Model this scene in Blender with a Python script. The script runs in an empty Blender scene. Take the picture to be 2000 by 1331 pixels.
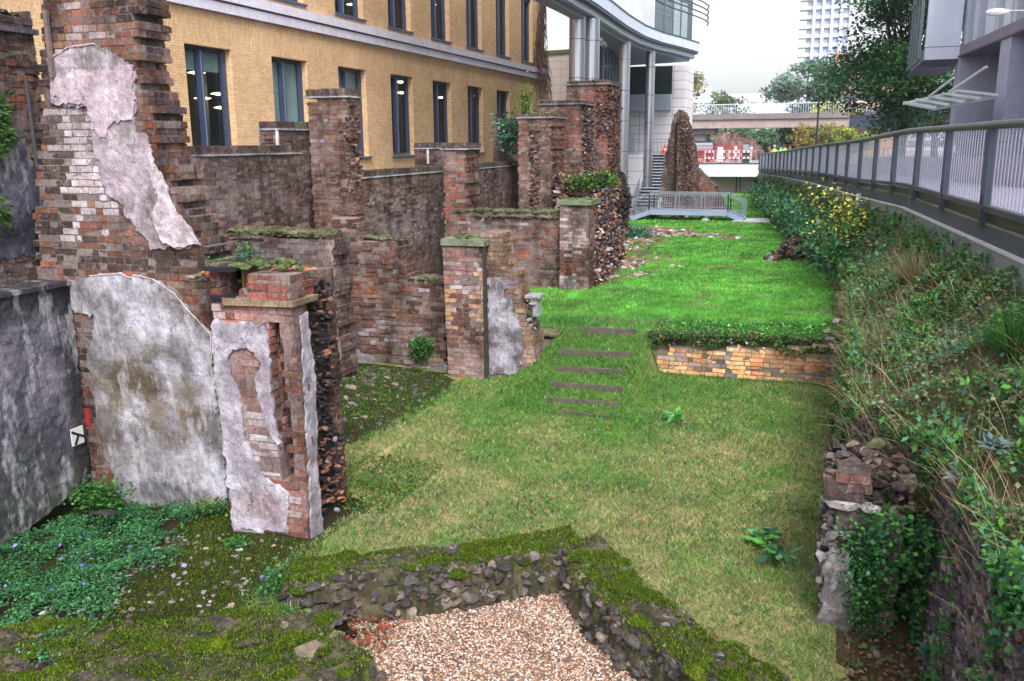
import bpy, math, random
import numpy as np
from mathutils import Vector, noise, Matrix
from mathutils.geometry import delaunay_2d_cdt
rng = np.random.default_rng(7); random.seed(7)
scene = bpy.context.scene
COL = scene.collection
# ---------------------------------------------------------------- camera
FPX = 1726.; PITCH = math.radians(12.63); ROLL = math.radians(0.45); YAW = math.radians(19.4)
EYE = np.array([0., 0., 3.8])
_f = np.array([-math.sin(YAW)*math.cos(PITCH), math.cos(YAW)*math.cos(PITCH), -math.sin(PITCH)])
_r0 = np.array([math.cos(YAW), math.sin(YAW), 0.]); _u0 = np.cross(_r0, _f)
_r = _r0*math.cos(ROLL)-_u0*math.sin(ROLL); _u = _u0*math.cos(ROLL)+_r0*math.sin(ROLL)
cd = bpy.data.cameras.new('camera'); cam = bpy.data.objects.new('camera', cd); COL.objects.link(cam)
cd.sensor_width = 36.; cd.lens = FPX/2000*36.; cd.clip_start = .05; cd.clip_end = 3000.
cam.matrix_world = Matrix(((_r[0], _u[0], -_f[0], 0), (_r[1], _u[1], -_f[1], 0), (_r[2], _u[2], -_f[2], EYE[2]), (0, 0, 0, 1)))
scene.camera = cam
# ---------------------------------------------------------------- sky, sun, exposure
W = bpy.data.worlds.new("World"); scene.world = W; W.use_nodes = True
nt = W.node_tree; nt.nodes.clear()
sky = nt.nodes.new('ShaderNodeTexSky'); sky.sky_type = 'NISHITA'; sky.sun_disc = False
sky.sun_elevation = math.radians(48); sky.sun_rotation = math.radians(150); sky.air_density = 1.; sky.dust_density = 3.; sky.altitude = 20
hs = nt.nodes.new('ShaderNodeHueSaturation'); hs.inputs['Saturation'].default_value = .22
bg = nt.nodes.new('ShaderNodeBackground'); bg.inputs['Strength'].default_value = .15
wo = nt.nodes.new('ShaderNodeOutputWorld')
nt.links.new(sky.outputs[0], hs.inputs['Color']); nt.links.new(hs.outputs[0], bg.inputs[0]); nt.links.new(bg.outputs[0], wo.inputs[0])
sl = bpy.data.lights.new('sun', 'SUN'); sl.energy = 1.5; sl.angle = math.radians(22); sl.color = (1., .97, .92)
so = bpy.data.objects.new('sun', sl); COL.objects.link(so)
_az = math.radians(150); _el = math.radians(48)
sd = Vector((math.sin(_az)*math.cos(_el), math.cos(_az)*math.cos(_el), math.sin(_el)))
so.rotation_euler = sd.to_track_quat('Z', 'Y').to_euler()
vs = scene.view_settings; scene.display_settings.display_device = 'sRGB'
vs.view_transform = 'Standard'; vs.look = 'None'; vs.exposure = 1.08; vs.gamma = 1.; vs.use_curve_mapping = False
scene.cycles.max_bounces = 6; scene.cycles.diffuse_bounces = 2; scene.cycles.transparent_max_bounces = 12
# ---------------------------------------------------------------- geometry of the view (used to measure points of the place)
def pw(px, py, x=None, y=None, z=None):
    d = _f*FPX+_r*(px-1000)+_u*(665.5-py)
    if x is not None: t = (x-EYE[0])/d[0]
    elif y is not None: t = (y-EYE[1])/d[1]
    else: t = (z-EYE[2])/d[2]
    return EYE+d*t
def L(*c):  # srgb 0-255 -> linear
    return np.array([((v/255+.055)/1.055)**2.4 if v > 10 else v/255/12.92 for v in c])
def nz(a, b, s=1., k=0.): return noise.noise(Vector((a*s, b*s, k*7.31+.5)))
def fbm(a, b, s=1., k=0., o=4):
    r = 0; w = 1.; t = 0
    for i in range(o):
        r += w*noise.noise(Vector((a*s, b*s, k*7.31+i*3.7))); t += w; w *= .5; s *= 2.1
    return r/t
# ---------------------------------------------------------------- object helpers
def tag(o, label=None, cat=None, group=None, kind=None):
    if label: o['label'] = label
    if cat: o['category'] = cat
    if group: o['group'] = group
    if kind: o['kind'] = kind
    return o
def empty(name, loc=(0, 0, 0), label=None, cat=None, group=None):
    o = bpy.data.objects.new(name, None); o.location = loc; o.empty_display_size = .2; COL.objects.link(o)
    return tag(o, label, cat, group)
class MB:
    def __init__(s): s.v = []; s.f = []; s.c = []; s.m = []; s.n = 0
    def add(s, v, f, col=(.5, .5, .5), mi=0):
        v = np.asarray(v, float).reshape(-1, 3); f = np.asarray(f, int)
        if len(f) == 0: return
        s.v.append(v); s.f.append(f+s.n); s.n += len(v)
        c = np.asarray(col, float)
        if c.ndim == 1: c = np.tile(c, (len(f), 1))
        s.c.append(c); s.m.append(np.full(len(f), mi))
    def box(s, x0, x1, y0, y1, z0, z1, col=(.5, .5, .5), mi=0, jit=0.):
        v = np.array([(x, y, z) for z in (z0, z1) for y in (y0, y1) for x in (x0, x1)], float)
        if jit: v += rng.uniform(-jit, jit, v.shape)
        s.add(v, BOXF, col, mi)
    def bar(s, a, b, w, h, col=(.5, .5, .5), mi=0, up=(0, 0, 1)):
        a = np.array(a, float); b = np.array(b, float); d = b-a; d /= np.linalg.norm(d)
        sd_ = np.cross(d, up)
        if np.linalg.norm(sd_) < 1e-4: sd_ = np.cross(d, (0, 1, 0))
        sd_ /= np.linalg.norm(sd_); n = np.cross(sd_, d)
        v = [p+sd_*w/2*i+n*h/2*j for p in (a, b) for j in (-1, 1) for i in (-1, 1)]
        s.add(v, BOXF, col, mi)
    def tube(s, pts, r, col=(.5, .5, .5), k=8, mi=0, cap=True):
        pts = [np.array(p, float) for p in pts]; n = len(pts); rr = r if hasattr(r, '__len__') else [r]*n; vs_ = []
        for i, p in enumerate(pts):
            d = pts[min(i+1, n-1)]-pts[max(i-1, 0)]; d /= np.linalg.norm(d)+1e-9
            a = np.cross(d, (0, 0, 1.) if abs(d[2]) < .9 else (1., 0, 0)); a /= np.linalg.norm(a); b = np.cross(d, a)
            for j in range(k):
                t = 2*math.pi*j/k; vs_.append(p+(a*math.cos(t)+b*math.sin(t))*rr[i])
        f = [(i*k+j, i*k+(j+1) % k, (i+1)*k+(j+1) % k, (i+1)*k+j) for i in range(n-1) for j in range(k)]
        s.add(vs_, f, col, mi)
        if cap:
            for base, p in ((0, pts[0]), ((n-1)*k, pts[-1])):
                vv = [vs_[base+j] for j in range(k)]+[p]
                s.add(vv, [(j, (j+1) % k, k) for j in range(k)], col, mi)
    def build(s, name, mats, parent=None, smooth=False, loc=None):
        me = bpy.data.meshes.new(name)
        if s.v:
            v = np.concatenate(s.v)
            if loc is not None: v = v-np.asarray(loc)
            lens = np.concatenate([np.full(len(f), f.shape[1]) for f in s.f])
            loops = np.concatenate([f.ravel() for f in s.f])
            me.vertices.add(len(v)); me.vertices.foreach_set('co', v.ravel().astype(np.float32))
            me.loops.add(len(loops)); me.loops.foreach_set('vertex_index', loops.astype(np.int32))
            me.polygons.add(len(lens)); st = np.concatenate([[0], np.cumsum(lens)[:-1]])
            me.polygons.foreach_set('loop_start', st.astype(np.int32))
            me.polygons.foreach_set('material_index', np.concatenate(s.m).astype(np.int32))
            if smooth: me.polygons.foreach_set('use_smooth', np.ones(len(lens), bool))
            else: me.polygons.foreach_set('use_smooth', np.zeros(len(lens), bool))
            me.update(calc_edges=True)
            at = me.attributes.new('Col', 'FLOAT_COLOR', 'FACE')
            c = np.concatenate(s.c); c = np.concatenate([np.clip(c, 0, 1), np.ones((len(c), 1))], 1)
            at.data.foreach_set('color', c.ravel().astype(np.float32))
        for m in (mats if isinstance(mats, (list, tuple)) else [mats]): me.materials.append(m)
        o = bpy.data.objects.new(name, me); COL.objects.link(o)
        if parent is not None:
            o.parent = parent
            if loc is None: o.matrix_parent_inverse = Matrix.Translation(Vector(parent.location)).inverted() if parent.parent is None else Matrix.Identity(4)
        if loc is not None: o.location = loc
        return o
BOXF = np.array([(0, 2, 3, 1), (4, 5, 7, 6), (0, 1, 5, 4), (2, 6, 7, 3), (0, 4, 6, 2), (1, 3, 7, 5)])
_bm = None
def ico(n=1):
    import bmesh
    b = bmesh.new(); bmesh.ops.create_icosphere(b, subdivisions=n, radius=1.)
    v = np.array([tuple(x.co) for x in b.verts]); f = np.array([[q.index for q in x.verts] for x in b.faces]); b.free(); return v, f
ICO1 = ico(1); ICO2 = ico(2); ICO3 = ico(3)
def rocks(mb, cs, size, cols, flat=.7, lod=ICO2, rotz=True, rough=.28):
    """angular stones: spheres cut by random planes"""
    for c, s_, col in zip(cs, size, cols):
        v = lod[0].copy()
        for k in range(10):
            n = rng.normal(size=3); n /= np.linalg.norm(n); d = rng.uniform(.3, .75)
            e = v@n-d; v -= np.where(e > 0, e, 0)[:, None]*n
        v *= 1+rng.normal(0, rough*.1, (len(v), 1))
        s3 = np.asarray(s_)*np.array([rng.uniform(.8, 1.3), rng.uniform(.7, 1.1), flat*rng.uniform(.7, 1.2)]) if np.ndim(s_) == 0 else np.asarray(s_)
        v *= s3; a = rng.uniform(0, 6.28); ca, sa = math.cos(a), math.sin(a); t = rng.normal(0, .25)
        v = v@np.array([[1, 0, 0], [0, math.cos(t), -math.sin(t)], [0, math.sin(t), math.cos(t)]])
        if rotz: v = v@np.array([[ca, sa, 0], [-sa, ca, 0], [0, 0, 1]])
        cc = np.asarray(col)*rng.uniform(.8, 1.2, (len(lod[1]), 1))
        mb.add(v+c, lod[1], cc)
# ---------------------------------------------------------------- materials
MATS = {}
def _nodes(name):
    m = bpy.data.materials.new(name); m.use_nodes = True; t = m.node_tree; t.nodes.clear()
    o = t.nodes.new('ShaderNodeOutputMaterial'); p = t.nodes.new('ShaderNodeBsdfPrincipled'); t.links.new(p.outputs[0], o.inputs[0])
    MATS[name] = m; return m, t, p, o
def ns(t, scale, detail=4., rough=.6, src=None, stretch=None):
    n = t.nodes.new('ShaderNodeTexNoise'); n.inputs['Scale'].default_value = scale; n.inputs['Detail'].default_value = detail; n.inputs['Roughness'].default_value = rough
    g = t.nodes.new('ShaderNodeNewGeometry'); v = g.outputs['Position']
    if stretch:
        mp = t.nodes.new('ShaderNodeMapping'); mp.inputs['Scale'].default_value = stretch; t.links.new(v, mp.inputs[0]); v = mp.outputs[0]
    t.links.new(v, n.inputs['Vector']); return n.outputs['Fac']
def ramp(t, fac, stops):
    r = t.nodes.new('ShaderNodeValToRGB'); e = r.color_ramp.elements
    while len(e) < len(stops): e.new(.5)
    for q, (p, c) in zip(e, stops): q.position = p; q.color = (*c, 1) if len(c) == 3 else c
    t.links.new(fac, r.inputs[0]); return r.outputs[0]
def mixc(t, fac, a, b, mode='MIX'):
    m = t.nodes.new('ShaderNodeMix'); m.data_type = 'RGBA'; m.blend_type = mode
    for s_, v in ((m.inputs[0], fac), (m.inputs[6], a), (m.inputs[7], b)):
        if isinstance(v, (int, float)): s_.default_value = v
        elif isinstance(v, (tuple, list, np.ndarray)): s_.default_value = (*v[:3], 1)
        else: t.links.new(v, s_)
    return m.outputs[2]
def bump(t, p, h, strength=.5, dist=.02):
    b = t.nodes.new('ShaderNodeBump'); b.inputs['Strength'].default_value = strength; b.inputs['Distance'].default_value = dist
    t.links.new(h, b.inputs['Height']); t.links.new(b.outputs[0], p.inputs['Normal'])
def attr(t):
    a = t.nodes.new('ShaderNodeAttribute'); a.attribute_name = 'Col'; return a.outputs['Color']
def gmul(t, fac, lo, hi): return ramp(t, fac, [(.3, (lo,)*3), (.7, (hi,)*3)])
def m_attr(name, rough=.9, s1=25., s2=4., amp=.35, bstr=.6, bdist=.01, spec=.3, transl=0.):
    """surface whose own colour is the face colour, broken up by fine grain and blotches"""
    m, t, p, o = _nodes(name); c = attr(t)
    c = mixc(t, 1., c, gmul(t, ns(t, s1, 6, .7), 1-amp, 1+amp), 'MULTIPLY')
    c = mixc(t, 1., c, gmul(t, ns(t, s2, 3, .6), 1-amp*.7, 1+amp*.7), 'MULTIPLY')
    t.links.new(c, p.inputs['Base Color']); p.inputs['Roughness'].default_value = rough; p.inputs['Specular IOR Level'].default_value = spec
    if bstr: bump(t, p, ns(t, s1*1.6, 8, .75), bstr, bdist)
    if transl:
        tr_ = t.nodes.new('ShaderNodeBsdfTranslucent'); t.links.new(c, tr_.inputs[0]); mx = t.nodes.new('ShaderNodeMixShader'); mx.inputs[0].default_value = transl
        t.links.new(p.outputs[0], mx.inputs[1]); t.links.new(tr_.outputs[0], mx.inputs[2]); t.links.new(mx.outputs[0], o.inputs[0])
    return m
def m_plain(name, col, rough=.6, metal=0., amp=.12, s1=6., bstr=0., spec=.5):
    m, t, p, o = _nodes(name)
    c = mixc(t, 1., tuple(col), gmul(t, ns(t, s1, 5, .65), 1-amp, 1+amp), 'MULTIPLY')
    t.links.new(c, p.inputs['Base Color']); p.inputs['Roughness'].default_value = rough; p.inputs['Metallic'].default_value = metal; p.inputs['Specular IOR Level'].default_value = spec
    if bstr: bump(t, p, ns(t, s1*4, 6, .7), bstr, .01)
    return m
def m_mason():
    m, t, p, o = _nodes('old_masonry'); c = attr(t)
    c = mixc(t, ramp(t, ns(t, 4.2, 8, .75), [(.38, (.1,)*3), (.62, (.47,)*3)]), c, mixc(t, ramp(t, ns(t, 1.7, 5, .6), [(.35, (0, 0, 0)), (.65, (1, 1, 1))]), tuple(L(78, 56, 52)), tuple(L(132, 112, 108))))
    c = mixc(t, 1., c, gmul(t, ns(t, 30., 8, .8), .35, 1.65), 'MULTIPLY')
    c = mixc(t, 1., c, gmul(t, ns(t, 1.6, 4, .65), .6, 1.35), 'MULTIPLY')
    c = mixc(t, ramp(t, ns(t, 13., 9, .82), [(.54, (0, 0, 0)), (.67, (.7,)*3)]), c, tuple(L(178, 166, 166)))
    c = mixc(t, ramp(t, ns(t, 6.5, 8, .8), [(.58, (0, 0, 0)), (.7, (.8,)*3)]), c, tuple(L(52, 44, 44)))
    c = mixc(t, ramp(t, ns(t, 3.1, 5, .7), [(.62, (0, 0, 0)), (.75, (.4,)*3)]), c, tuple(L(92, 94, 58)))
    c = mixc(t, 1., c, ramp(t, ns(t, 2.4, 7, .7, stretch=(1, 1, .22)), [(.36, (.42,)*3), (.52, (1.05,)*3)]), 'MULTIPLY')
    t.links.new(c, p.inputs['Base Color']); p.inputs['Roughness'].default_value = .93; p.inputs['Specular IOR Level'].default_value = .2
    bump(t, p, ns(t, 45., 9, .8), .9, .012); return m
M_MASON = m_mason()
M_STONE = m_attr('rubble_stone', amp=.4, s1=18., s2=5., rough=.85)
M_LEAF = m_attr('leaves', amp=.15, s1=9., s2=2.5, bstr=0, rough=.55, transl=.3, spec=.3)
M_GRASS = m_attr('grass_blades', amp=.25, s1=8., s2=1.6, bstr=0, rough=.6, transl=.3, spec=.2)
M_BARK = m_attr('bark', amp=.3, s1=14., s2=3.)
M_PAINT = m_attr('painted_surface', amp=.08, s1=5., s2=1.5, bstr=.05, rough=.45, spec=.5)
M_PLAIN = m_attr('matt_surface', amp=.12, s1=5., s2=1.2, bstr=.1, rough=.8, spec=.3)
M_STEEL = m_plain('brushed_steel', L(185, 190, 200), .33, .85, .08)
M_DARKMETAL = m_plain('dark_grey_metal', L(58, 66, 80), .5, .3, .25, 5.)
M_SKIN = m_attr('skin', amp=.05, bstr=0, rough=.5)
def m_plaster():
    m, t, p, o = _nodes('weathered_plaster'); c = attr(t)
    c = mixc(t, 1., c, gmul(t, ns(t, 9., 8, .75), .48, 1.4), 'MULTIPLY')
    st = ns(t, 5., 6, .72, stretch=(1, 1, .35))
    c = mixc(t, ramp(t, st, [(.53, (0, 0, 0)), (.62, (1, 1, 1))]), c, mixc(t, .33, c, tuple(L(215, 212, 222))))
    vo = t.nodes.new('ShaderNodeTexVoronoi'); vo.feature = 'DISTANCE_TO_EDGE'; vo.inputs['Scale'].default_value = 2.6
    gg = t.nodes.new('ShaderNodeNewGeometry'); nn_ = t.nodes.new('ShaderNodeTexNoise'); nn_.inputs['Scale'].default_value = 5.; nn_.inputs['Detail'].default_value = 6
    t.links.new(gg.outputs['Position'], nn_.inputs['Vector']); va = t.nodes.new('ShaderNodeVectorMath'); va.operation = 'MULTIPLY_ADD'; va.inputs[1].default_value = (.3, .3, .3); t.links.new(nn_.outputs['Color'], va.inputs[0]); t.links.new(gg.outputs['Position'], va.inputs[2]); t.links.new(va.outputs[0], vo.inputs['Vector'])
    ck = ramp(t, vo.outputs[0], [(.0, (.25,)*3), (.012, (1,)*3)]); c = mixc(t, ramp(t, ns(t, 1.3, 3, .6), [(.5, (0, 0, 0)), (.56, (1, 1, 1))]), c, mixc(t, 1., c, ck, 'MULTIPLY'))
    fk = ns(t, 7.5, 9, .8); c = mixc(t, ramp(t, fk, [(.615, (0, 0, 0)), (.64, (1, 1, 1))]), c, mixc(t, 1., c, (.42, .36, .36), 'MULTIPLY'))
    sp = ns(t, 60., 4, .7); c = mixc(t, 1., c, ramp(t, sp, [(.32, (.35,)*3), (.45, (1,)*3)]), 'MULTIPLY')
    t.links.new(c, p.inputs['Base Color']); p.inputs['Roughness'].default_value = .92; p.inputs['Specular IOR Level'].default_value = .2
    bump(t, p, ns(t, 14., 9, .7), .8, .02); return m
M_PLASTER = m_plaster()
def m_glass(name, tint=(.02, .03, .04), gl=.35, rough=.05):
    m, t, p, o = _nodes(name)
    p.inputs['Base Color'].default_value = (*tint, 1); p.inputs['Roughness'].default_value = rough; p.inputs['Specular IOR Level'].default_value = .8
    tr_ = t.nodes.new('ShaderNodeBsdfTransparent'); tr_.inputs[0].default_value = (.9, .95, .96, 1)
    mx = t.nodes.new('ShaderNodeMixShader'); mx.inputs[0].default_value = gl
    t.links.new(tr_.outputs[0], mx.inputs[1]); t.links.new(p.outputs[0], mx.inputs[2]); t.links.new(mx.outputs[0], o.inputs[0]); return m
M_GLASS = m_glass('window_glass', gl=.22)
M_GLASSPALE = m_glass('pale_glass', (.25, .33, .36), .45)
def m_emit(name, col, s):
    m, t, p, o = _nodes(name); p.inputs['Base Color'].default_value = (*col, 1); p.inputs['Emission Color'].default_value = (*col, 1); p.inputs['Emission Strength'].default_value = s; return m
M_LAMP = m_emit('lit_lamp', (1, .82, .5), 6.)
def m_facade():
    """pale stock brick; courses come from the brick texture in wall coordinates; soldier courses above the window heads"""
    m, t, p, o = _nodes('tan_stock_brick')
    g = t.nodes.new('ShaderNodeNewGeometry'); sx = t.nodes.new('ShaderNodeSeparateXYZ'); t.links.new(g.outputs['Position'], sx.inputs[0])
    def bt(a, b, w, h):
        cx = t.nodes.new('ShaderNodeCombineXYZ'); t.links.new(a, cx.inputs[0]); t.links.new(b, cx.inputs[1])
        b_ = t.nodes.new('ShaderNodeTexBrick'); t.links.new(cx.outputs[0], b_.inputs['Vector'])
        b_.inputs['Scale'].default_value = 1.; b_.inputs['Brick Width'].default_value = w; b_.inputs['Row Height'].default_value = h; b_.inputs['Mortar Size'].default_value = .006; b_.inputs['Bias'].default_value = 0.
        b_.inputs['Color1'].default_value = (*L(230, 194, 154), 1); b_.inputs['Color2'].default_value = (*L(212, 172, 132), 1); b_.inputs['Mortar'].default_value = (*L(170, 142, 112), 1)
        return b_
    ad = t.nodes.new('ShaderNodeMath'); t.links.new(sx.outputs[0], ad.inputs[0]); t.links.new(sx.outputs[1], ad.inputs[1])
    a = bt(ad.outputs[0], sx.outputs[2], .225, .075); b = bt(sx.outputs[2], ad.outputs[0], .225, .075)
    mt = t.nodes.new('ShaderNodeMath'); mt.operation = 'GREATER_THAN'; mt.inputs[1].default_value = 6.78; t.links.new(sx.outputs[2], mt.inputs[0])
    m2 = t.nodes.new('ShaderNodeMath'); m2.operation = 'LESS_THAN'; m2.inputs[1].default_value = 8.; t.links.new(sx.outputs[2], m2.inputs[0])
    m3 = t.nodes.new('ShaderNodeMath'); m3.operation = 'MULTIPLY'; t.links.new(mt.outputs[0], m3.inputs[0]); t.links.new(m2.outputs[0], m3.inputs[1])
    c = mixc(t, m3.outputs[0], a.outputs[0], b.outputs[0])
    c = mixc(t, 1., c, gmul(t, ns(t, .6, 5, .7), .82, 1.15), 'MULTIPLY'); c = mixc(t, 1., c, gmul(t, ns(t, 14., 3, .7), .85, 1.15), 'MULTIPLY')
    t.links.new(c, p.inputs['Base Color']); p.inputs['Roughness'].default_value = .9; p.inputs['Specular IOR Level'].default_value = .2
    bump(t, p, a.outputs['Fac'], -.3, .01); return m
M_FACADE = m_facade()
def m_panel(name, base, joint, w, h, ox=0., oz=0., rough=.6, amp=.06):
    m, t, p, o = _nodes(name)
    g = t.nodes.new('ShaderNodeNewGeometry'); sx = t.nodes.new('ShaderNodeSeparateXYZ'); t.links.new(g.outputs['Position'], sx.inputs[0])
    ad = t.nodes.new('ShaderNodeMath'); t.links.new(sx.outputs[0], ad.inputs[0]); t.links.new(sx.outputs[1], ad.inputs[1])
    cx = t.nodes.new('ShaderNodeCombineXYZ'); t.links.new(ad.outputs[0], cx.inputs[0]); t.links.new(sx.outputs[2], cx.inputs[1])
    mp = t.nodes.new('ShaderNodeMapping'); mp.inputs['Location'].default_value = (ox, oz, 0); t.links.new(cx.outputs[0], mp.inputs[0])
    b = t.nodes.new('ShaderNodeTexBrick'); t.links.new(mp.outputs[0], b.inputs['Vector']); b.offset = .0
    b.inputs['Scale'].default_value = 1.; b.inputs['Brick Width'].default_value = w; b.inputs['Row Height'].default_value = h; b.inputs['Mortar Size'].default_value = .018
    b.inputs['Color1'].default_value = (*base, 1); b.inputs['Color2'].default_value = (*(np.array(base)*.94), 1); b.inputs['Mortar'].default_value = (*joint, 1)
    c = mixc(t, 1., b.outputs[0], gmul(t, ns(t, 1.2, 5, .6), 1-amp, 1+amp), 'MULTIPLY')
    t.links.new(c, p.inputs['Base Color']); p.inputs['Roughness'].default_value = rough; return m
M_PANEL = m_panel('pale_stone_panel', L(222, 216, 222), L(110, 110, 125), 2.4, .62)
M_PANELP = m_panel('pinkish_render', L(240, 224, 216), L(206, 184, 178), 1.8, .5)
M_PANELW = m_panel('white_cladding', L(214, 220, 232), L(140, 145, 160), 1.9, 4., rough=.4)
# ---------------------------------------------------------------- brickwork
def crossings(poly, z):
    xs = []
    for (a, b), (c, d) in zip(poly, poly[1:]+poly[:1]):
        if (b <= z) != (d <= z): xs.append(a+(z-b)/(d-b)*(c-a))
    return sorted(xs)
class Frame:
    """axis 'x': wall runs along x and faces -y; axis 'y': wall runs along y and faces +x; '-y': along y, faces -x"""
    def __init__(s, axis, at, lean=0.):
        s.at = at; s.axis = axis; s.lean = lean
    def w(s, P):
        P = np.asarray(P, float); o = np.empty_like(P); u, n, z = P[..., 0], P[..., 1], P[..., 2]
        if s.axis == 'x': o[..., 0] = u; o[..., 1] = s.at+n
        elif s.axis == 'y': o[..., 0] = s.at-n; o[..., 1] = u
        else: o[..., 0] = s.at+n; o[..., 1] = u
        o[..., 2] = z; return o
def bricks(mb, fr, poly, T, colfn, rag=.06, prc=.006, miss=.01, core=None, skip=None, course=.075, crumble=0., endp=None):
    core = L(128, 114, 108) if core is None else core*.8
    zs = [p[1] for p in poly]; z0 = min(zs); z1 = max(zs); k0 = math.floor(z0/course); k1 = math.ceil(z1/course)
    rows = []; cols = []
    def put(u0, u1, n0, n1, za, zb, c): rows.append((u0, u1, n0, n1, za, zb)); cols.append(c)
    for k in range(k0, k1):
        za = k*course; zb = za+course-.0115; zm = za+course/2
        xs = crossings(poly, min(max(zm, z0+1e-4), z1-1e-4))
        for a, b in zip(xs[::2], xs[1::2]):
            ra = rng.uniform(-rag, rag) if rag else 0; rb = rng.uniform(-rag, rag) if rag else 0
            a += ra; b += rb
            if b-a < .05: continue
            cc = core*rng.uniform(.85, 1.12); u0 = a+.012
            if skip:
                un = np.arange(a, b, .02); hit = [u for u in un if skip(u, zm)]
                if hit:
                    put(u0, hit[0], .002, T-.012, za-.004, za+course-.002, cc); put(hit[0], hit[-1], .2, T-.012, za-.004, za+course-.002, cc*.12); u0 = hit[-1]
            put(u0, b-.012, .002, T-.012, za-.004, za+course-.002, cc)
            for face in (0, 1):
                u = a; kk = 0; off = (k % 2)
                while u < b-.02:
                    ln = .215 if (kk+off) % 2 else .1025
                    if rng.random() < .08: ln *= rng.uniform(.6, 1.)
                    e = min(u+ln, b)
                    if b-e < .04: e = b
                    um = (u+e)/2
                    if (rng.random() > miss+crumble*max(0, nz(um, zm, 2.2, 5))) and not (skip and skip(um, zm)):
                        pr = rng.normal(0, prc); c = colfn(um, zm) if face == 0 else colfn(um+3, zm)
                        if face == 0: put(u, e-.0115, -abs(pr) if rng.random() < .7 else abs(pr)*.8, .1, za, zb, c)
                        else: put(u, e-.009, T-.1, T+abs(pr), za, zb, c)
                    u = e; kk += 1
            n = .105
            while n < T-.12:
                m = min(n+.21, T-.105)
                for u0, u1 in ((a-rng.uniform(-.02, .025), a+.1), (b-.1, b+rng.uniform(-.02, .025))):
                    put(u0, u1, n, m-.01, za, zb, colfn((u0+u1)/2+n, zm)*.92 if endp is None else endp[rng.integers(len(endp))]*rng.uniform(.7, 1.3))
                n = m
    R = np.array(rows); C = np.array(cols)
    idx = [(i, j, k_) for k_ in (4, 5) for j in (2, 3) for i in (0, 1)]
    V = np.stack([np.stack([R[:, i], R[:, j], R[:, k_]], -1) for i, j, k_ in idx], 1)
    V += rng.normal(0, .0022, V.shape)
    V = fr.w(V); N = len(R)
    F = (BOXF[None]+np.arange(N)[:, None, None]*8).reshape(-1, 4)
    Cc = np.repeat(C, 6, 0)
    mb.add(V.reshape(-1, 3), F, Cc)
def pal(*cs): return [L(*c) for c in cs]
P_BROWN = pal((118, 80, 66), (134, 94, 76), (104, 70, 64), (148, 106, 84), (92, 70, 68), (124, 86, 92), (140, 86, 62), (158, 122, 98), (84, 62, 58))
P_STOCK = pal((176, 138, 96), (158, 118, 82), (190, 152, 108), (140, 104, 78), (150, 110, 96), (126, 92, 76), (166, 120, 100))
P_YEL = pal((204, 166, 118), (214, 182, 132), (196, 150, 110), (214, 160, 126), (190, 176, 150), (206, 140, 110))
P_RED = pal((168, 84, 64), (184, 98, 72), (152, 74, 62), (196, 112, 84), (140, 70, 60), (170, 96, 84), (176, 88, 60))
P_DARK = pal((58, 48, 48), (70, 56, 54), (48, 44, 50), (84, 64, 58), (64, 52, 60), (40, 36, 40))
P_SOOT = pal((30, 28, 32), (38, 34, 38), (26, 26, 30), (46, 40, 42))
P_WHITE = pal((206, 198, 206), (222, 216, 222), (188, 178, 186), (200, 184, 184), (172, 158, 164), (214, 210, 220))
P_GREY = pal((128, 122, 130), (146, 138, 146), (112, 106, 112), (158, 150, 156), (100, 92, 98))
P_MOSS = pal((70, 84, 44), (84, 98, 50), (60, 72, 44), (92, 100, 62))
P_MIX = P_BROWN+P_BROWN+P_GREY[:2]+P_RED[:2]+P_DARK[:3]
LIME = L(186, 174, 178); FLR = L(50, 42, 41)
def colf(base, zones=(), seed=0, jit=.13, soot=.0, lime=1., gain=1.):
    """zones: (cu, cz, ru, rz, palette, strength)"""
    def f(u, z):
        p = base
        for (cu, cz, ru, rz, zp, s) in zones:
            d = 1-((u-cu)/ru)**2-((z-cz)/rz)**2
            if d > -.6 and rng.random() < s*min(1, max(0, .55+d*1.2+.9*nz(u, z, 2.6, seed+len(zp)))): p = zp
        c = lerp(p[rng.integers(len(p))], sum(p)/len(p), .5)*rng.uniform(1-jit, 1+jit); g = c.mean(); c = np.clip(g+(c-g)*1.14, 0, 1)*(.52+.4*min(1, c.sum()/1.3))*gain; c = np.maximum(c, FLR)
        q = fbm(u, z, 1.3, seed+20); c = lerp(c, LIME*rng.uniform(.7, 1.15), max(0, min(.4, q*1.4-.05))*lime)
        q = fbm(u, z, .8, seed+31); c = c*(1-.65*max(0, min(1, q*2.4)))
        if soot:
            q = max(0, min(1, .5+1.4*fbm(u, z, .9, seed+3))); c = c*(1-soot*q)
        return c
    return f
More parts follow.
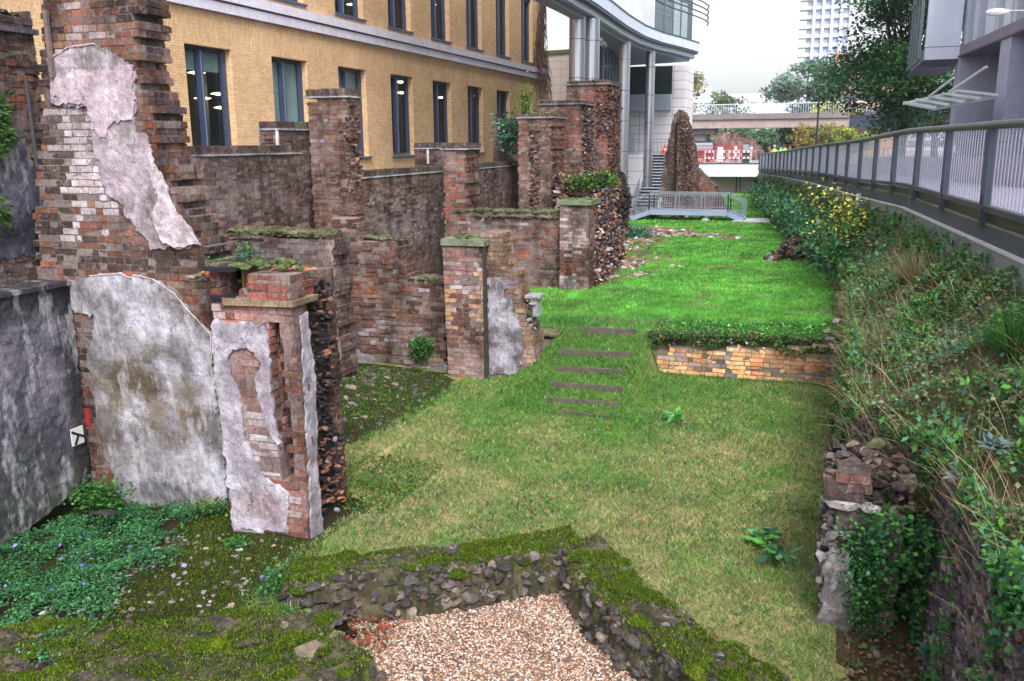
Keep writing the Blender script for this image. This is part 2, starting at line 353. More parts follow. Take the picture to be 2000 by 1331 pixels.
def tri_poly(poly, spacing, jag=.012, seg=.035):
    """jagged outline + inner points -> verts, tris, boundary loop"""
    pts = []
    n = len(poly)
    for i in range(n):
        a = np.array(poly[i]); b = np.array(poly[(i+1) % n]); m = max(1, int(np.linalg.norm(b-a)/seg))
        for j in range(m):
            p = a+(b-a)*j/m
            if jag: p = p+np.array([nz(p[0], p[1], 9, 1)+.6*nz(p[0], p[1], 26, 3), nz(p[0], p[1], 9, 2)+.6*nz(p[0], p[1], 26, 4)])*jag*2.4+rng.normal(0, jag*.4, 2)
            pts.append(p)
    nb = len(pts); bd = np.array(pts)
    x0, y0 = bd.min(0); x1, y1 = bd.max(0)
    inner = []
    y = y0+spacing/2; r = 0
    while y < y1:
        xs = crossings([tuple(p) for p in bd], y)
        for a, b in zip(xs[::2], xs[1::2]):
            x = a+spacing*.5+(r % 2)*spacing*.3
            while x < b-spacing*.4: inner.append((x+rng.normal(0, spacing*.12), y+rng.normal(0, spacing*.12))); x += spacing
        y += spacing; r += 1
    allp = [Vector((float(p[0]), float(p[1]))) for p in list(bd)+inner]
    o = delaunay_2d_cdt(allp, [], [list(range(nb))], 2, 1e-5)
    vo = np.array([tuple(v) for v in o[0]]); tris = [f for f in o[2] if len(f) == 3]
    loop = {}
    cnt = {}
    for f in tris:
        for i in range(3):
            e = (f[i], f[(i+1) % 3]); cnt[e] = 1
    be = [e for e in cnt if (e[1], e[0]) not in cnt]
    return vo, np.array(tris), be
def slab(mb, fr, poly, n0, T, colfn, spacing=.05, rough=.006, jag=.012, fine=1.):
    """plaster / render / rough masonry slab: front face at depth n0 (negative = proud), thickness T behind it"""
    vo, tr_, be = tri_poly(poly, spacing, jag)
    n = np.array([n0+rough*(1.6*fbm(a, b, 2.2, 9)+.8*nz(a, b, 14, 4)) for a, b in vo])
    front = np.stack([vo[:, 0], n, vo[:, 1]], -1); back = front.copy(); back[:, 1] = n0+T
    cen = vo[tr_].mean(1); C = np.array([colfn(a, b) for a, b in cen])*.84
    mb.add(fr.w(front), tr_, C)
    q = []; V = []; CC = []
    for a, b in be:
        i = len(V); V += [front[a], front[b], back[b], back[a]]; q.append((i, i+1, i+2, i+3)); CC.append(colfn(*vo[a])*.8)
    if q: mb.add(fr.w(np.array(V)), q, np.array(CC))
def blob(u, z, cu, cz, ru, rz, w=.5, s=2., k=0):
    """0..1 soft-edged patch with noisy outline"""
    d = 1-math.sqrt(((u-cu)/ru)**2+((z-cz)/rz)**2)+w*fbm(u, z, s, k)
    return max(0., min(1., d*1.5+.25))
def lerp(a, b, t): return a*(1-t)+b*t
def tr(pts, **k):
    ax = 'y' if 'y' in k else 'x'; r = []
    for p in pts:
        q = pw(*p, **k); r.append((q[0] if ax == 'y' else q[1], q[2]))
    return r
# ================================================================ GROUND
def sstep(a, b, x): t = min(1, max(0, (x-a)/(b-a))); return t*t*(3-2*t)
def bankx(y):            # foot of the old city wall on the right
    if y < 7: return .95
    if y < 9: return lerp(.95, .34, sstep(7, 9, y))
    if y < 22: return lerp(.34, .46, (y-9)/13)
    return .46-(y-22)*.111
def fencex(y):
    pts = [(3, 2.45), (18, 1.34), (24.2, .73), (35, -.42), (52, -2.4), (68, -4.75)]
    for (a, b), (c, d) in zip(pts, pts[1:]):
        if y <= c: return b+(d-b)*(y-a)/(c-a)
    return -4.75
def upper(x, y):
    z = np.interp(y, [14.8, 15.6, 20, 26, 35, 46, 60, 76], [.52, .6, .5, .3, .05, -.35, -.42, -.3])
    return z+.03*(x+2)*max(0, 1-(y-15)/20)
GRV = [(-3.95, 5.85), (-2.15, 7.6), (-1.9, 7.6), (.75, 5.2), (.75, 2.5), (-3.4, 2.5)]
def ingrv(x, y):
    c = False; j = len(GRV)-1
    for i in range(len(GRV)):
        (xi, yi), (xj, yj) = GRV[i], GRV[j]
        if (yi > y) != (yj > y) and x < (xj-xi)*(y-yi)/(yj-yi)+xi: c = not c
        j = i
    return c
def G(x, y):
    if y < 7.7 and -4 < x < .8 and ingrv(x, y): return -.34
    z = .03*nz(x, y, .7)
    st = sstep(-4.9, -4.1, x)*(1-sstep(-2.75, -2.45, x)) if y < 15 else 0
    if y > 14.85: return upper(x, y)+.03*nz(x, y, .5)
    if st > 0: z += st*np.interp(y, [11.3, 12, 13, 13.6, 14.85], [0, .07, .27, .42, .56])
    if x > -2.6 and y > 13.2: z -= .07*sstep(13.2, 14.4, y)
    if x < -5: z += .5*math.exp(-((x+7.1)/1.1)**2-((y-11)/1.5)**2)+.15*math.exp(-((x+5.9)/.8)**2-((y-9.3)/.9)**2)
    if x < -4.3 and y < 8.2: z += -.3*sstep(-5., -7.6, x)*(1-sstep(7.6, 8.2, y))+.05*nz(x, y, 2.1)
    if x > .3 and y < 7: z -= .05
    return z
gm = MB()
ys = np.concatenate([np.arange(2.6, 16, .09), np.arange(16, 30, .25), np.arange(30, 74.1, .8)])
xs = np.concatenate([np.arange(-10., 1.4, .1)])
def gcol(x, y):
    n = fbm(x, y, .9, 2); m_ = nz(x, y, 5, 3)
    if 14.6 < y < 15.15 and x > -2.8: return lerp(L(74, 64, 48), L(78, 92, 50), rng.random())
    if y > 15:
        c = lerp(L(92, 150, 60), L(60, 112, 44), .5+m_*.6)
        if x < -5.2+max(0, (24-y))*.2 and y < 42: c = lerp(c, L(92, 78, 60), .8*max(0, min(1, .7+n)))
        return c
    if x < -4.4 and y < 8: return lerp(L(48, 56, 30), L(52, 42, 34), max(0, min(1, .5+n*1.4)))
    if x < -5.3 and y > 8.4 and y < 13.2 and math.hypot((x+6.7)/1.6, (y-11)/2.4) < 1.1+.3*n: return lerp(L(44, 62, 26), L(60, 48, 36), max(0, min(1, .4+m_)))
    if x > .36+.15*m_ and y < 7.3: return lerp(L(84, 66, 50), L(70, 66, 42), max(0, min(1, .5+m_)))
    g = max(0, min(1, .45+1.3*n+(1-sstep(0, 3.2, math.hypot(x+3.3, y-12.8)))*.8))
    return lerp(L(158, 142, 104), L(92, 122, 56), g)*(1+.3*m_)
Z = np.array([[G(x, y) for x in xs] for y in ys])
V = np.stack([np.tile(xs, (len(ys), 1)), np.tile(ys[:, None], (1, len(xs))), Z], -1).reshape(-1, 3)
nx = len(xs); F = []; C = []
for j in range(len(ys)-1):
    for i in range(nx-1):
        F.append((j*nx+i, j*nx+i+1, (j+1)*nx+i+1, (j+1)*nx+i)); C.append(gcol((xs[i]+xs[i+1])/2, (ys[j]+ys[j+1])/2))
gm.add(V, F, C)
M_GROUND = m_attr('soil_and_turf', amp=.35, s1=40., s2=6., bstr=.8, bdist=.02, rough=.95, spec=.1)
tag(gm.build('ground', M_GROUND, smooth=True), kind='structure')
fg = MB(); n = 24
R_ = 880.
fg.add([(-R_, -35, -1.3), (R_, -35, -1.3), (R_, 890, -1.3), (-R_, 890, -1.3)], [(0, 1, 2, 3)], L(96, 96, 90))
tag(fg.build('terrain', m_attr('distant_ground', s1=2., s2=.1)), kind='structure')
# ---- turf
def blades(mb, pts, h, w, cols, lean=.75):
    n = len(pts); a = rng.uniform(0, 2*np.pi, n); b = rng.uniform(0, 2*np.pi, n)
    h = h*rng.uniform(.5, 1.3, n); s_ = np.stack([np.cos(a), np.sin(a), np.zeros(n)], -1)*(w/2)
    s_ = s_*np.ones((n, 1)) if np.ndim(w) == 0 else s_
    tip = pts+np.stack([np.cos(b)*lean*h, np.sin(b)*lean*h, h*rng.uniform(.6, 1, n)], -1)
    mb.add(np.stack([pts-s_, pts+s_, tip], 1).reshape(-1, 3), np.arange(3*n).reshape(-1, 3), cols)
def turf(mb, x0, x1, y0, y1, dens, h, w, mask, colf_, hf=None):
    n = int((x1-x0)*(y1-y0)*dens); P = np.stack([rng.uniform(x0, x1, n), rng.uniform(y0, y1, n)], -1); out = []; cs = []; hh = []
    for x, y in P:
        k = mask(x, y)
        if k <= 0 or rng.random() > k: continue
        out.append((x, y, G(x, y)-.004)); cs.append(colf_(x, y)); hh.append(hf(x, y) if hf else 1.)
    if out: blades(mb, np.array(out), h*np.array(hh), w, np.array(cs))
GR_L = pal((144, 156, 96), (120, 148, 78), (176, 170, 126), (100, 142, 66), (186, 174, 138), (88, 130, 58), (142, 124, 90), (196, 186, 152), (112, 92, 68), (92, 120, 70))
GR_G = pal((88, 140, 58), (74, 128, 52), (104, 150, 66), (66, 112, 50), (120, 156, 78))
GR_U = pal((110, 186, 72), (92, 172, 64), (126, 200, 84), (80, 154, 58), (148, 208, 104))
GR_B = pal((70, 128, 76), (60, 116, 66), (84, 140, 84), (54, 100, 60))
def lmask(x, y):
    if x > bankx(y)+.05: return 0
    if x > .3+.25*nz(x, y, 4) and y < 7.5: return .18
    if x < -5.4 and y > 8.2: return .2 if math.hypot((x+6.7)/1.6, (y-11)/2.6) > 1 else 0
    if y < 7.75 and ingrv(x, y): return 0
    if x < -4.5+.1*nz(x, y, 5) and y < 8.25: return 0
    return .85+.4*nz(x, y, 3.5, 8)
def lcol(x, y):
    g = .52+1.7*fbm(x, y, .75, 2)+.5*nz(x, y, 4.5, 4)+1.1*(1-sstep(.4, 2.6, math.hypot((x+3.2)*.8, y-13.2)))
    p = GR_G if rng.random() < min(.85, g) else GR_L
    if x < -3.8 and y > 10.5 and rng.random() < .5: p = GR_G
    return p[rng.integers(len(p))]*rng.uniform(.8, 1.2)
tb = MB()
turf(tb, -6.6, .5, 5.6, 9.6, 4600, .055, .009, lmask, lcol)
turf(tb, -6.6, .5, 5.6, 14.8, 500, .1, .012, lambda x, y: lmask(x, y)*(1. if nz(x, y, 2.6, 41) > .18 else .12), lambda x, y: GR_G[rng.integers(5)]*rng.uniform(.9, 1.4))
turf(tb, -7.2, .5, 9.6, 14.84, 2700, .055, .012, lmask, lcol)
turf(tb, -4.3, -2.3, 11.5, 14.85, 2000, .08, .012, lambda x, y: .9 if (x > -4.1 and x < -2.4) or nz(x, y, 3, 2) > 0 else .3, lambda x, y: GR_G[rng.integers(5)]*rng.uniform(.8, 1.3))
tag(tb.build('lower_lawn_grass', M_GRASS), 'patchy straw coloured and green grass of the sunken lower lawn', 'grass', kind='stuff')
def umask(x, y):
    if x > bankx(y)+.05: return 0
    e = np.interp(y, [15, 20, 21, 24, 28, 33, 38, 44, 70], [-7.2, -6.8, -4.3, -4.6, -5.3, -5.6, -5.6, -9, -10.5])
    if x < e+.35*nz(x, y, 1.2, 3): return .12
    if math.hypot((x+3.1)/.5, (y-24.9)/.5) < 1: return .2
    return 1
def ucol(x, y):
    p = GR_U if rng.random() < .72+.8*nz(x, y, .6, 5) else (GR_G if y < 17 or rng.random() < .6 else GR_B)
    if y < 16.3 and rng.random() < .45+.4*nz(x, y, 2, 1): p = GR_B
    if nz(x, y, 1.3, 19) > .38 and rng.random() < .4: p = GR_L
    return p[rng.integers(len(p))]*rng.uniform(.82, 1.2)*(1+.34*nz(x*3, y, .8, 9)+.35*nz(x, y, 2.4, 11))
tu = MB()
turf(tu, -8., -5., 15., 20, 1800, .06, .012, lambda x, y: .8, ucol)
turf(tu, -5.2, .5, 15., 20, 3000, .06, .010, umask, ucol, lambda x, y: 1.5 if y < 16 else 1)
turf(tu, -7., .5, 20, 29, 1300, .06, .017, umask, ucol)
turf(tu, -8., .2, 29, 45, 600, .07, .03, umask, ucol)
turf(tu, -11., -1.2, 45, 72, 220, .08, .06, umask, ucol)
tag(tu.build('upper_lawn_grass', M_GRASS), 'bright green mown grass of the raised lawn between ruins and bank', 'grass', kind='stuff')
# ================================================================ TIMBER STEPS
M_TIMBER = m_attr('weathered_timber', amp=.35, s1=30., s2=8.)
for i, (xa, xb, ya, yb, z) in enumerate([(-3.83, -2.92, 14.6, 14.72, .6), (-3.94, -2.78, 13.5, 13.62, .45), (-3.83, -2.74, 12.98, 13.05, .3), (-3.76, -2.66, 12.43, 12.47, .19), (-3.66, -2.6, 11.94, 12.0, .09), (-3.32, -2.64, 11.6, 11.57, .02)]):
    t = MB(); t.bar((xa, ya, z-.005), (xb, yb, z-.005), .045, .12, L(92, 82, 78)); o = t.build('timber_step', M_TIMBER)
    lab = ['short timber riser on the upper lawn edge, topmost of the flight', 'timber riser level with the low brick wall, second from the top', 'long weathered timber riser third from the top', 'timber riser third from the bottom, long and dark', 'timber riser second from the bottom with its left end most exposed', 'nearly buried timber riser at the foot of the flight']
    tag(o, lab[i], 'step', 'timber steps in the grass slope')
# ================================================================ YELLOW BRICK OFFICE BUILDING
XF = -18.
B1 = empty('office_building', (XF, 36, -1), 'tan brick office building with rows of tall dark blue framed windows', 'building')
pit = 4.4; wy = [22.43+pit*i for i in range(-3, 8)]; ww = 2.2
fw = MB()
def vis(z0, z1, y0, y1): fw.box(XF-.45, XF, y0, y1, z0, z1)
zg0, zg1, zu0, zu1 = 3.29, 6.72, 8.66, 12.4
Y0, Y1 = 8., 58.
vis(-1, zg0, Y0, Y1); vis(zg1, 7.77, Y0, Y1); vis(8.42, zu0, Y0, Y1); vis(12.95, 17, Y0, Y1)
last = [(a, a+ww) for a in wy]; prev = Y0
for a, b in last+[(Y1, Y1)]:
    if a > prev: vis(zg0, zg1, prev, a); vis(zu0, 12.95, prev, a)
    prev = b
fw.box(XF-14, XF-.45, Y1-.4, Y1, -1, 17)
fw.build('wall', M_FACADE, B1)
cb = MB(); y = Y0
while y < Y1-.01:
    e = min(y+1.35, Y1+.12 if y+1.35 >= Y1 else y+1.35)
    cb.box(XF+.003, XF+.14, y+.006, e-.006, 7.77, 8.06, L(212, 208, 226)); cb.box(XF+.003, XF+.09, y+.006, e-.006, 8.06, 8.12, L(120, 116, 130)); cb.box(XF+.003, XF+.2, y+.006, e-.006, 8.12, 8.42, L(218, 214, 230))
    y = e
cb.box(XF-.4, XF+.003, Y0, Y1, 7.77, 8.42, L(150, 148, 160))
cb.build('cornice', M_PLAIN, B1)
FRC = L(58, 70, 98)
for row, (z0, z1) in enumerate(((zg0, zg1), (zu0, zu1))):
    for i, a in enumerate(wy):
        b = a+ww; f = MB(); xg = XF-.33
        for (p, q) in ((a+.003, a+.17), (b-.2, b-.003)): f.box(xg-.05, xg+.1, p, q, z0, z1, FRC)
        f.box(xg-.05, xg+.1, a+.17, b-.2, z0, z0+.1, FRC); f.box(xg-.05, xg+.1, a+.17, b-.2, z1-.12, z1, L(30, 36, 52))
        m_ = a+.17+(ww-.37)*.42; f.box(xg-.05, xg+.14, m_-.1, m_+.1, z0+.1, z1-.12, FRC); f.box(xg-.02, xg+.16, m_-.02, m_+.02, z0+.1, z1-.12, L(110, 124, 150))
        wf = f.build('window_frame', M_PAINT, B1)
        g = MB(); g.box(xg-.012, xg, a+.17, m_-.1, z0+.1, z1-.12); g.box(xg-.012, xg, m_+.1, b-.2, z0+.1, z1-.12); g.build('pane', M_GLASS, wf)
        s_ = MB(); s_.box(XF-.35, XF+.1, a-.1, b+.1, z0-.09, z0-.003, L(74, 88, 116)); s_.build('sill', M_PAINT, wf)
        if row == 0 and i in (4, 5): 
            bl = MB(); bl.box(xg-.06, xg-.04, a+.17, b-.2, z0+1.3, z1-.12, L(206, 232, 228)); bl.build('blind', M_PLAIN, wf)
        if row == 0 and i in (3,):
            bl = MB(); bl.box(xg-.06, xg-.04, a+.17, b-.2, z1-.7, z1-.12, L(190, 216, 214)); bl.build('blind', M_PLAIN, wf)
    if row == 1:
        for a in wy: pm = MB(); pm.box(XF-.33, XF-.12, a+.003, a+ww-.003, zu1+.003, 12.947, L(96, 112, 150)); pm.build('spandrel_panel', M_PAINT, B1)
# rooms behind the glass with their lit lamps
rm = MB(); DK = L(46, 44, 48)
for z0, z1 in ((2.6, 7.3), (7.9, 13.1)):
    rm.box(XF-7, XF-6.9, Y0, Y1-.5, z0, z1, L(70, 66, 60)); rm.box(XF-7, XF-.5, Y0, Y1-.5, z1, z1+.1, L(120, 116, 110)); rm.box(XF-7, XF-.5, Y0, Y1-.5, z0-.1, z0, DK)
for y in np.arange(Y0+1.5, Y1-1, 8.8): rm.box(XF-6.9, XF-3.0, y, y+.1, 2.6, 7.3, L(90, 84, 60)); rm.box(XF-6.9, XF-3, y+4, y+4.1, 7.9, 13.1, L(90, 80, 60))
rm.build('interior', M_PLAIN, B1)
for (px, py) in [(384, 146), (428, 187), (396, 196), (434, 214), (783, 163), (785, 184), (862, 193), (936, 190), (690, 12), (745, 6), (842, 12), (940, 30), (1000, 40)]:
    x, y, z = pw(px, py, x=-20.6)
    l = MB(); l.tube([(x, y, z), (x, y, z+.06), (x, y, z+.1)], [.02, .3, .14], k=12); l.build('lamp', M_LAMP, B1)
# dead creeper on the corner
cr = MB()
for i in range(260):
    y = 57.6+rng.uniform(-1.6, .5); z = rng.uniform(7.5, 16); x = XF+.05; w_ = 1.6*(1-sstep(9.4, 16, z))+.4
    y = 58-rng.uniform(0, w_*1.3); pts = [(x+rng.uniform(0, .12), y, z)]
    for k in range(4): pts.append((pts[-1][0]+rng.uniform(-.02, .16*(1-sstep(9, 12, z))+.02), pts[-1][1]+rng.uniform(-.25, .25), pts[-1][2]-rng.uniform(.1, .55)))
    cr.tube(pts, rng.uniform(.01, .028), L(104, 78, 72)*rng.uniform(.6, 1.3), k=3, cap=False)
tag(cr.build('creeper', M_BARK), 'bare brown creeper hanging on the corner of the tan brick building', 'climbing plant')
# ================================================================ RUINS
M_R = [M_MASON]
def coping(mb, x0, x1, y0, y1, z, col=None, th=.03, rise=.13, axis='y'):
    """lead flashing strip and a row of dark bricks on edge"""
    mb.box(x0-.03, x1+.03, y0-.03, y1+.03, z, z+th, L(172, 176, 188), jit=.003)
    lo, hi = (y0, y1) if axis == 'y' else (x0, x1); u = lo
    while u < hi-.02:
        e = min(u+.07, hi); c = P_DARK[rng.integers(6)]*rng.uniform(.8, 1.25)
        if rng.random() < .2: c = P_MOSS[rng.integers(4)]
        zt = z+th+rise*rng.uniform(.93, 1.05)
        if axis == 'y': mb.box(x0, x1, u, e-.008, z+th, zt, c, jit=.003)
        else: mb.box(u, e-.008, y0, y1, z+th, zt, c, jit=.003)
        u = e
def mosstop(mb, x0, x1, y0, y1, z, n, s=.07, col=P_MOSS):
    cs = np.stack([rng.uniform(x0, x1, n), rng.uniform(y0, y1, n), np.full(n, z)+rng.uniform(-.02, .02, n)], -1)
    for c in cs:
        v = ICO1[0]*np.array([s, s, s*.45])*rng.uniform(.5, 1.4); v = v*(1+rng.normal(0, .08, (len(v), 1))); mb.add(v+c, ICO1[1], col[rng.integers(len(col))]*rng.uniform(.8, 1.3, (len(ICO1[1]), 1)))
# ---- 1 the tall broken house wall on the left (B)
YB = 7.6; FB = Frame('x', YB)
W1 = empty('ruined_house_wall', (-7.2, YB, -.3), 'tallest ruined brick wall with torn plaster patches and a stepped broken right edge', 'ruined wall')
polyB = tr([(60, 1040), (84, -60), (262, -60), (268, 20), (272, 120), (280, 180), (300, 205), (312, 260), (322, 300), (336, 350), (345, 380), (372, 440), (400, 480), (420, 520), (450, 560), (452, 1040)], y=YB)
U, zB = lambda px, py: pw(px, py, y=YB)[0], lambda px, py: pw(px, py, y=YB)[2]
def zn(px, py, rx, rz, p, s, Y=YB): q = pw(px, py, y=Y); return (q[0], q[2], rx, rz, p, s)
cB = colf(P_BROWN+P_RED[:3]+P_STOCK[:2], [zn(165, 280, .5, .6, P_WHITE, 1.), zn(170, 400, .5, .5, P_WHITE, .45), zn(110, 330, .2, .9, P_SOOT, .8), zn(180, 60, .6, .28, P_STOCK+P_WHITE[:2]+P_RED[:2], .7), zn(250, 20, .3, .15, P_DARK, .5),
     zn(260, 508, 1.2, .16, P_DARK+P_SOOT+P_BROWN[:2], .95), zn(390, 540, .3, .2, P_BROWN+P_STOCK+P_DARK, .6), zn(120, 470, .5, .3, P_DARK, .5), zn(150, 750, .3, 1., P_DARK+P_SOOT, .7), zn(95, 100, .15, .5, P_DARK, .6)], 1)
bw = MB(); bricks(bw, FB, polyB, .46, cB, rag=.07, prc=.006, core=L(140, 128, 126), endp=P_DARK+P_DARK+P_BROWN[:3]+P_MOSS[:1])  # end bricks: shade of the wall's thick side painted in, plus moss
# toothed ends on the stepped edge, side shade painted as dark bricks, some moss
for px, py in [(288, 30), (292, 60), (300, 110), (308, 150), (314, 195), (330, 215), (336, 240), (338, 262), (343, 285), (345, 315), (352, 345), (362, 372), (372, 400), (384, 430), (398, 455)]:
    q = pw(px, py, y=YB+.3); zc = round(q[2]/.075)*.075
    bw.box(q[0]-.3, q[0]+rng.uniform(-.05, .06), YB+.08, YB+.45, zc, zc+.066, (P_DARK+P_MOSS[:2])[rng.integers(8)], jit=.006)
    if rng.random() < .7: bw.box(q[0]-.3, q[0]-.04, YB+.05, YB+.4, zc+.066, zc+.07, L(200, 196, 200), jit=.002)
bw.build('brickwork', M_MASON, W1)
def plB(u, z):
    base = L(152, 138, 142); n1 = fbm(u, z, 2.6, 11)
    c = lerp(base, L(186, 170, 184), max(0, min(1, .4+2.6*n1)))
    c = lerp(c, L(150, 136, 142), blob(u, z, U(240, 220), zB(240, 220), .22, .3, .6, 3, 2)*.75)
    c = lerp(c, L(136, 130, 134), blob(u, z, U(190, 110), zB(190, 110), .35, .14, .6, 3, 3)*.8)
    c = lerp(c, L(92, 80, 84), blob(u, z, U(300, 400), zB(300, 400), .10, .22, .8, 3, 4)*.7)
    return c
pb = MB(); P1 = tr([(98, 118), (140, 92), (190, 86), (240, 112), (252, 130), (268, 140), (270, 190), (264, 235), (270, 260), (290, 268), (298, 300), (312, 330), (330, 372), (350, 415), (372, 445), (396, 478), (372, 484), (300, 486), (292, 468), (262, 440), (240, 400), (212, 375), (196, 340), (190, 290), (186, 250), (172, 212), (150, 204), (120, 208), (104, 200), (100, 160)], y=YB)
slab(pb, FB, P1, -.03, .028, plB, .04, .014, .02)
P1b = tr([(120, 150), (170, 138), (215, 142), (262, 122), (266, 200), (262, 240), (236, 236), (200, 268), (186, 240), (178, 208), (160, 200), (122, 206), (108, 180)], y=YB)
slab(pb, FB, P1b, -.046, .014, lambda u, z: lerp(L(214, 198, 210), L(190, 170, 182), max(0, min(1, .5+2.4*fbm(u, z, 3, 6)))), .05, .01, .02)
P1c = tr([(300, 300), (316, 330), (334, 374), (352, 418), (374, 448), (396, 476), (350, 482), (318, 470), (305, 420), (312, 380), (300, 340)], y=YB)
slab(pb, FB, P1c, -.052, .02, lambda u, z: lerp(L(216, 204, 214), L(178, 160, 168), max(0, min(1, .4+2.4*fbm(u, z, 4, 7)))), .04, .014, .015)
tag(pb.build('upper_plaster', M_PLASTER, W1), 'pinkish grey plaster patch high on the wall')
def plL(u, z):
    n1 = fbm(u, z, 1.6, 21)
    c = lerp(L(150, 144, 152), L(202, 198, 212), max(0, min(1, .45+2.6*n1)))
    c = lerp(c, L(152, 142, 136), blob(u, z, U(370, 570), zB(370, 570), .4, .14, .5, 2, 2)*.7)
    mid = max(0, min(1, 1.2-abs(z-1.15)*1.1)); c = lerp(c, L(128, 112, 84), max(0, min(.75, 2.6*fbm(u, z, 3.4, 27, 5)+.1))*mid); c = lerp(c, L(84, 76, 72), max(0, min(.7, 2.6*fbm(u, z, 2.2, 28, 5)-.1)))
    c = lerp(c, L(96, 84, 66), blob(u, z, U(250, 740), zB(250, 740), .5, .27, 1.2, 2.2, 3)*.9)
    c = lerp(c, L(110, 98, 90), blob(u, z, U(210, 820), zB(210, 820), .25, .3, 1.1, 2, 5)*.8)
    c = lerp(c, L(120, 104, 82), blob(u, z, U(380, 760), zB(380, 760), .35, .12, 1.3, 2.4, 6)*.75)
    c = lerp(c, L(92, 92, 96), blob(u, z, U(330, 960), zB(330, 960), .9, .14, .7, 2, 4)*.75)
    c = lerp(c, L(60, 50, 50), blob(u, z, U(190, 830), zB(190, 830), .08, .6, .6, 3, 4)*.6)
    return c
pl = MB(); P2 = tr([(133, 543), (180, 538), (240, 533), (258, 542), (268, 536), (305, 545), (345, 572), (372, 605), (405, 640), (416, 652), (418, 700), (425, 780), (440, 850), (448, 980), (448, 1010), (236, 1010), (226, 930), (200, 860), (185, 780), (176, 700), (184, 660), (188, 615), (150, 612), (140, 580)], y=YB)
slab(pl, FB, P2, -.034, .03, plL, .045, .01, .018)
tag(pl.build('lower_plaster', M_PLASTER, W1), 'grey and ochre stained plaster low on the wall')
ed = MB()
for i, Pp in enumerate((P1, P2)):      # pale broken rims of the plaster
    nn = (1, 8) if i == 1 else (0, 0)
    for a, b in zip(Pp[nn[0]:nn[1]+2], Pp[nn[0]+1:nn[1]+3]):
        ed.bar((a[0], YB-.04, a[1]), (b[0], YB-.04, b[1]), .009, .008, L(214, 208, 214))
ed.build('plaster_rim', M_PLASTER, W1)
ba = MB(); a = pw(88, 20, y=YB-.05); b = pw(103, 152, y=YB-.05); ba.bar(a, b, .035, .05, L(112, 98, 96)); ba.build('timber_batten', M_TIMBER, W1)
rp = MB(); q = pw(170, 815, y=YB-.02); rp.box(q[0]-.04, q[0]+.04, YB-.02, YB-.004, q[2]-.1, q[2]+.1, L(140, 40, 36)); rp.build('red_paint_patch', M_PLAIN, W1)
# ---- 2 grey rendered wall on the far left (A) and the sooty wall above it
FA = Frame('y', -7.9)
def colA(u, z):
    n1 = fbm(u, z, 1.8, 31); c = lerp(L(84, 84, 96), L(132, 126, 140), max(0, min(1, .45+2.4*n1)))
    c = lerp(c, L(64, 76, 62), max(0, min(1, (.75-z)*1.1+.9*fbm(u, z, 2.5, 33)))*.75)
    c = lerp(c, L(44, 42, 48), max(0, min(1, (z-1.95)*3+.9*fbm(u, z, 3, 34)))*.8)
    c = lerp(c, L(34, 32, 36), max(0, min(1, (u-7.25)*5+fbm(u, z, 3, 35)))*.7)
    c = lerp(c, L(190, 184, 200), blob(u, z, 6.93-(1.5-z)*.04, 1.45, .035, .45, .3, 4, 2)*.6)
    return c
A1 = MB(); slab(A1, FA, [(3.8, -.33), (6.3, -.33), (7.5, -.02), (7.57, .3), (7.57, 2.3), (6.6, 2.29), (3.8, 2.29)], -.0, .5, colA, .06, .02, .01)
A1.box(-8.6, -7.86, 3.8, 7.58, 2.29, 2.33, L(60, 56, 60), jit=.005)
o = A1.build('rendered_wall', M_PLASTER); tag(o, 'low grey rendered wall with green algae at its foot, at the left edge', 'wall')
A2 = empty('sooty_brick_wall', (-8.4, 6, 2.3), 'black sooted brick wall with a rendered lower part, above the grey rendered wall', 'wall')
b2 = MB(); FA2 = Frame('y', -8.4)
c2 = colf(P_DARK+P_SOOT+P_BROWN[:2], [(7.4, 4.4, .5, .5, P_RED+P_BROWN, .6), (7.6, 5., .6, .3, P_DARK, .5)], 4)
bricks(b2, FA2, [(3.8, 2.2), (7.98, 2.2), (7.98, 5.22), (6.9, 5.12), (3.8, 5.12)], .5, c2, rag=.0, prc=.01)
b2.box(-8.5, -8.33, 3.8, 7.98, 5.0, 5.05, L(90, 92, 110), jit=.004)
mosstop(b2, -8.8, -8.4, 6.3, 7.95, 5.2, 60, .06)
b2.build('brickwork', M_MASON, A2)
s2 = MB(); slab(s2, FA2, [(3.8, 2.66), (7.9, 2.6), (7.95, 3.0), (7.8, 3.5), (7.62, 3.86), (7.3, 3.8), (6.9, 3.6), (3.8, 3.55)], -.03, .028, lambda u, z: lerp(L(58, 58, 72), L(112, 110, 128), max(0, min(1, .4+2.4*fbm(u, z, 2, 41)))), .06, .012)
s2.build('render_patch', M_PLASTER, A2)
pp = MB(); pp.tube([pw(50, 150, x=-8.3), pw(72, 320, x=-8.28), pw(95, 505, x=-8.26)], .022, L(70, 68, 74)); tag(pp.build('drainpipe', M_PLAIN, A2), 'thin leaning grey pipe')
iv = MB()
for i in range(240):
    q = pw(rng.normal(4, 9), rng.choice([rng.normal(250, 30), rng.normal(420, 18)], p=[.8, .2]), x=-8.28); s_ = .035
    d = rng.normal(0, 1, 3)*s_; e = np.cross(d, (1, .3, .2)); iv.add([q-d, q+e*.6, q+d, q-e*.6], [(0, 1, 2, 3)], L(70, 104, 52)*rng.uniform(.5, 1.4))
tag(iv.build('wall_weed', M_LEAF), 'yellow green weed hanging on the sooty wall at the left edge', 'weed')
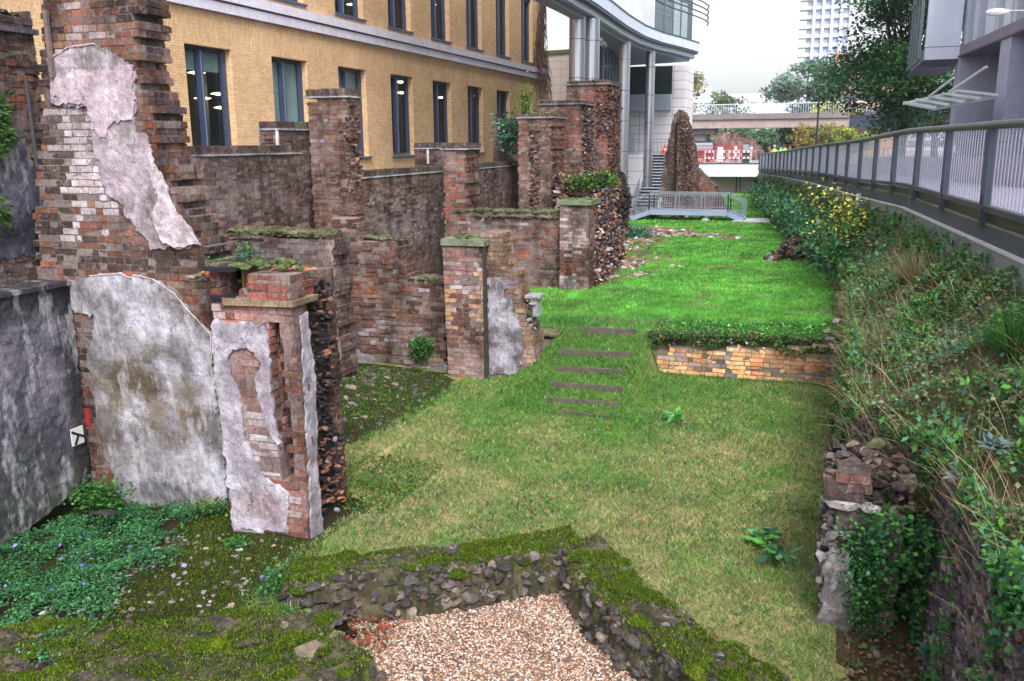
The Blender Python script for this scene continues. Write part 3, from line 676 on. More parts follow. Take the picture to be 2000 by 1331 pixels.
# white marker board leaning in the corner
mk = MB(); q = pw(152, 852, x=-7.86); cy, cz = q[1], q[2]
def dm(x, s_, c): mk.add([(x, cy-s_, cz+s_*.2), (x, cy+s_*.1, cz-s_*1.1), (x, cy+s_, cz), (x, cy-.02, cz+s_*1.1)], [(0, 1, 2, 3)], c)
mk.box(-7.875, -7.86, cy-.085, cy+.085, cz-.1, cz+.1, L(206, 208, 206))
mk.bar((-7.855, cy-.085, cz+.07), (-7.855, cy+.085, cz-.03), .008, .025, L(24, 24, 28)); mk.bar((-7.855, cy-.05, cz-.09), (-7.855, cy+.01, cz+.02), .008, .025, L(24, 24, 28))
mk.build('m', M_PAINT).name = 'marker_board'; tag(bpy.data.objects['marker_board'], 'small white marker board with black bars in the corner of the rendered wall', 'marker')
# ---- 3 plastered pier in front of the tall wall (C)
YC = 6.92; FC = Frame('x', YC)
C1 = empty('plastered_pier', (-5.05, 7.2, 0), 'nearest brick pier with flaking white plaster and an open brick flue at its edge', 'ruined pier')
zc = lambda px, py, rx, rz, p, s: zn(px, py, rx, rz, p, s, YC)
polyC = tr([(457, 1052), (440, 900), (420, 660), (407, 520), (428, 520), (434, 574), (482, 571), (484, 528), (566, 532), (574, 620), (592, 800), (604, 1058)], y=YC)
hole = [(540, 640), (551, 740), (560, 800), (566, 880), (572, 945), (560, 945), (548, 880), (538, 780), (528, 625)]
cC = colf(P_RED+P_BROWN+P_WHITE[4:5], [zc(470, 620, .6, .12, P_RED+P_WHITE[:2], .7), zc(490, 700, .2, .2, P_RED, .9), zc(500, 900, .3, .5, P_WHITE, .9), zc(430, 560, .15, .2, P_BROWN+P_DARK, .7), zc(580, 1000, .1, .3, P_RED+P_WHITE, .6)], 7)
HP = tr(hole, y=YC)
def inh(u, z):
    xs_ = crossings(HP, z); return len(xs_) >= 2 and xs_[0]-.05 < u < xs_[-1]+.05
c_ = MB(); bricks(c_, FC, polyC, .24, cC, rag=.0, prc=.005, skip=inh, core=L(150, 130, 128))
# stone string course near the top
qa, qb = pw(434, 588, y=YC-.03), pw(566, 580, y=YC-.03)
c_.box(qa[0], qb[0]+.04, YC-.045, YC+.4, qa[2]-.03, qa[2]+.03, L(150, 132, 108), jit=.012)
for dz, ins in ((.03, .01), (.105, .035), (.18, .08)):
    u = pw(487, 560, y=YC)[0]
    while u < qb[0]-ins-.05: c_.box(u, min(u+.2, qb[0]-ins), YC-.03+ins*.6, YC+.45, qa[2]+dz, qa[2]+dz+.066, (P_RED+P_DARK+P_BROWN)[rng.integers(18)], jit=.005); u += .21
c_.build('brickwork', M_MASON, C1)
def plC(u, z):
    n1 = fbm(u, z, 3, 51); c = lerp(L(160, 148, 162), L(208, 202, 216), max(0, min(1, .5+2*n1)))
    q = pw(470, 720, y=YC); c = lerp(c, L(110, 104, 108), blob(u, z, q[0], q[2], .2, .22, .9, 3, 5)*.6)
    q = pw(520, 990, y=YC); c = lerp(c, L(150, 128, 130), blob(u, z, q[0], q[2], .35, .22, .5, 3, 6)*.7)
    q = pw(500, 1015, y=YC); c = lerp(c, L(196, 188, 200), blob(u, z, q[0], q[2], .3, .05, .8, 5, 7)*.6)
    return c
pc = MB()
OUT = [(414, 636), (426, 622), (450, 632), (520, 632), (524, 660), (530, 720), (538, 790), (545, 860), (556, 900), (520, 960), (480, 880), (474, 800), (468, 740), (486, 722), (498, 700), (492, 680), (470, 678), (452, 690), (462, 720), (462, 760), (470, 850), (478, 900), (520, 955), (560, 950), (566, 965), (562, 1040), (460, 1030), (446, 930), (436, 830), (424, 740)]
OUTL = [(414, 636), (426, 622), (450, 632), (520, 632), (524, 660), (530, 720), (538, 790), (546, 870), (530, 850), (508, 780), (500, 740), (512, 710), (498, 690), (484, 676), (460, 682), (448, 700), (456, 730), (474, 790), (480, 850), (500, 900), (520, 935), (550, 950), (566, 962), (562, 1040), (460, 1030), (446, 930), (436, 830), (424, 740)]
slab(pc, FC, tr(OUTL, y=YC), -.03, .028, plC, .035, .01, .014)
tag(pc.build('plaster', M_PLASTER, C1), 'flaking lilac white plaster with a bare brick hole')
sk = MB(); a = pw(458, 1036, y=YC-.03); b = pw(566, 1048, y=YC-.03); sk.box(a[0], b[0], YC-.045, YC-.004, a[2]-.03, a[2]+.02, L(140, 132, 140), jit=.004); sk.box(a[0]+.03, b[0]+.06, YC-.02, YC+.3, a[2]-.12, a[2]-.03, L(104, 96, 98), jit=.006); sk.build('stone_skirting', M_STONE, C1)
# right-hand return: narrow plastered cheek + rubble core
xr = -4.56
ch = MB(); slab(ch, Frame('y', xr), [(6.95, .0), (7.14, .0), (7.12, .8), (7.16, 1.6), (7.1, 2.25), (6.98, 2.25)], -.02, .02, lambda u, z: lerp(L(150, 144, 156), L(196, 190, 202), max(0, min(1, .5+2*fbm(u, z, 4, 61)))), .04, .01)
ch.build('plaster_cheek', M_PLASTER, C1)
ro = MB()
for i in range(620):
    z = rng.uniform(-.15, 2.5); y = rng.uniform(7.15, 7.75); x = -4.64-.08*math.sin((y-7.1)*5)+.03*nz(y, z, 4)-.04*(z/2.5)+rng.normal(0, .015)
    p = P_DARK+P_SOOT+P_BROWN[:2] if z > .8 or rng.random() < .5 else P_STOCK[3:5]+P_RED[4:5]+P_BROWN+P_BROWN+P_DARK+P_GREY[:2]
    rocks(ro, [(x, y, z)], [rng.uniform(.03, .07)], [p[rng.integers(len(p))]], flat=.6, lod=ICO1)
ro.box(-5.4, -4.76, 7.14, 7.78, -.2, 2.48, L(44, 38, 38), jit=.02)
tag(ro.build('rubble_core', M_STONE, C1), 'dark exposed rubble core of the pier')
fn = MB(); FF = Frame('x', 7.78)
cF = colf(P_STOCK+P_BROWN+P_RED[:2], [(-4.65, 1.2, .12, 1.6, P_YEL+P_WHITE[:2]+P_RED[:2], .8), (-4.8, 2.3, .4, .4, P_STOCK+P_MOSS[:1], .8)], 9)
bricks(fn, FF, tr([(600, 1075), (596, 800), (590, 524), (628, 522), (630, 560), (636, 620), (645, 760), (654, 900), (662, 1062)], y=7.78), .23, cF, rag=.012)
fn.build('rear_brick_leaf', M_MASON, C1)
# ---- iron fireplace frame standing on the pier
fp = MB(); xa, xb = pw(432, 520, y=7.1)[0], pw(474, 520, y=7.1)[0]; za = pw(440, 572, y=7.05)[2]; zb_ = pw(440, 524, y=7.05)[2]
IR = L(30, 32, 42)
fp.box(xa-.03, xb+.04, 6.84, 7.42, zb_, zb_+.035, IR, jit=.01); fp.box(xa, xa+.02, 6.93, 7.35, za, zb_, IR); fp.box(xb-.02, xb, 7.1, 7.35, za, zb_, L(120, 96, 60)); fp.box(xa, xb, 7.33, 7.36, za, zb_, L(10, 10, 12)); fp.box(xa+.02, xb+.03, 6.88, 7.1, za-.03, za, IR, jit=.006)
tag(fp.build('iron_fire_surround', M_PLAIN), 'open black iron box standing on top of the plastered pier', 'iron fitting')
# terrace top behind the pier, moss and weeds
tt = MB()
tt.box(-5.95, -4.95, 7.5, 8.1, 2.2, 2.5, L(70, 60, 54), jit=.03); mosstop(tt, -5.95, -4.9, 7.2, 8.1, 2.5, 230, .05, P_MOSS+P_DARK[:2]+P_GREY[:1]); mosstop(tt, -5.3, -4.75, 6.95, 7.4, 2.68, 50, .05)
rocks(tt, [(rng.uniform(-5.95, -4.9), rng.uniform(7.2, 8), 2.54) for i in range(70)], rng.uniform(.03, .08, 70), [(P_RED+P_BROWN+P_DARK+P_GREY)[rng.integers(24)] for i in range(70)], lod=ICO1)
tag(tt.build('wall_top_rubble', M_STONE), 'mossy broken wall top with loose bricks behind the plastered pier', 'rubble')
# ---- 4 second cross wall (D) behind the pier
W4 = empty('mossy_cross_wall', (-7.5, 11, .3), 'mossy topped grey brick cross wall with a plastered right end, behind the nearest pier', 'ruined wall')
d = MB(); FD = Frame('x', 11.)
bricks(d, FD, tr([(300, 760), (380, 470), (470, 478), (505, 470), (636, 455), (650, 468), (655, 600), (668, 720), (640, 800)], y=11.), .5, colf(P_GREY+P_BROWN+P_DARK[:2], [(-7.4, 2.3, .7, .3, P_GREY, .6)], 3), rag=.03)
mosstop(d, -8.4, -6.65, 11, 11.5, 2.55, 180, .07); mosstop(d, -7.9, -6.65, 10.97, 11.1, 2.52, 60, .05)
d.build('brickwork', M_MASON, W4)
pd = MB(); slab(pd, FD, tr([(636, 470), (652, 470), (654, 560), (660, 640), (668, 700), (660, 720), (640, 690), (632, 600)], y=11.), -.03, .03, lambda u, z: lerp(L(158, 132, 124), L(108, 100, 104), max(0, min(1, .5+(1.6-z)*.6+fbm(u, z, 2, 71)))), .05, .01)
pd.build('plaster', M_PLASTER, W4)
# ---- 5 long boundary wall at the back (x = -9.5) with copings
W5 = empty('boundary_wall', (-9.5, 18, .4), 'long dark brick boundary wall with a lead strip and soldier brick coping', 'ruined wall')
F5 = Frame('y', -9.5); w5 = MB()
c5 = colf(P_BROWN+P_DARK[:3]+P_GREY[:2], [(12.6, 3.0, 1.6, .5, P_GREY+P_WHITE[4:5]+P_BROWN[5:7], .75), (14, 2.2, 1.8, .5, P_BROWN[:4]+P_DARK, .5), (18.6, 1.9, 3.5, .7, P_WHITE[2:5]+P_GREY+P_BROWN[:2], .85), (20, 2.5, 2.5, .35, P_DARK+P_SOOT, .6), (25.5, 2.6, 3., .8, P_DARK+P_SOOT, .6), (24, 1.5, 3., .5, P_BROWN, .5)], 12, lime=.45)
bricks(w5, F5, [(7.9, .3), (16, .3), (16, 3.62), (7.9, 3.62)], .36, c5, rag=0, crumble=.03)
bricks(w5, F5, [(16.01, .3), (28.4, .3), (28.4, 3.06), (16.01, 3.06)], .36, c5, rag=0, crumble=.06)
w5.build('brickwork', M_MASON, W5)
k5 = MB(); coping(k5, -9.86, -9.5, 7.9, 14.9, 3.62); coping(k5, -9.86, -9.5, 16.3, 28.3, 3.06); k5.build('coping', M_MASON, W5)
# small raised stubs behind
def stub(px0, px1, pyt, pyb, y_, name, lab, planted=False):
    a, b = pw(px0, pyt, x=-9.9), pw(px1, pyt, x=-9.9)
    m_ = MB(); bricks(m_, Frame('y', -9.9), [(a[1], pw(px0, pyb, x=-9.9)[2]-.3), (b[1], pw(px0, pyb, x=-9.9)[2]-.3), (b[1], a[2]), (a[1], a[2])], .4, colf(P_BROWN+P_DARK+P_GREY, seed=4), rag=.01); coping(m_, -10.3, -9.9, a[1], b[1], a[2]-.02)
    m_.box(-9.93, -9.88, a[1]-.02, a[1]+.015, a[2]-.4, a[2], L(220, 218, 224)); tag(m_.build(name, M_MASON), lab, 'ruined pier')
stub(541, 612, 252, 272, 0, 'wall_stub', 'short coped wall stub left of the tall tan pier')
stub(836, 868, 290, 318, 0, 'wall_stub', 'low coped wall stub left of the narrow red brown pier')
stub(985, 1010, 240, 300, 0, 'wall_stub', 'dark wall stub with a leafy shrub, left of the three stepped piers')
# tall tan pier
W6 = empty('chimney_pier', (-8.9, 15, .4), 'tall narrow tan brick pier with soldier coping rising from the boundary wall', 'ruined pier')
m6 = MB(); F6 = Frame('x', 15.)
c6 = colf(P_STOCK+P_BROWN, [(-9, 3.6, .6, .6, P_BROWN+P_WHITE[4:], .5), (-9.2, 2.4, .4, .4, P_BROWN+P_DARK, .7), (-8.5, 4., .15, 1.5, P_BROWN+P_DARK, .6)], 14)
bricks(m6, F6, [(-9.33, .3), (-8.55, .3), (-8.5, 2.6), (-8.56, 3.4), (-8.5, 4.7), (-9.33, 4.58)], .5, c6, rag=.02)
rocks(m6, [(-8.53+rng.normal(0, .02), rng.uniform(15.1, 15.5), z) for z in rng.uniform(1.2, 4.5, 110)], rng.uniform(.04, .09, 110), [(P_DARK+P_BROWN)[rng.integers(15)] for i in range(110)], lod=ICO1)
m6.build('brickwork', M_MASON, W6); k6 = MB(); coping(k6, -9.35, -8.48, 14.98, 15.5, 4.64, axis='x'); k6.build('coping', M_MASON, W6)
# narrow pier
W7 = empty('narrow_pier', (-8.5, 20, .5), 'narrow crumbling red brown brick pier midway along the boundary wall', 'ruined pier')
m7 = MB(); F7 = Frame('x', 20.)
bricks(m7, F7, [(-8.78, .4), (-8.12, .4), (-8.2, 1.8), (-8.18, 3.62), (-8.75, 3.62)], .9, colf(P_BROWN+P_RED+P_DARK[:2], [(-8.4, 3.2, .4, .4, P_RED+P_DARK, .7), (-8.4, 1.4, .5, .7, P_BROWN+P_GREY, .6)], 15), rag=.03, miss=.08, crumble=.15)
m7.build('brickwork', M_MASON, W7); k7 = MB(); coping(k7, -8.8, -8.12, 19.98, 20.9, 3.64, axis='x'); k7.build('coping', M_MASON, W7)
# ---- 6 cross wall left of the middle pillar (y=13.4)
W8 = empty('brown_cross_wall', (-7, 13.4, 0), 'broad brown brick cross wall with lime bloom, between the nearest pier and the middle pillar', 'ruined wall')
m8 = MB(); F8 = Frame('x', 13.4)
z8 = lambda px, py, rx, rz, p, s: zn(px, py, rx, rz, p, s, 13.4)
poly8 = tr([(640, 800), (645, 560), (642, 430), (690, 432), (700, 470), (722, 470), (785, 480), (792, 500), (790, 520), (800, 545), (872, 545), (872, 760), (640, 800)], y=13.4)
c8 = colf(P_BROWN+P_STOCK[4:6]+P_DARK[:2], [z8(700, 500, .5, .3, P_DARK+P_BROWN+P_GREY, .6), z8(740, 570, .5, .35, P_RED[4:]+P_BROWN+P_STOCK[:2], .7), z8(760, 650, .8, .25, P_GREY+P_WHITE+P_BROWN, .75), z8(790, 705, .7, .14, P_GREY+P_WHITE+P_YEL[:2], .75), z8(850, 620, .25, .2, P_DARK, .7), z8(840, 580, .3, .15, P_GREY+P_WHITE, .5)], 17)
bricks(m8, F8, poly8, .45, c8, rag=.05, miss=.02, crumble=.1, prc=.012)
q1, q2 = pw(800, 545, y=13.4), pw(870, 545, y=13.4)
mosstop(m8, q1[0], q2[0], 13.36, 13.8, q1[2]+.0, 70, .05); mosstop(m8, -7.4, -6.6, 13.4, 13.8, 2.22, 40, .06)
m8.build('brickwork', M_MASON, W8)
s8 = MB(); slab(s8, F8, tr([(645, 560), (668, 640), (700, 680), (735, 705), (740, 735), (875, 712), (875, 745), (660, 790)], y=13.4), -.035, .03, lambda u, z: lerp(L(116, 108, 112), L(168, 160, 168), max(0, min(1, .5+2*fbm(u, z, 2.5, 81)))), .06, .012, .02)
s8.build('plaster', M_PLASTER, W8)
# ---- 7 middle pillar and its plastered neighbour
W9 = empty('middle_pillar', (-5.4, 13.1, 0), 'slender stone capped red and cream brick pillar in the middle of the lower lawn edge', 'ruined pier')
m9 = MB(); F9 = Frame('x', 13.02)
c9 = colf(P_RED[:4]+P_BROWN[:4]+P_WHITE[3:5], [(-5.68, 1.3, .09, .55, P_YEL+P_WHITE[:1], .95), (-5.13, 1.25, .12, .75, P_YEL+P_WHITE[:1], .95), (-5.4, .9, .2, .45, P_BROWN[:3]+P_DARK[3:4], .9), (-5.4, .2, .5, .4, P_BROWN, .9), (-5.4, 1.75, .35, .3, P_WHITE[3:]+P_RED[5:6]+P_BROWN[:1], .6), (-5.4, 2.12, .35, .1, P_RED, .8), (-5.1, 2.05, .08, .15, P_DARK, .7)], 19, gain=1.2)
bricks(m9, F9, [(-5.7, -.2), (-5.06, -.2), (-5.06, 2.2), (-5.76, 2.2)], .45, c9, rag=0)
m9.build('brickwork', M_MASON, W9)
cp = MB(); cp.box(-5.78, -5.02, 12.98, 13.5, 2.2, 2.3, L(112, 120, 100), jit=.008); mosstop(cp, -5.7, -5.1, 13, 13.45, 2.31, 30, .05); tag(cp.build('stone_cap', M_STONE, W9), 'mossy stone cap')
W10 = empty('plastered_buttress', (-4.7, 13.3, 0), 'sloping grey plastered buttress wall just right of the middle pillar', 'ruined wall')
m10 = MB(); F10 = Frame('x', 13.25)
poly10 = tr([(948, 760), (940, 456), (983, 456), (984, 478), (984, 508), (990, 512), (990, 528), (1012, 530), (1013, 562), (1016, 566), (1018, 597), (1024, 600), (1028, 625), (1034, 640), (1044, 668), (1048, 700), (1048, 740)], y=13.25)
bricks(m10, F10, poly10, .5, colf(P_YEL[:2]+P_STOCK+P_GREY[:2], [(-4.85, 1.6, .4, .12, P_GREY+P_WHITE[3:]+P_RED[:1], .9), (-4.9, 2.2, .3, .3, P_YEL+P_MOSS[:2]+P_STOCK, .8), (-4.3, 1., .15, .2, P_RED, .6)], 21), rag=.015)
m10.build('brickwork', M_MASON, W10)
s10 = MB(); slab(s10, F10, tr([(948, 735), (944, 560), (950, 546), (975, 540), (990, 560), (984, 582), (1002, 584), (1006, 610), (1020, 640), (1026, 680), (1018, 700), (1012, 735), (990, 730)], y=13.25), -.04, .036, lambda u, z: lerp(L(118, 112, 120), L(188, 182, 198), max(0, min(1, .5+2.6*fbm(u, z, 3.2, 91)))), .05, .014, .02)
s10.build('plaster', M_PLASTER, W10)
ds = MB(); ds.bar((-5.02, 13.03, .1), (-5.045, 13.03, 2.25), .04, .05, L(52, 54, 50)); ds.build('timber_batten', M_TIMBER, W10)
cbk = MB(); q = pw(1043, 580, y=13.4); cbk.box(q[0]-.13, q[0]+.1, 13.3, 13.6, q[2]-.03, q[2]+.03, L(150, 148, 152), jit=.012); cbk.box(q[0]-.02, q[0]+.07, 13.35, 13.55, q[2]-.32, q[2]-.03, L(150, 150, 158), jit=.015)
rocks(cbk, [(q[0]-.1+rng.uniform(-.1, .12), 13.4+rng.uniform(-.05, .15), rng.uniform(.5, q[2]-.05)) for i in range(46)], rng.uniform(.05, .1, 46), [(P_GREY+P_DARK[:1]+P_MOSS[:2])[rng.integers(8)] for i in range(46)], lod=ICO1)
tag(cbk.build('stone_bracket', M_STONE), 'pale stone corbel with rubble below it, on the right end of the buttress wall', 'stone')
# ---- 8 far cross wall with moss top and its pier (y=20)
W11 = empty('garden_wall', (-6.9, 20, .4), 'long low brick wall with a thick moss top, in front of the three red piers', 'ruined wall')
m11 = MB(); F11 = Frame('x', 20.)
z11 = lambda px, py, rx, rz, p, s: zn(px, py, rx, rz, p, s, 20.)
bricks(m11, F11, tr([(872, 640), (872, 416), (1100, 414), (1104, 640)], y=20.), .4, colf(P_BROWN+P_GREY[:3]+P_RED[:2], [z11(1080, 500, .5, .4, P_BROWN[:3]+P_DARK[3:4], .9), z11(960, 440, .9, .25, P_GREY+P_WHITE[4:], .6), z11(1000, 420, 1.3, .1, P_MOSS+P_GREY, .7), z11(1010, 500, .5, .15, P_RED, .5)], 23), rag=.02, miss=.02)
mosstop(m11, -8.5, -5.78, 20, 20.4, 2.2, 330, .08); mosstop(m11, -8., -5.78, 19.93, 20.0, 2.08, 90, .05)
m11.build('brickwork', M_MASON, W11)
W12 = empty('capped_gate_pier', (-5.4, 19.8, .5), 'whitewashed square brick pier with a mossy cap ending the moss topped wall', 'ruined pier')
m12 = MB(); bricks(m12, Frame('x', 19.75), [(-5.76, .1), (-5.06, .1), (-5.04, 2.4), (-5.76, 2.4)], .8, colf(P_BROWN+P_RED[:2], [(-5.4, 1.6, .4, .35, P_WHITE+P_BROWN[:2], .85), (-5.4, 2.2, .5, .25, P_WHITE+P_BROWN+P_GREY, .6), (-5.4, .6, .4, .15, P_WHITE+P_GREY, .7)], 25), rag=0)
m12.build('brickwork', M_MASON, W12)
cp = MB(); cp.box(-5.82, -5.0, 19.68, 20.6, 2.4, 2.5, L(104, 116, 88), jit=.01); mosstop(cp, -5.75, -5.1, 19.75, 20.5, 2.5, 24, .06); cp.build('stone_cap', M_STONE, W12)
# rubble ends right of it
er = MB()
for i in range(1700):
    y = rng.uniform(20.2, 25.5); z = rng.uniform(.2, 2.3-(y-20.2)*.12); x = -4.98-(y-20)*.1+rng.normal(0, .05)-.12*z*.3
    rocks(er, [(x, y, z)], [rng.uniform(.05, .1)], [(P_BROWN+P_DARK+P_DARK+P_GREY+P_WHITE[3:4])[rng.integers(27)]], lod=ICO1)
er.add([(-5.75, 20.6, 0), (-5.2, 20.6, 0), (-5.25, 20.6, 1.9), (-5.75, 20.6, 1.9), (-6.6, 25.6, 0), (-5.8, 25.6, 0), (-5.9, 25.6, 1.1), (-6.6, 25.6, 1.1)], BOXF[:0].tolist() or [(0, 1, 2, 3), (1, 5, 6, 2), (3, 2, 6, 7)], L(50, 44, 42))
tag(er.build('rubble_wall', M_STONE), 'dark broken rubble wall running back from the capped pier', 'ruined wall')
# ---- 9 three stepped red piers
def redpier(y0, dep, x0, x1, zt, strips, lab, rub=None, seed=30, side=None):
    W_ = empty('stepped_pier', ((x0+x1)/2, y0, 0), lab, 'ruined pier')
    m_ = MB(); Fr = Frame('x', y0)
    def cf(u, z):
        p = P_RED
        for a, b, pp_ in strips:
            if a <= u < b: p = pp_
        if nz(u, z, 1.4, seed) > .28: p = P_DARK+P_BROWN[:2]
        if z < 2.6 and rng.random() < .6: p = P_BROWN+P_GREY+P_DARK
        return lerp(p[rng.integers(len(p))]*rng.uniform(.75, 1.15), L(92, 68, 64), .42)*.88
    bricks(m_, Fr, [(x0, -.3), (x1+.05, -.3), (x1, zt), (x0, zt)], dep, cf, rag=.03, miss=.02, crumble=.05)
    if rub:
        a, b, za, zb2 = rub; n = int((b-a)*(zb2-za)*170)
        rocks(m_, [(rng.uniform(a, b), y0+rng.normal(-.02, .03), rng.uniform(za, zb2)) for i in range(n)], rng.uniform(.04, .09, n), [(P_BROWN+P_WHITE[4:5]+P_DARK+P_STOCK[:2]+P_DARK)[rng.integers(24)]*.85 for i in range(n)], lod=ICO1)
    if side:
        n = int(dep*(zt-side[0])*170)
        rocks(m_, [(x1+rng.normal(0, .04), y0+rng.uniform(0, dep), rng.uniform(side[0], zt-.1)) for i in range(n)], rng.uniform(.045, .1, n), [side[1][rng.integers(len(side[1]))] for i in range(n)], lod=ICO1)
    m_.build('brickwork', M_MASON, W_)
    k_ = MB(); k_.box(x0-.06, x1+.06, y0-.06, y0+dep, zt, zt+.05, L(120, 126, 132), jit=.006); u = x0
    while u < x1: k_.box(u, u+.1, y0-.02, y0+dep, zt+.05, zt+.13*rng.uniform(.9, 1.1), P_DARK[rng.integers(6)]*1.2, jit=.005); u += .108
    mosstop(k_, x0, x1, y0, y0+.5, zt+.14, 14, .07); k_.build('coping', M_MASON, W_)
DKS = P_DARK+P_SOOT
redpier(26., 1.5, -8.9, -7.85, 4.5, [(-8.9, -8.52, P_BROWN+P_RED[:3]+P_WHITE[3:4]), (-8.52, -8.2, P_SOOT+P_DARK), (-8.2, -7.8, P_DARK+P_BROWN[:3])], 'lowest and nearest of the three stepped red piers, with a rubble strip down its face', rub=(-8.52, -8.2, 1.2, 4.2))
redpier(29., 1.6, -9.2, -7.72, 5.0, [(-9.2, -8.5, P_BROWN+P_GREY+P_WHITE[4:5]), (-8.5, -7.7, P_RED+P_RED+P_WHITE[3:4])], 'middle one of the three stepped piers, bright red with pale mortar', side=(2.6, P_GREY+P_DARK))
redpier(32., 1.9, -9.1, -7.55, 5.8, [(-9.1, -8.72, P_BROWN+P_DARK+P_WHITE[3:4]), (-8.72, -8.2, P_RED), (-8.2, -7.5, P_RED+P_BROWN[:2])], 'tallest and farthest of the three stepped red piers', rub=(-8., -7.5, 4.0, 5.7), side=(-.2, P_BROWN+P_DARK+P_DARK+P_SOOT))
bs = MB()   # broken base masses below and right of the piers
for i in range(4200):
    y = rng.uniform(25.4, 36); top = 2.75+.25*nz(y, 1, .8)-max(0, y-34)*.5
    z = rng.uniform(-.3, top); x = -7.25-.012*(y-26)+.35*nz(y, z, .6, 4)-.22*z*.4+rng.normal(0, .05)
    p = DKS if nz(y, z*.3, .9, 8) > .02 else P_BROWN+P_GREY+P_STOCK[4:6]+P_DARK[:3]+P_WHITE[4:5]
    rocks(bs, [(x, y, z)], [rng.uniform(.06, .14)], [p[rng.integers(len(p))]], lod=ICO1, flat=.8)
bs.box(-9., -7.95, 26.1, 35.5, -.4, 2.3, L(56, 48, 46), jit=.08)
mosstop(bs, -8.8, -7.2, 26, 30, 2.6, 70, .14, P_MOSS+P_DARK[:2])
tag(bs.build('ruined_base_wall', M_STONE), 'massive rubble base with black flue recesses under the stepped piers', 'ruined wall')
# ---- 10 spire-like ruin
YS = 54.
W13 = empty('spire_ruin', (-7.5, YS, -.5), 'tall pointed ruin of brick and rubble standing behind the steel footbridge', 'ruined wall')
m13 = MB(); pS = tr([(1283, 470), (1290, 420), (1292, 350), (1300, 300), (1312, 240), (1318, 222), (1325, 214), (1333, 218), (1346, 250), (1352, 285), (1360, 330), (1375, 345), (1396, 366), (1410, 400), (1426, 440), (1430, 470)], y=YS)
zs = lambda px, py, rx, rz, p, s: zn(px, py, rx, rz, p, s, YS)
bricks(m13, Frame('x', YS), pS, 1.6, colf(P_BROWN+P_DARK+P_RED[:2], [zs(1305, 300, .35, 3, P_DARK+P_BROWN[:2]+P_MOSS[:1], .9), zs(1362, 380, .9, 1., P_RED[4:]+P_BROWN+P_RED[:1], .8), zs(1400, 400, .8, .8, P_STOCK[3:]+P_BROWN, .6)], 33), rag=.05, course=.11)
sp = []
for i in range(800):
    py = rng.uniform(225, 395); c_x = np.interp(py, [220, 260, 330, 395], [1328, 1342, 1338, 1342]); w_ = np.interp(py, [220, 300, 395], [6, 18, 12]); sp.append(pw(c_x+rng.normal(0, w_*.5), py, y=YS-.1+rng.normal(0, .08)))
for i in range(240):
    t_ = rng.uniform(0, 1); px = np.interp(t_, [0, .3, .5, 1], [1333, 1354, 1376, 1424]); py = np.interp(t_, [0, .3, .5, 1], [220, 320, 352, 440]); sp.append(pw(px-rng.uniform(0, 6), py+3, y=YS+rng.uniform(0, 1.2)))
rocks(m13, sp, rng.uniform(.04, .1, len(sp)), [(P_BROWN+P_GREY+P_STOCK[:2]+P_DARK+P_BROWN)[rng.integers(31)] for i in sp], lod=ICO1)
m13.build('masonry', M_MASON, W13)
# dark flue slot
fl = MB(); a = pw(1322, 240, y=YS-.03); b = pw(1318, 400, y=YS-.03); fl.bar(a, b, .22, .12, L(22, 20, 22)); fl.build('flue_slot', M_PLAIN, W13)
# ---- 11 low brick retaining wall across the lawn
W14 = empty('low_retaining_wall', (-1.2, 14.8, 0), 'low yellow brick retaining wall with crumbling top below the upper lawn', 'low wall')
m14 = MB(); F14 = Frame('x', 14.72)
p14 = tr([(1235, 692), (1262, 680), (1300, 684), (1340, 678), (1400, 684), (1440, 680), (1480, 684), (1560, 680), (1600, 674), (1648, 664), (1648, 780), (1235, 760)], y=14.72)
z14 = lambda px, py, rx, rz, p, s: zn(px, py, rx, rz, p, s, 14.72)
bricks(m14, F14, p14, .3, colf(P_YEL+P_YEL+P_RED[3:4]+P_YEL[3:4], [z14(1320, 700, .8, .2, P_YEL+P_GREY+P_STOCK, .7), z14(1420, 710, .12, .3, P_GREY, .8), z14(1640, 720, .12, .5, P_GREY+P_WHITE[4:], .9), z14(1540, 752, .9, .06, pal((150, 160, 60), (170, 170, 80)), .6)], 35, jit=.1, lime=.5, gain=1.25), rag=.02, miss=.02, core=L(120, 110, 96), prc=.004)
m14.build('brickwork', M_STONE, W14)
n = 120; tp = MB(); rocks(tp, [(x, 14.8+rng.uniform(-.08, .3), G(-1, 14.7)+.52+.07*math.sin(x*4)+rng.uniform(-.1, .05)) for x in rng.uniform(-2.75, .35, n)], rng.uniform(.03, .07, n), [(P_GREY+P_WHITE[4:5]+P_YEL[:2]+P_BROWN[:2]+P_MOSS)[rng.integers(14)] for i in range(n)], lod=ICO1)
rocks(tp, [(.22, 14.6, .72), (.3, 14.5, .6), (.15, 14.55, .85), (.3, 14.9, .95)], [.12, .13, .1, .12], P_GREY[:4], flat=.5); tp.build('rubble_top', M_STONE, W14)
m15 = MB(); bricks(m15, Frame('x', 14.4), [(-4.95, -.1), (-4.2, -.1), (-4.2, .47), (-4.95, .5)], .3, colf(P_YEL+P_STOCK+P_RED[:1], [], 36), rag=.04); mosstop(m15, -4.85, -4.3, 14.38, 14.7, .55, 60, .09); tag(m15.build('low_brick_stub', M_MASON), 'short low brick stub with a moss mound, left of the timber steps', 'low wall')
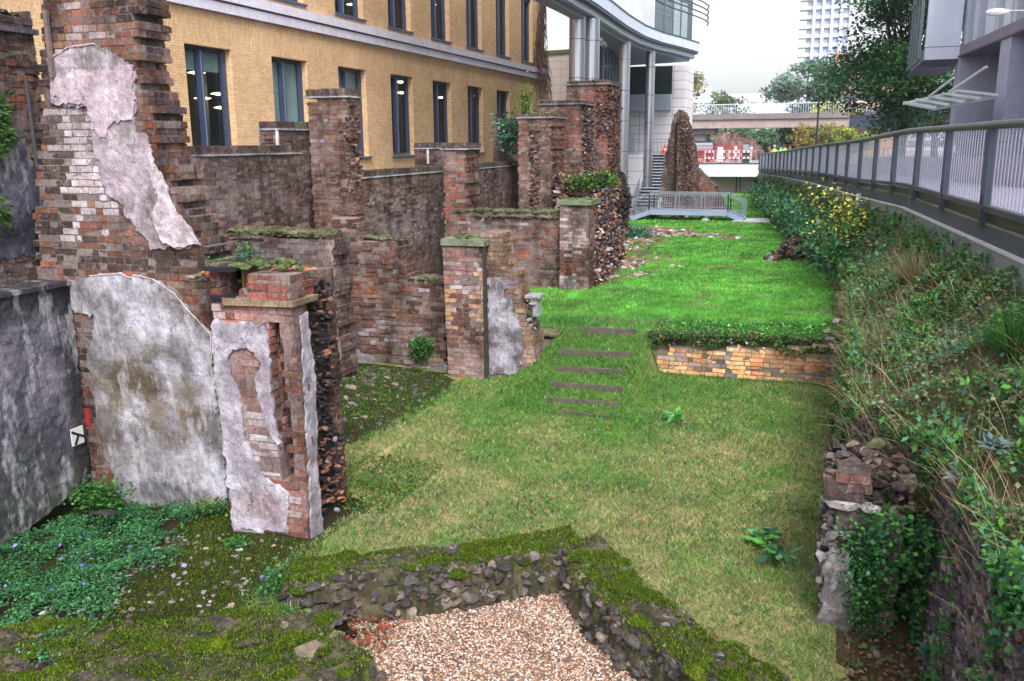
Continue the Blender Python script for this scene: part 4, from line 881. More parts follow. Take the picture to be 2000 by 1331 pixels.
# ---- 12 flat rubble remains in the lawn
rem = MB()
def remrow(pts, n, w, s0, s1, pp, zoff=0.):
    for i in range(n):
        t_ = rng.uniform(0, len(pts)-1.001); k = int(t_); a = np.array(pts[k]); b = np.array(pts[k+1]); p = a+(b-a)*(t_-k)+rng.normal(0, w, 2)
        rocks(rem, [(p[0], p[1], G(p[0], p[1])+zoff)], [rng.uniform(s0, s1)], [pp[rng.integers(len(pp))]], flat=.5, lod=ICO1)
PR = P_STOCK[3:]+P_GREY+P_BROWN+P_WHITE[3:]+P_MOSS[:2]
gp = lambda px, py: tuple(pw(px, py, z=.3 if py > 480 else 0.)[:2])
remrow([gp(1185, 545), gp(1260, 542)], 90, .12, .06, .14, PR)
remrow([gp(1180, 490), gp(1230, 478), gp(1265, 470)], 260, .5, .08, .2, PR); remrow([gp(1200, 522), gp(1240, 500)], 200, .45, .08, .18, PR)
remrow([gp(1250, 462), gp(1300, 452), gp(1380, 462), gp(1440, 466)], 260, .35, .1, .28, PR); remrow([gp(1270, 440), gp(1320, 446)], 120, .6, .12, .3, PR); remrow([gp(1270, 524), gp(1335, 522)], 30, .05, .05, .1, PR); remrow([gp(1380, 522), gp(1420, 521)], 26, .1, .05, .1, P_RED+P_STOCK)
tag(rem.build('stone_footings', M_STONE), 'broken stone footings showing through the grass at the foot of the stepped piers', 'rubble', kind='stuff')
bo = MB(); Q = gp(1560, 506)
for i in range(150):
    t_ = rng.uniform(0, 1); x = Q[0]-.9+t_*2.2; rocks(bo, [(x, Q[1]+rng.normal(0, .5), G(x, Q[1])+rng.uniform(0, .75)*math.sin(t_*2.2+.2))], [rng.uniform(.1, .24)], [(P_DARK+P_BROWN[:3]+P_GREY[:2])[rng.integers(11)]], lod=ICO1)
tag(bo.build('rubble_heap', M_STONE), 'dark stone outcrop jutting from the bank onto the upper lawn', 'rubble')
# ================================================================ FOREGROUND RUBBLE WALLS, GRAVEL, PLANTS
P_RAG = pal((92, 84, 88), (80, 74, 76), (112, 102, 100), (62, 56, 58), (124, 112, 100), (92, 76, 68), (74, 68, 74))
P_MO = pal((98, 122, 26), (80, 104, 24), (124, 144, 34), (62, 84, 24), (48, 64, 26))
P_GC = pal((58, 112, 74), (48, 98, 66), (70, 128, 84), (40, 82, 56), (84, 140, 92))
P_GN = pal((58, 112, 48), (48, 96, 42), (74, 130, 56), (88, 142, 62), (40, 78, 38))
P_TEAL = pal((70, 118, 104), (58, 102, 92), (88, 136, 120), (48, 84, 78))
P_DRY = pal((168, 144, 110), (150, 124, 94), (184, 164, 130), (128, 104, 82), (196, 180, 150))
P_YLF = pal((198, 196, 70), (214, 206, 96), (170, 176, 62), (120, 150, 60), (222, 214, 130))
def leafs(mb, P, s, cols, flat=.5, asp=.45, droop=0.):
    """many small folded leaves at points P"""
    P = np.asarray(P); n = len(P); a = rng.uniform(0, 2*np.pi, n); el = rng.normal(0, flat, n)-droop
    d = np.stack([np.cos(a)*np.cos(el), np.sin(a)*np.cos(el), np.sin(el)], -1)
    u = rng.normal(0, .35, (n, 3)); u[:, 2] += 1; sd_ = np.cross(d, u); sd_ /= np.linalg.norm(sd_, axis=1)[:, None]
    S = (s*rng.uniform(.55, 1.3, n))[:, None]
    V = np.stack([P, P+d*S*.5+sd_*S*asp, P+d*S, P+d*S*.5-sd_*S*asp], 1)
    mb.add(V.reshape(-1, 3), np.arange(4*n).reshape(-1, 4), cols)
def pick(p, n, j=.2): p = np.array(p); return p[rng.integers(len(p), size=n)]*rng.uniform(1-j, 1+j, (n, 1))
def rubwall(name, path, width, zb, zt, nr, lab, moss=.5, rs=(.014, .075), seed=0):
    root = empty(name, (path[0][0], path[0][1], zb), lab, 'rubble wall')
    pts = [np.array(p, float) for p in path]; seg = [np.linalg.norm(b-a) for a, b in zip(pts, pts[1:])]; tot = sum(seg)
    def at(t):
        d = t*tot
        for k, s_ in enumerate(seg):
            if d <= s_ or k == len(seg)-1: break
            d -= s_
        a, b = pts[k], pts[k+1]; dr = (b-a)/seg[k]; return a+dr*d, np.array([dr[1], -dr[0]])
    def surf(t, q):     # q -1..1 across
        p, nn = at(t); w_ = width*(1+.18*nz(t*tot, seed, 1.5)); h = (zt-zb)*(1+.2*nz(t*tot, seed+3, 2.))
        o = math.copysign(min(1, abs(q)**.7), q)*w_/2*(1+.15*nz(t*tot, q*2, 5, seed)); z = zb+h*(1-max(0, (abs(q)-.55)/.45)**1.6)+.03*nz(t*tot*3, q*3, 1.5, seed)
        return np.array([p[0]+nn[0]*o, p[1]+nn[1]*o, z])
    m_ = MB(); N = int(tot/.03); Q = np.linspace(-1, 1, 33); V = []
    for i in range(N+1):
        for q in Q: p = surf(i/N, q); r = .035*fbm(p[0], p[1]+p[2], 6, seed, 4)+.012*nz(p[0]*3, p[2]*3+p[1], 9, 2); V.append(p+(r*.5, -r*.5, r))
    F = [(i*33+j, i*33+j+1, (i+1)*33+j+1, (i+1)*33+j) for i in range(N) for j in range(32)]
    m_.add(V, F, np.array([lerp(L(82, 74, 56), L(46, 48, 30), max(0, min(1, .5+1.5*nz(V[f[0]][0]*4, V[f[0]][1]*4, 1.6, 6)+.4*rng.normal()))) for f in F]))
    for i in range(nr):
        q = rng.uniform(-1, 1); t = rng.uniform(0, 1); p = surf(t, q); s_ = rng.uniform(*rs)*(1.25 if abs(q) > .6 else 1)
        rocks(m_, [p-(0, 0, s_*.45)], [s_], [P_RAG[rng.integers(7)]*rng.uniform(.4, 1.1)], flat=.75)
    m_.build('rubble', M_STONE, root)
    g = MB(); cen = [(a, b) for a, b in ((rng.uniform(0, 1), rng.uniform(-.8, .7)) for _ in range(int(tot*22*moss)+3)) if nz(a*tot, b*.4, 2.6, seed+40) > -.02]
    for t, q in cen:
        p = surf(t, q); r = rng.uniform(.03, .085)*rng.uniform(.7, 1.3)
        v = ICO2[0]*np.array([r*rng.uniform(.8, 1.5), r, r*.42]); v = v*(1+rng.normal(0, .06, (len(v), 1))); g.add(v+p, ICO2[1], P_MO[rng.integers(5)]*.8)
        n = int(620*r/.06); a = rng.uniform(0, 6.28, n); rr = np.sqrt(rng.uniform(0, 1, n))*r*1.35
        B = np.stack([p[0]+np.cos(a)*rr, p[1]+np.sin(a)*rr, p[2]+r*.36*np.sqrt(np.clip(1-(rr/r/1.4)**2, 0, 1))], -1)
        blades(g, B, .022, .007, pick(P_MO, n, .35), .6)
    B = []
    for _ in range(int(tot*15000*moss)):
        t = rng.uniform(0, 1); q = rng.uniform(-.95, .8)
        if nz(t*tot, q*.5, 2.3, seed+40)+.5*nz(t*tot*3, q*2, 3., seed)+.2 > rng.uniform(-.1, .25): B.append(surf(t, q)+(0, 0, rng.uniform(0, .02)))
    blades(g, np.array(B), .02, .009, pick(P_MO, len(B), .4), .6)
    tag(g.build('moss', M_GRASS, root), 'bright yellow green moss cushions')
    return surf
rubwall('rubble_wall', [(-4.25, 6.05), (-3.6, 6.35), (-2.75, 6.95), (-2.0, 7.5)], .56, -.26, .15, 1100, 'low mossy flint wall along the back of the gravel bed', .9, seed=1)
rubwall('rubble_wall', [(-1.95, 7.45), (-1.4, 6.65), (-.75, 6.05), (-.2, 5.6), (.6, 4.95)], .56, -.26, .15, 1300, 'low mossy flint wall running from the gravel bed corner to the bottom right', .9, seed=2)
rubwall('rubble_wall', [(-6.4, 4.1), (-5.5, 4.72), (-4.5, 5.05), (-3.85, 5.45), (-3.45, 5.5)], .7, -.3, .06, 1000, 'rough heap of dark stones and moss along the bottom left of the gravel bed', .7, seed=3)
rubwall('rubble_wall', [(-6., 3.6), (-5., 4.1), (-4.1, 4.5), (-3.4, 4.85), (-3.2, 5.3)], .9, -.3, .08, 1000, 'mossy stone heap in the bottom left corner of the view', .8, seed=5)
bd = MB(); rocks(bd, [(-3.42, 5.08, .02), (-3.3, 5.28, -.1), (-3.6, 5.2, .02)], [.2, .12, .12], pal((116, 104, 88), (96, 90, 86), (90, 84, 80)), lod=ICO3, flat=.9); tag(bd.build('boulder', M_STONE), 'rounded brown boulder at the lower left corner of the gravel', 'boulder')
# gravel bed
gv = MB(); GP = [(-3.75, 5.95), (-2.15, 7.35), (-.9, 6.05), (.2, 4.9), (-3.4, 4.6), (-3.1, 5.2)]
gv.add([(x, y, -.235) for x, y in GP], [(0, 1, 2, 3, 4, 5)], L(120, 96, 80)); n = 26000
P = np.stack([rng.uniform(-3.75, .2, n*2), rng.uniform(4.7, 7.35, n*2)], -1)
def inpoly(P, poly):
    ins = np.zeros(len(P), bool); j = len(poly)-1
    for i in range(len(poly)):
        xi, yi = poly[i]; xj, yj = poly[j]
        c = ((yi > P[:, 1]) != (yj > P[:, 1])) & (P[:, 0] < (xj-xi)*(P[:, 1]-yi)/(yj-yi+1e-12)+xi); ins ^= c; j = i
    return ins
P = P[inpoly(P, GP)]; n = len(P); P3 = np.concatenate([P, (-.228+.012*np.array([nz(a, b, 3) for a, b in P])+rng.uniform(-.004, .008, n))[:, None]], 1)
PG = pal((206, 178, 156), (226, 208, 196), (176, 130, 104), (236, 230, 224), (140, 124, 118), (196, 150, 122), (164, 110, 84), (212, 186, 172), (104, 96, 98), (222, 196, 168))
S = rng.uniform(.006, .0125, (n, 1, 1))*rng.uniform(.75, 1.25, (n, 1, 3)); S[:, :, 2] *= .7
V = ICO1[0][None]*S+P3[:, None]; nv = len(ICO1[0]); F = (ICO1[1][None]+np.arange(n)[:, None, None]*nv).reshape(-1, 3)
gv.add(V.reshape(-1, 3), F, np.repeat(pick(PG, n, .2)*.72, len(ICO1[1]), 0))
tag(gv.build('gravel', m_attr('pebbles', amp=.1, s1=60, bstr=0, rough=.55)), 'bed of small pinkish tan pebbles in the angle of the rubble walls', 'gravel', kind='stuff')
rl = MB(); leafs(rl, np.stack([rng.normal(-3.35, .16, 160), rng.normal(5.85, .14, 160), rng.uniform(-.2, -.1, 160)], -1), .04, pick(pal((150, 60, 44), (170, 80, 52), (120, 70, 40), (60, 110, 60)), 160)); tag(rl.build('herb', M_LEAF), 'small red leaved herb at the left corner of the gravel', 'plant')
# scattered leaves and stones on the lower lawn
sc = MB(); n = 130; X = rng.uniform(-4.2, .2, n); Y = rng.uniform(7.8, 14.5, n); leafs(sc, np.stack([X, Y, [G(a, b)+.035 for a, b in zip(X, Y)]], -1), .05, pick(pal((170, 110, 60), (140, 90, 60), (190, 150, 80), (120, 80, 56)), n), .2)
tag(sc.build('fallen_leaves', M_LEAF), 'brown fallen leaves scattered over the lower lawn', 'leaves', kind='stuff')
cl = MB(); X = rng.uniform(-4.6, .3, 26000); Y = rng.uniform(6.6, 14.6, 26000); k = np.array([lmask(a, b) > .3 and nz(a, b, 1.9, 61)+.5*nz(a, b, 7, 62) > .16 for a, b in zip(X, Y)]); X = X[k]; Y = Y[k]
leafs(cl, np.stack([X, Y, [G(a, b)+rng.uniform(.01, .06) for a, b in zip(X, Y)]], -1), .028, pick(P_GN+P_GC[:3], len(X), .3), .4); X = rng.uniform(-5.1, -4.1, 2600); Y = rng.uniform(7.7, 9.2, 2600); leafs(cl, np.stack([X, Y, [G(a, b)+rng.uniform(0, .07) for a, b in zip(X, Y)]], -1), .03, pick(P_GN+P_MO, 2600, .3), .4); tag(cl.build('clover_patches', M_LEAF), 'small leaved weeds spread in patches through the lower lawn', 'weeds', kind='stuff')
dl = MB(); X = rng.uniform(.32, .98, 260); Y = rng.uniform(5.2, 7., 260); rocks(dl, [(a, b, -.04) for a, b in zip(X, Y)], rng.uniform(.01, .035, 260), pick(P_RAG+P_BROWN, 260)); leafs(dl, np.stack([rng.uniform(.32, .98, 300), rng.uniform(5.2, 7, 300), np.full(300, -.02)], -1), .05, pick(pal((110, 80, 56), (80, 62, 46), (66, 90, 50), (60, 84, 48)), 300), .3)
tag(dl.build('leaf_litter', M_STONE), 'stones and dead leaves on bare soil between the overgrown stub and the wall', 'litter', kind='stuff')
# left bay: moss carpet, stones, creeping ground cover
by = MB(); n = 16000
def baykind(x, y):      # 1 leafy, 0 moss
    return .5+.9*(-(x+5.35)-.35*(y-5.5))+.9*fbm(x, y, 1.3, 12)
lp = []; lc = []; mp_ = []
for i in range(64000):
    x = rng.uniform(-7.85, -3.95); y = rng.uniform(4.4, 7.55)
    if x > -5.5 and y > 6.85: continue
    if x > -4.3 and y > 6.3: continue
    k = baykind(x, y); z = G(x, y)
    if k > .45:
        h = .05+.10*max(0, nz(x, y, 3, 4)+.5)
        if rng.random() < min(1, (k-.3)*1.3) and nz(x, y, 5, 23)+.5*nz(x, y, 14, 24) > -.22: lp.append((x, y, z+rng.uniform(.2, 1)*h)); lc.append((P_GC+P_GC+P_GN[:3])[rng.integers(13)]*rng.uniform(.8, 1.35)*(1.05+.5*nz(x, y, 2.5, 3)))
    if k < .62: mp_.append((x, y, z-.003))
leafs(by, lp, .027, np.array(lc), .35); 
X = rng.normal(-6.35, .5, 26); Y = rng.normal(5.9, .42, 26); leafs(by, np.stack([X, Y, [G(a, b)+.15 for a, b in zip(X, Y)]], -1), .04, pick(pal((130, 120, 210), (150, 140, 220)), 26), .3, .6)
tag(by.build('ground_cover', M_LEAF), 'low blue green creeping plants with a few violet flowers in the left bay', 'ground cover', kind='stuff')
mo = MB(); mp_ = np.array(mp_); blades(mo, np.repeat(mp_, 3, 0)+rng.normal(0, .012, (len(mp_)*3, 3))*(1, 1, .2), .02, .009, pick(P_MO[1:], len(mp_)*3, .35)*.8, .5)
tag(mo.build('moss_carpet', M_GRASS), 'dark and bright green moss on the ground in front of the plastered pier', 'moss', kind='stuff')
st = MB(); n = 330; X = rng.uniform(-6.4, -4.2, n); Y = rng.uniform(4.7, 6.8, n)
rocks(st, [(a, b, G(a, b)) for a, b in zip(X, Y)], rng.uniform(.012, .05, n), pick(P_RAG+P_GREY, n), lod=ICO1); tag(st.build('loose_stones', M_STONE), 'loose stones scattered through the moss in front of the plastered pier', 'stones', kind='stuff')
sl_ = MB(); q = pw(200, 1003, z=-.06); rocks(sl_, [q], [np.array([.2, .12, .05])], [L(52, 48, 48)], lod=ICO3, rotz=False); tag(sl_.build('stone_slab', M_STONE), 'dark flat stone slab in the ivy at the foot of the tall wall', 'stone')
# weeds
def weed(name, c, r, n, s, p, lab, cat='weed', flat=.5, asp=.4, group=None, h=1., stems=0):
    m_ = MB(); P = rng.normal(0, .5, (n, 3))*np.array(r)+np.array(c)
    leafs(m_, P, s, pick(p, n, .25), flat, asp)
    for k in range(stems):
        a = rng.normal(0, .3, 3)*np.array(r)+np.array(c); m_.tube([(c[0]+rng.normal(0, r[0]*.15), c[1]+rng.normal(0, r[1]*.15), c[2]-r[2]), a], .004+.002*r[2], L(90, 76, 54), k=3, cap=False)
    return tag(m_.build(name, M_LEAF), lab, cat, group)
q = pw(195, 968, y=7.25); weed('ivy_clump', q, (.3, .2, .16), 900, .05, P_GN, 'bright green leafy clump at the foot of the tall wall by the left corner')
q = pw(405, 990, y=7.2); weed('weed', q, (.25, .15, .08), 300, .035, P_GN+P_MO, 'small weed at the foot of the grey plaster left of the pier')
q = pw(548, 1140, y=6.05); weed('herb_clump', q+(0, 0, 0), (.14, .35, .2), 1100, .034, P_GN[2:]+P_GC[2:], 'upright light green herbs between the pier and the flint wall')
q = pw(560, 1215, y=5.6); weed('herb_clump', q, (.17, .17, .1), 700, .026, P_GC[2:], 'pale green ferny clump left of the gravel corner')
q = pw(465, 1065, y=6.6); weed('herb_clump', q, (.15, .1, .09), 300, .04, P_GN, 'small green plant under the stone skirting of the pier')
q = pw(480, 500, y=7.5); weed('herb_clump', q, (.12, .12, .16), 380, .035, P_TEAL+P_GN, 'grey green weed growing on top of the plastered pier', stems=5)
q = pw(437, 515, y=7.3); weed('herb_clump', q, (.16, .12, .05), 260, .03, P_GN, 'low weed behind the iron box on the pier top')
q = pw(583, 570, y=7.5); weed('fern', q, (.06, .08, .22), 420, .04, P_GN, 'green fern growing out of the gap at the back of the plastered pier', flat=1.)
q = pw(820, 680, y=13.2); weed('fern', q, (.2, .12, .2), 520, .06, P_GN, 'fern growing from the foot of the brown cross wall', flat=1.)
q = pw(1000, 262, x=-9.4); weed('shrub', q, (.5, .5, .5), 900, .14, P_TEAL+P_GN[:2], 'bluish green shrub sprouting from the wall stub left of the stepped piers', 'shrub', stems=6)
q = pw(1028, 205, x=-9.6); weed('shrub', q, (.35, .6, .75), 700, .07, P_GN[2:4]+P_YLF[2:4], 'airy light green sapling on the lowest stepped pier', 'shrub', stems=9)
q = pw(1145, 355, y=26.5); weed('shrub', q, (.9, .5, .3), 900, .1, P_GN+P_MO, 'ragged weeds along the ledge under the stepped piers', 'shrub')
q = pw(1235, 460, z=.1); weed('cushion_plant', q, (.75, 1.2, .28), 2600, .1, P_TEAL+P_GC, 'rounded blue green cushion plant at the foot of the stepped piers', 'plant')
q = pw(1185, 350, y=26.5); weed('fern', q, (.35, .3, .25), 300, .1, P_GN, 'fern hanging at the foot of the tallest stepped pier')
for (px, py, lab) in [(1320, 812, 'broad leaved plant alone in the middle of the lower lawn'), (1497, 1048, 'upper one of the two broad leaved weeds at the right of the lower lawn'), (1515, 1085, 'lower one of the two broad leaved weeds at the right of the lower lawn')]:
    q = pw(px, py, z=.08); m_ = MB(); n = 26; a = rng.uniform(0, 6.28, n); rr = rng.uniform(.01, .16, n); leafs(m_, np.stack([q[0]+np.cos(a)*rr, q[1]+np.sin(a)*rr, .05+rng.uniform(0, .1, n)], -1), .14, pick(P_GC[2:]+P_GN[2:4], n)*1.5, .5, .3); tag(m_.build('broadleaf_weed', M_LEAF), lab, 'weed', 'broad leaved weeds on the lower lawn')
# moss mound + stones beside the cross wall
mm = MB(); n = 420; X = rng.normal(-6.7, .75, n); Y = rng.normal(10.8, 1.15, n); k = (X < -5.35)&(Y > 8.3)&(Y < 13.2)
rocks(mm, [(a, b, G(a, b)) for a, b in zip(X[k], Y[k])], rng.uniform(.03, .1, k.sum()), pick(P_RAG+P_MO[3:], k.sum(), .3), lod=ICO1)
n = 16000; X = rng.normal(-6.6, .8, n); Y = rng.normal(10.8, 1.2, n); k = (X < -5.2)&(Y > 8.2)&(Y < 13.3); blades(mm, np.array([(a, b, G(a, b)) for a, b in zip(X[k], Y[k])]), .03, .014, pick(P_MO[1:]+P_GN[:2], k.sum(), .35)*.9)
tag(mm.build('mossy_mound', M_STONE), 'mossy stony mound at the foot of the brown cross wall', 'mound', kind='stuff')
# ================================================================ BANK ON THE RIGHT (old city wall, earth and plants)
def railz(y): return float(np.interp(y, [0, 18, 24.2, 35, 52, 68, 90], [3.97, 3.95, 3.78, 3.6, 3.2, 2.82, 2.7]))
def bankprof(y, s):
    xb = bankx(y); xf = fencex(y)+.06; zb = G(min(xb, .3), y)-.2 if y > 7 else -.35
    zt = np.interp(y, [3, 6, 8, 10, 14, 18, 24, 35, 50, 68], [1.55, 1.45, 1.2, 1.15, 1.2, 1.25, 1.3, 1.1, .7, .45]); zf = railz(y)-1.72
    P = [(xb, zb), (xb+.05, (zb+zt)*.5), (xb+.12, zt-.1), (xb+.25, zt+.06), ((xb+xf)*.5+.12, zt*.45+zf*.55), (xf, zf+.12)]
    t = s*5; k = min(4, int(t)); f_ = t-k; return lerp(P[k][0], P[k+1][0], f_), lerp(P[k][1], P[k+1][1], f_)
bk = MB(); ys = np.concatenate([np.arange(2.8, 16, .12), np.arange(16, 69.1, .5)]); ss = np.linspace(0, 1, 26)
V = []
for y in ys:
    for s_ in ss:
        x, z = bankprof(y, s_); r = .07*fbm(y*1.2, s_*5, 1.4, 3)+.03*nz(y, s_*6, 5, 2); V.append((x-r, y, z+r*.6))
nn = len(ss); F = []; C = []
for j in range(len(ys)-1):
    for i in range(nn-1):
        F.append((j*nn+i, j*nn+i+1, (j+1)*nn+i+1, (j+1)*nn+i))
        C.append(P_RAG[rng.integers(7)] if ss[i] < .5 and rng.random() < .5 else lerp(L(84, 72, 56), L(76, 88, 50), rng.random()))
bk.add(V, F, C); tag(bk.build('bank', M_STONE), kind='structure')
fc_ = MB()      # courses of dark thin stones in the exposed old wall
for i in range(8000):
    y = rng.uniform(3.2, 15.) if i > 5500 else rng.uniform(3.2, 8.2); s_ = rng.uniform(.05, .5); x, z = bankprof(y, s_)
    z = round(z/.04)*.04; l_ = rng.uniform(.04, .13); fc_.box(x-rng.uniform(.0, .05), x+.05, y, y+l_, z, z+rng.uniform(.012, .036), (P_RAG[rng.integers(7)]*rng.uniform(.6, 1.7)*np.array([1, .98, 1.08])), jit=.007)
tag(fc_.build('city_wall_face', M_STONE), 'exposed face of thin purplish grey stones at the lower right of the bank', 'old wall')
def bankpt(y, s_, off=0.):
    x, z = bankprof(y, s_); return np.array([x-off*.5, y, z+off*.8])
P_GB = pal((84, 118, 68), (98, 128, 76), (72, 104, 58), (112, 134, 90), (66, 110, 60))
bc = MB(); P = []; C = []
for i in range(260000):
    y = 3.2+13*rng.random()**.9 if i < 190000 else rng.uniform(14, 68); s_ = rng.uniform(.0, 1.)
    d = .35+1.1*nz(y*1.1, s_*3.5, 1.3, 6)+(.45 if y > 16 else 0)
    if s_ < .5 and y < 9: d -= .75
    elif s_ < .45 and y < 15: d -= .15
    if 10 < y < 15 and .35 < s_ < .7: d -= .25
    if rng.random() > d: continue
    k = nz(y, s_*3, 1.1, 14); p = P_DRY[3:4]+P_DRY[1:2]+P_GB+P_GN[:2] if nz(y*1.5, s_*4, 1.3, 33) > .22 and y < 17 and rng.random() < .6 else P_GN if k > .12 else (P_GB if k > -.15 else P_GB[:2]+P_TEAL[:1]+P_DRY[3:4])
    P.append(bankpt(y, s_, rng.uniform(0, .1)+.3*max(0, .1+nz(y*2, s_*6, 1, 5)))); C.append(np.minimum(p[rng.integers(len(p))], .2)*rng.uniform(.95, 1.9))
P = np.array(P); C = np.array(C); near = P[:, 1] < 17
leafs(bc, P[near], .042, C[near], .7); leafs(bc, P[~near], .1, C[~near]*.85, .7)
tag(bc.build('bank_ground_cover', M_LEAF), 'mixed small leaved plants covering the bank below the grey parapet', 'ground cover', kind='stuff')
def tuft(name, c, n, ln, w, p, lab, lean=(0, 0), cat='grass tussock', spread=.08, group=None, droop=1.):
    m_ = MB(); c = np.array(c, float)
    for i in range(n):
        a = rng.uniform(0, 6.28); b = rng.uniform(.15, .95)*droop; l_ = ln*rng.uniform(.5, 1.15); p0 = c+np.array([math.cos(a), math.sin(a), 0])*spread*rng.random()
        d = np.array([math.cos(a)*b+lean[0], math.sin(a)*b+lean[1], 1.]); d /= np.linalg.norm(d); sd_ = np.cross(d, (0, 0, 1)); sd_ = sd_/(np.linalg.norm(sd_)+1e-6)*w/2
        pts = [p0]; dd = d.copy()
        for k in range(4): pts.append(pts[-1]+dd*l_/4); dd = dd+np.array([0, 0, -.34*b]); dd /= np.linalg.norm(dd)
        col = p[rng.integers(len(p))]*rng.uniform(.55, 1.1)*(1. if p[0][0] > .2 else 1.3); V = []
        for k, q_ in enumerate(pts): f_ = 1-k/4.2; V += [q_-sd_*f_, q_+sd_*f_]
        m_.add(V, [(2*k, 2*k+1, 2*k+3, 2*k+2) for k in range(4)], col)
    return tag(m_.build(name, M_GRASS), lab, cat, group)
n = 9500; Q = []
for i in range(n):
    y = rng.uniform(4.5, 17); s_ = rng.uniform(.42, 1.)
    if nz(y*1.6, s_*5, 1.4, 51) > .12: Q.append(bankpt(y, s_, rng.uniform(.04, .28)))
lw = MB(); leafs(lw, np.array(Q), .085, pick(P_GN[2:]+P_GC[2:]+P_TEAL[2:3]+P_GN[2:4], len(Q), .35)*1.3, .9, .22); Q = np.array(Q)+rng.normal(0, .03, (len(Q), 3)); leafs(lw, Q, .045, pick(P_GN[2:]+P_GC[2:], len(Q), .3), .8)
tag(lw.build('leafy_weeds', M_LEAF), 'clumps of longer leaved light green weeds spread over the upper bank', 'weeds', kind='stuff')
TG = 'grass tussocks on the bank'
for (px, py, x_, n, ln, w, p, lab) in [
    (1800, 905, .95, 500, .42, .006, P_GN, 'lush green tussock drooping over the old wall near the middle of the bank'),
    (1690, 480, 1.0, 360, .5, .008, P_GN+P_DRY[:2], 'arching green tussock just below the parapet at the top of the bank'),
    (1900, 640, 1.6, 380, .4, .006, P_GN, 'fine green tussock close under the parapet at the right'),
    (1850, 760, 1.3, 320, .4, .006, P_GN+P_MO[:2], 'mid green tussock in the middle of the right bank'),
    (1960, 1130, 1.35, 300, .3, .006, P_GN, 'green tussock at the right edge above the exposed stones'),
    (1780, 560, 1.15, 400, .5, .005, P_DRY+P_GN[:1], 'straw coloured seeding tussock below the parapet'),
    (1690, 640, .7, 420, .5, .005, P_DRY, 'dry pale tussock at the corner above the low brick wall'),
    (1740, 720, .85, 420, .55, .005, P_DRY, 'large dry pale tussock spilling over the wall edge'),
    (1700, 800, .7, 300, .5, .005, P_DRY+P_GN[:2], 'half green half dry tussock hanging down the wall'),
    (1840, 1010, 1.05, 260, .4, .005, P_DRY+P_GN[:1], 'withered brown tussock hanging above the purplish stones'),
    (1900, 800, 1.35, 300, .4, .005, P_DRY[:3], 'brown withered tussock at the right of the bank'),
    (1975, 700, 1.6, 300, .45, .006, P_GN, 'bright tussock at the right edge under the parapet'),
    (1660, 560, .75, 240, .4, .006, P_TEAL+P_GN, 'blue green tussock beside the upper lawn edge')]:
    q = pw(px, py, x=x_); tuft('grass_tussock', q, int(n*1.6), ln*1.1, w*1.35, p, lab, (-.25, 0), group=TG)
ht = MB()
for i in range(2200):
    y = rng.uniform(5, 16); s_ = rng.uniform(.3, .95); c = bankpt(y, s_, .02); a = rng.uniform(0, 6.28); l_ = rng.uniform(.15, .6); b = rng.uniform(.2, 1.1)
    d = np.array([math.cos(a)*b-.35, math.sin(a)*b, 1]); d /= np.linalg.norm(d); p2 = c+d*l_*.5; p3 = p2+(d+np.array([0, 0, -.5*b]))*l_*.5; w = np.array([0, 0.002, 0.001]) if rng.random() < .5 else np.array([.002, 0, .001])
    col = P_DRY[rng.integers(5)]*rng.uniform(.7, 1.1); ht.add([c-w, c+w, p2+w, p2-w, p3+w*.5, p3-w*.5], [(0, 1, 2, 3), (3, 2, 4, 5)], col)
tag(ht.build('dry_stalks', M_GRASS), 'thin dry grass stalks sticking out all over the bank', 'grass', kind='stuff')
def rosette(px, py, x_, n, ln, p, lab, asp=.16, name='rosette_plant', up=.5):
    q = pw(px, py, x=x_); m_ = MB(); a = rng.uniform(0, 6.28, n)
    for i in range(n):
        el = rng.uniform(.1, 1.2)*up; d = np.array([math.cos(a[i])*math.cos(el), math.sin(a[i])*math.cos(el), math.sin(el)]); s_ = ln*rng.uniform(.6, 1.1); sd_ = np.cross(d, (0, 0, 1)); sd_ /= np.linalg.norm(sd_)+1e-6; k = d*s_
        m_.add([q, q+k*.5+sd_*s_*asp-(0, 0, .01), q+k-(0, 0, s_*.2), q+k*.5-sd_*s_*asp-(0, 0, .01), q+k*.5+(0, 0, .012)], [(0, 1, 4), (1, 2, 4), (2, 3, 4), (3, 0, 4)], p[rng.integers(len(p))]*rng.uniform(.75, 1.25))
    tag(m_.build(name, M_LEAF), lab, 'plant')
rosette(1668, 893, .4, 60, .2, P_TEAL+P_GN[:2], 'dark green strappy rosette on top of the ruined stub at the right')
rosette(1940, 880, 1.25, 34, .2, pal((130, 160, 160), (110, 144, 146), (150, 176, 170)), 'silvery blue leaved seedling shrub at the right edge of the bank', .2, up=1.)
rosette(1880, 930, 1.1, 20, .17, pal((130, 160, 160), (110, 144, 146)), 'small silvery leaved seedling left of the larger silvery one', .2, up=1.)
rosette(1820, 1275, .95, 30, .13, P_TEAL+P_GN, 'green rosette low on the wall at the bottom right')
rosette(1930, 1080, 1.2, 40, .14, P_GN[2:], 'bright green leafy weed on the wall at the right edge', .25, up=1.)
rosette(1880, 1100, 1.1, 30, .12, P_GN, 'leafy weed beside the exposed stones', .25, up=1.)
rosette(1850, 800, 1.2, 44, .13, P_GN[2:4]+P_YLF[3:4], 'light green leafy weed in the middle of the bank', .22, up=1.)
rosette(1950, 660, 1.6, 40, .16, P_GN[2:], 'leafy green weed near the foot of the parapet at the right', .25, up=1.)
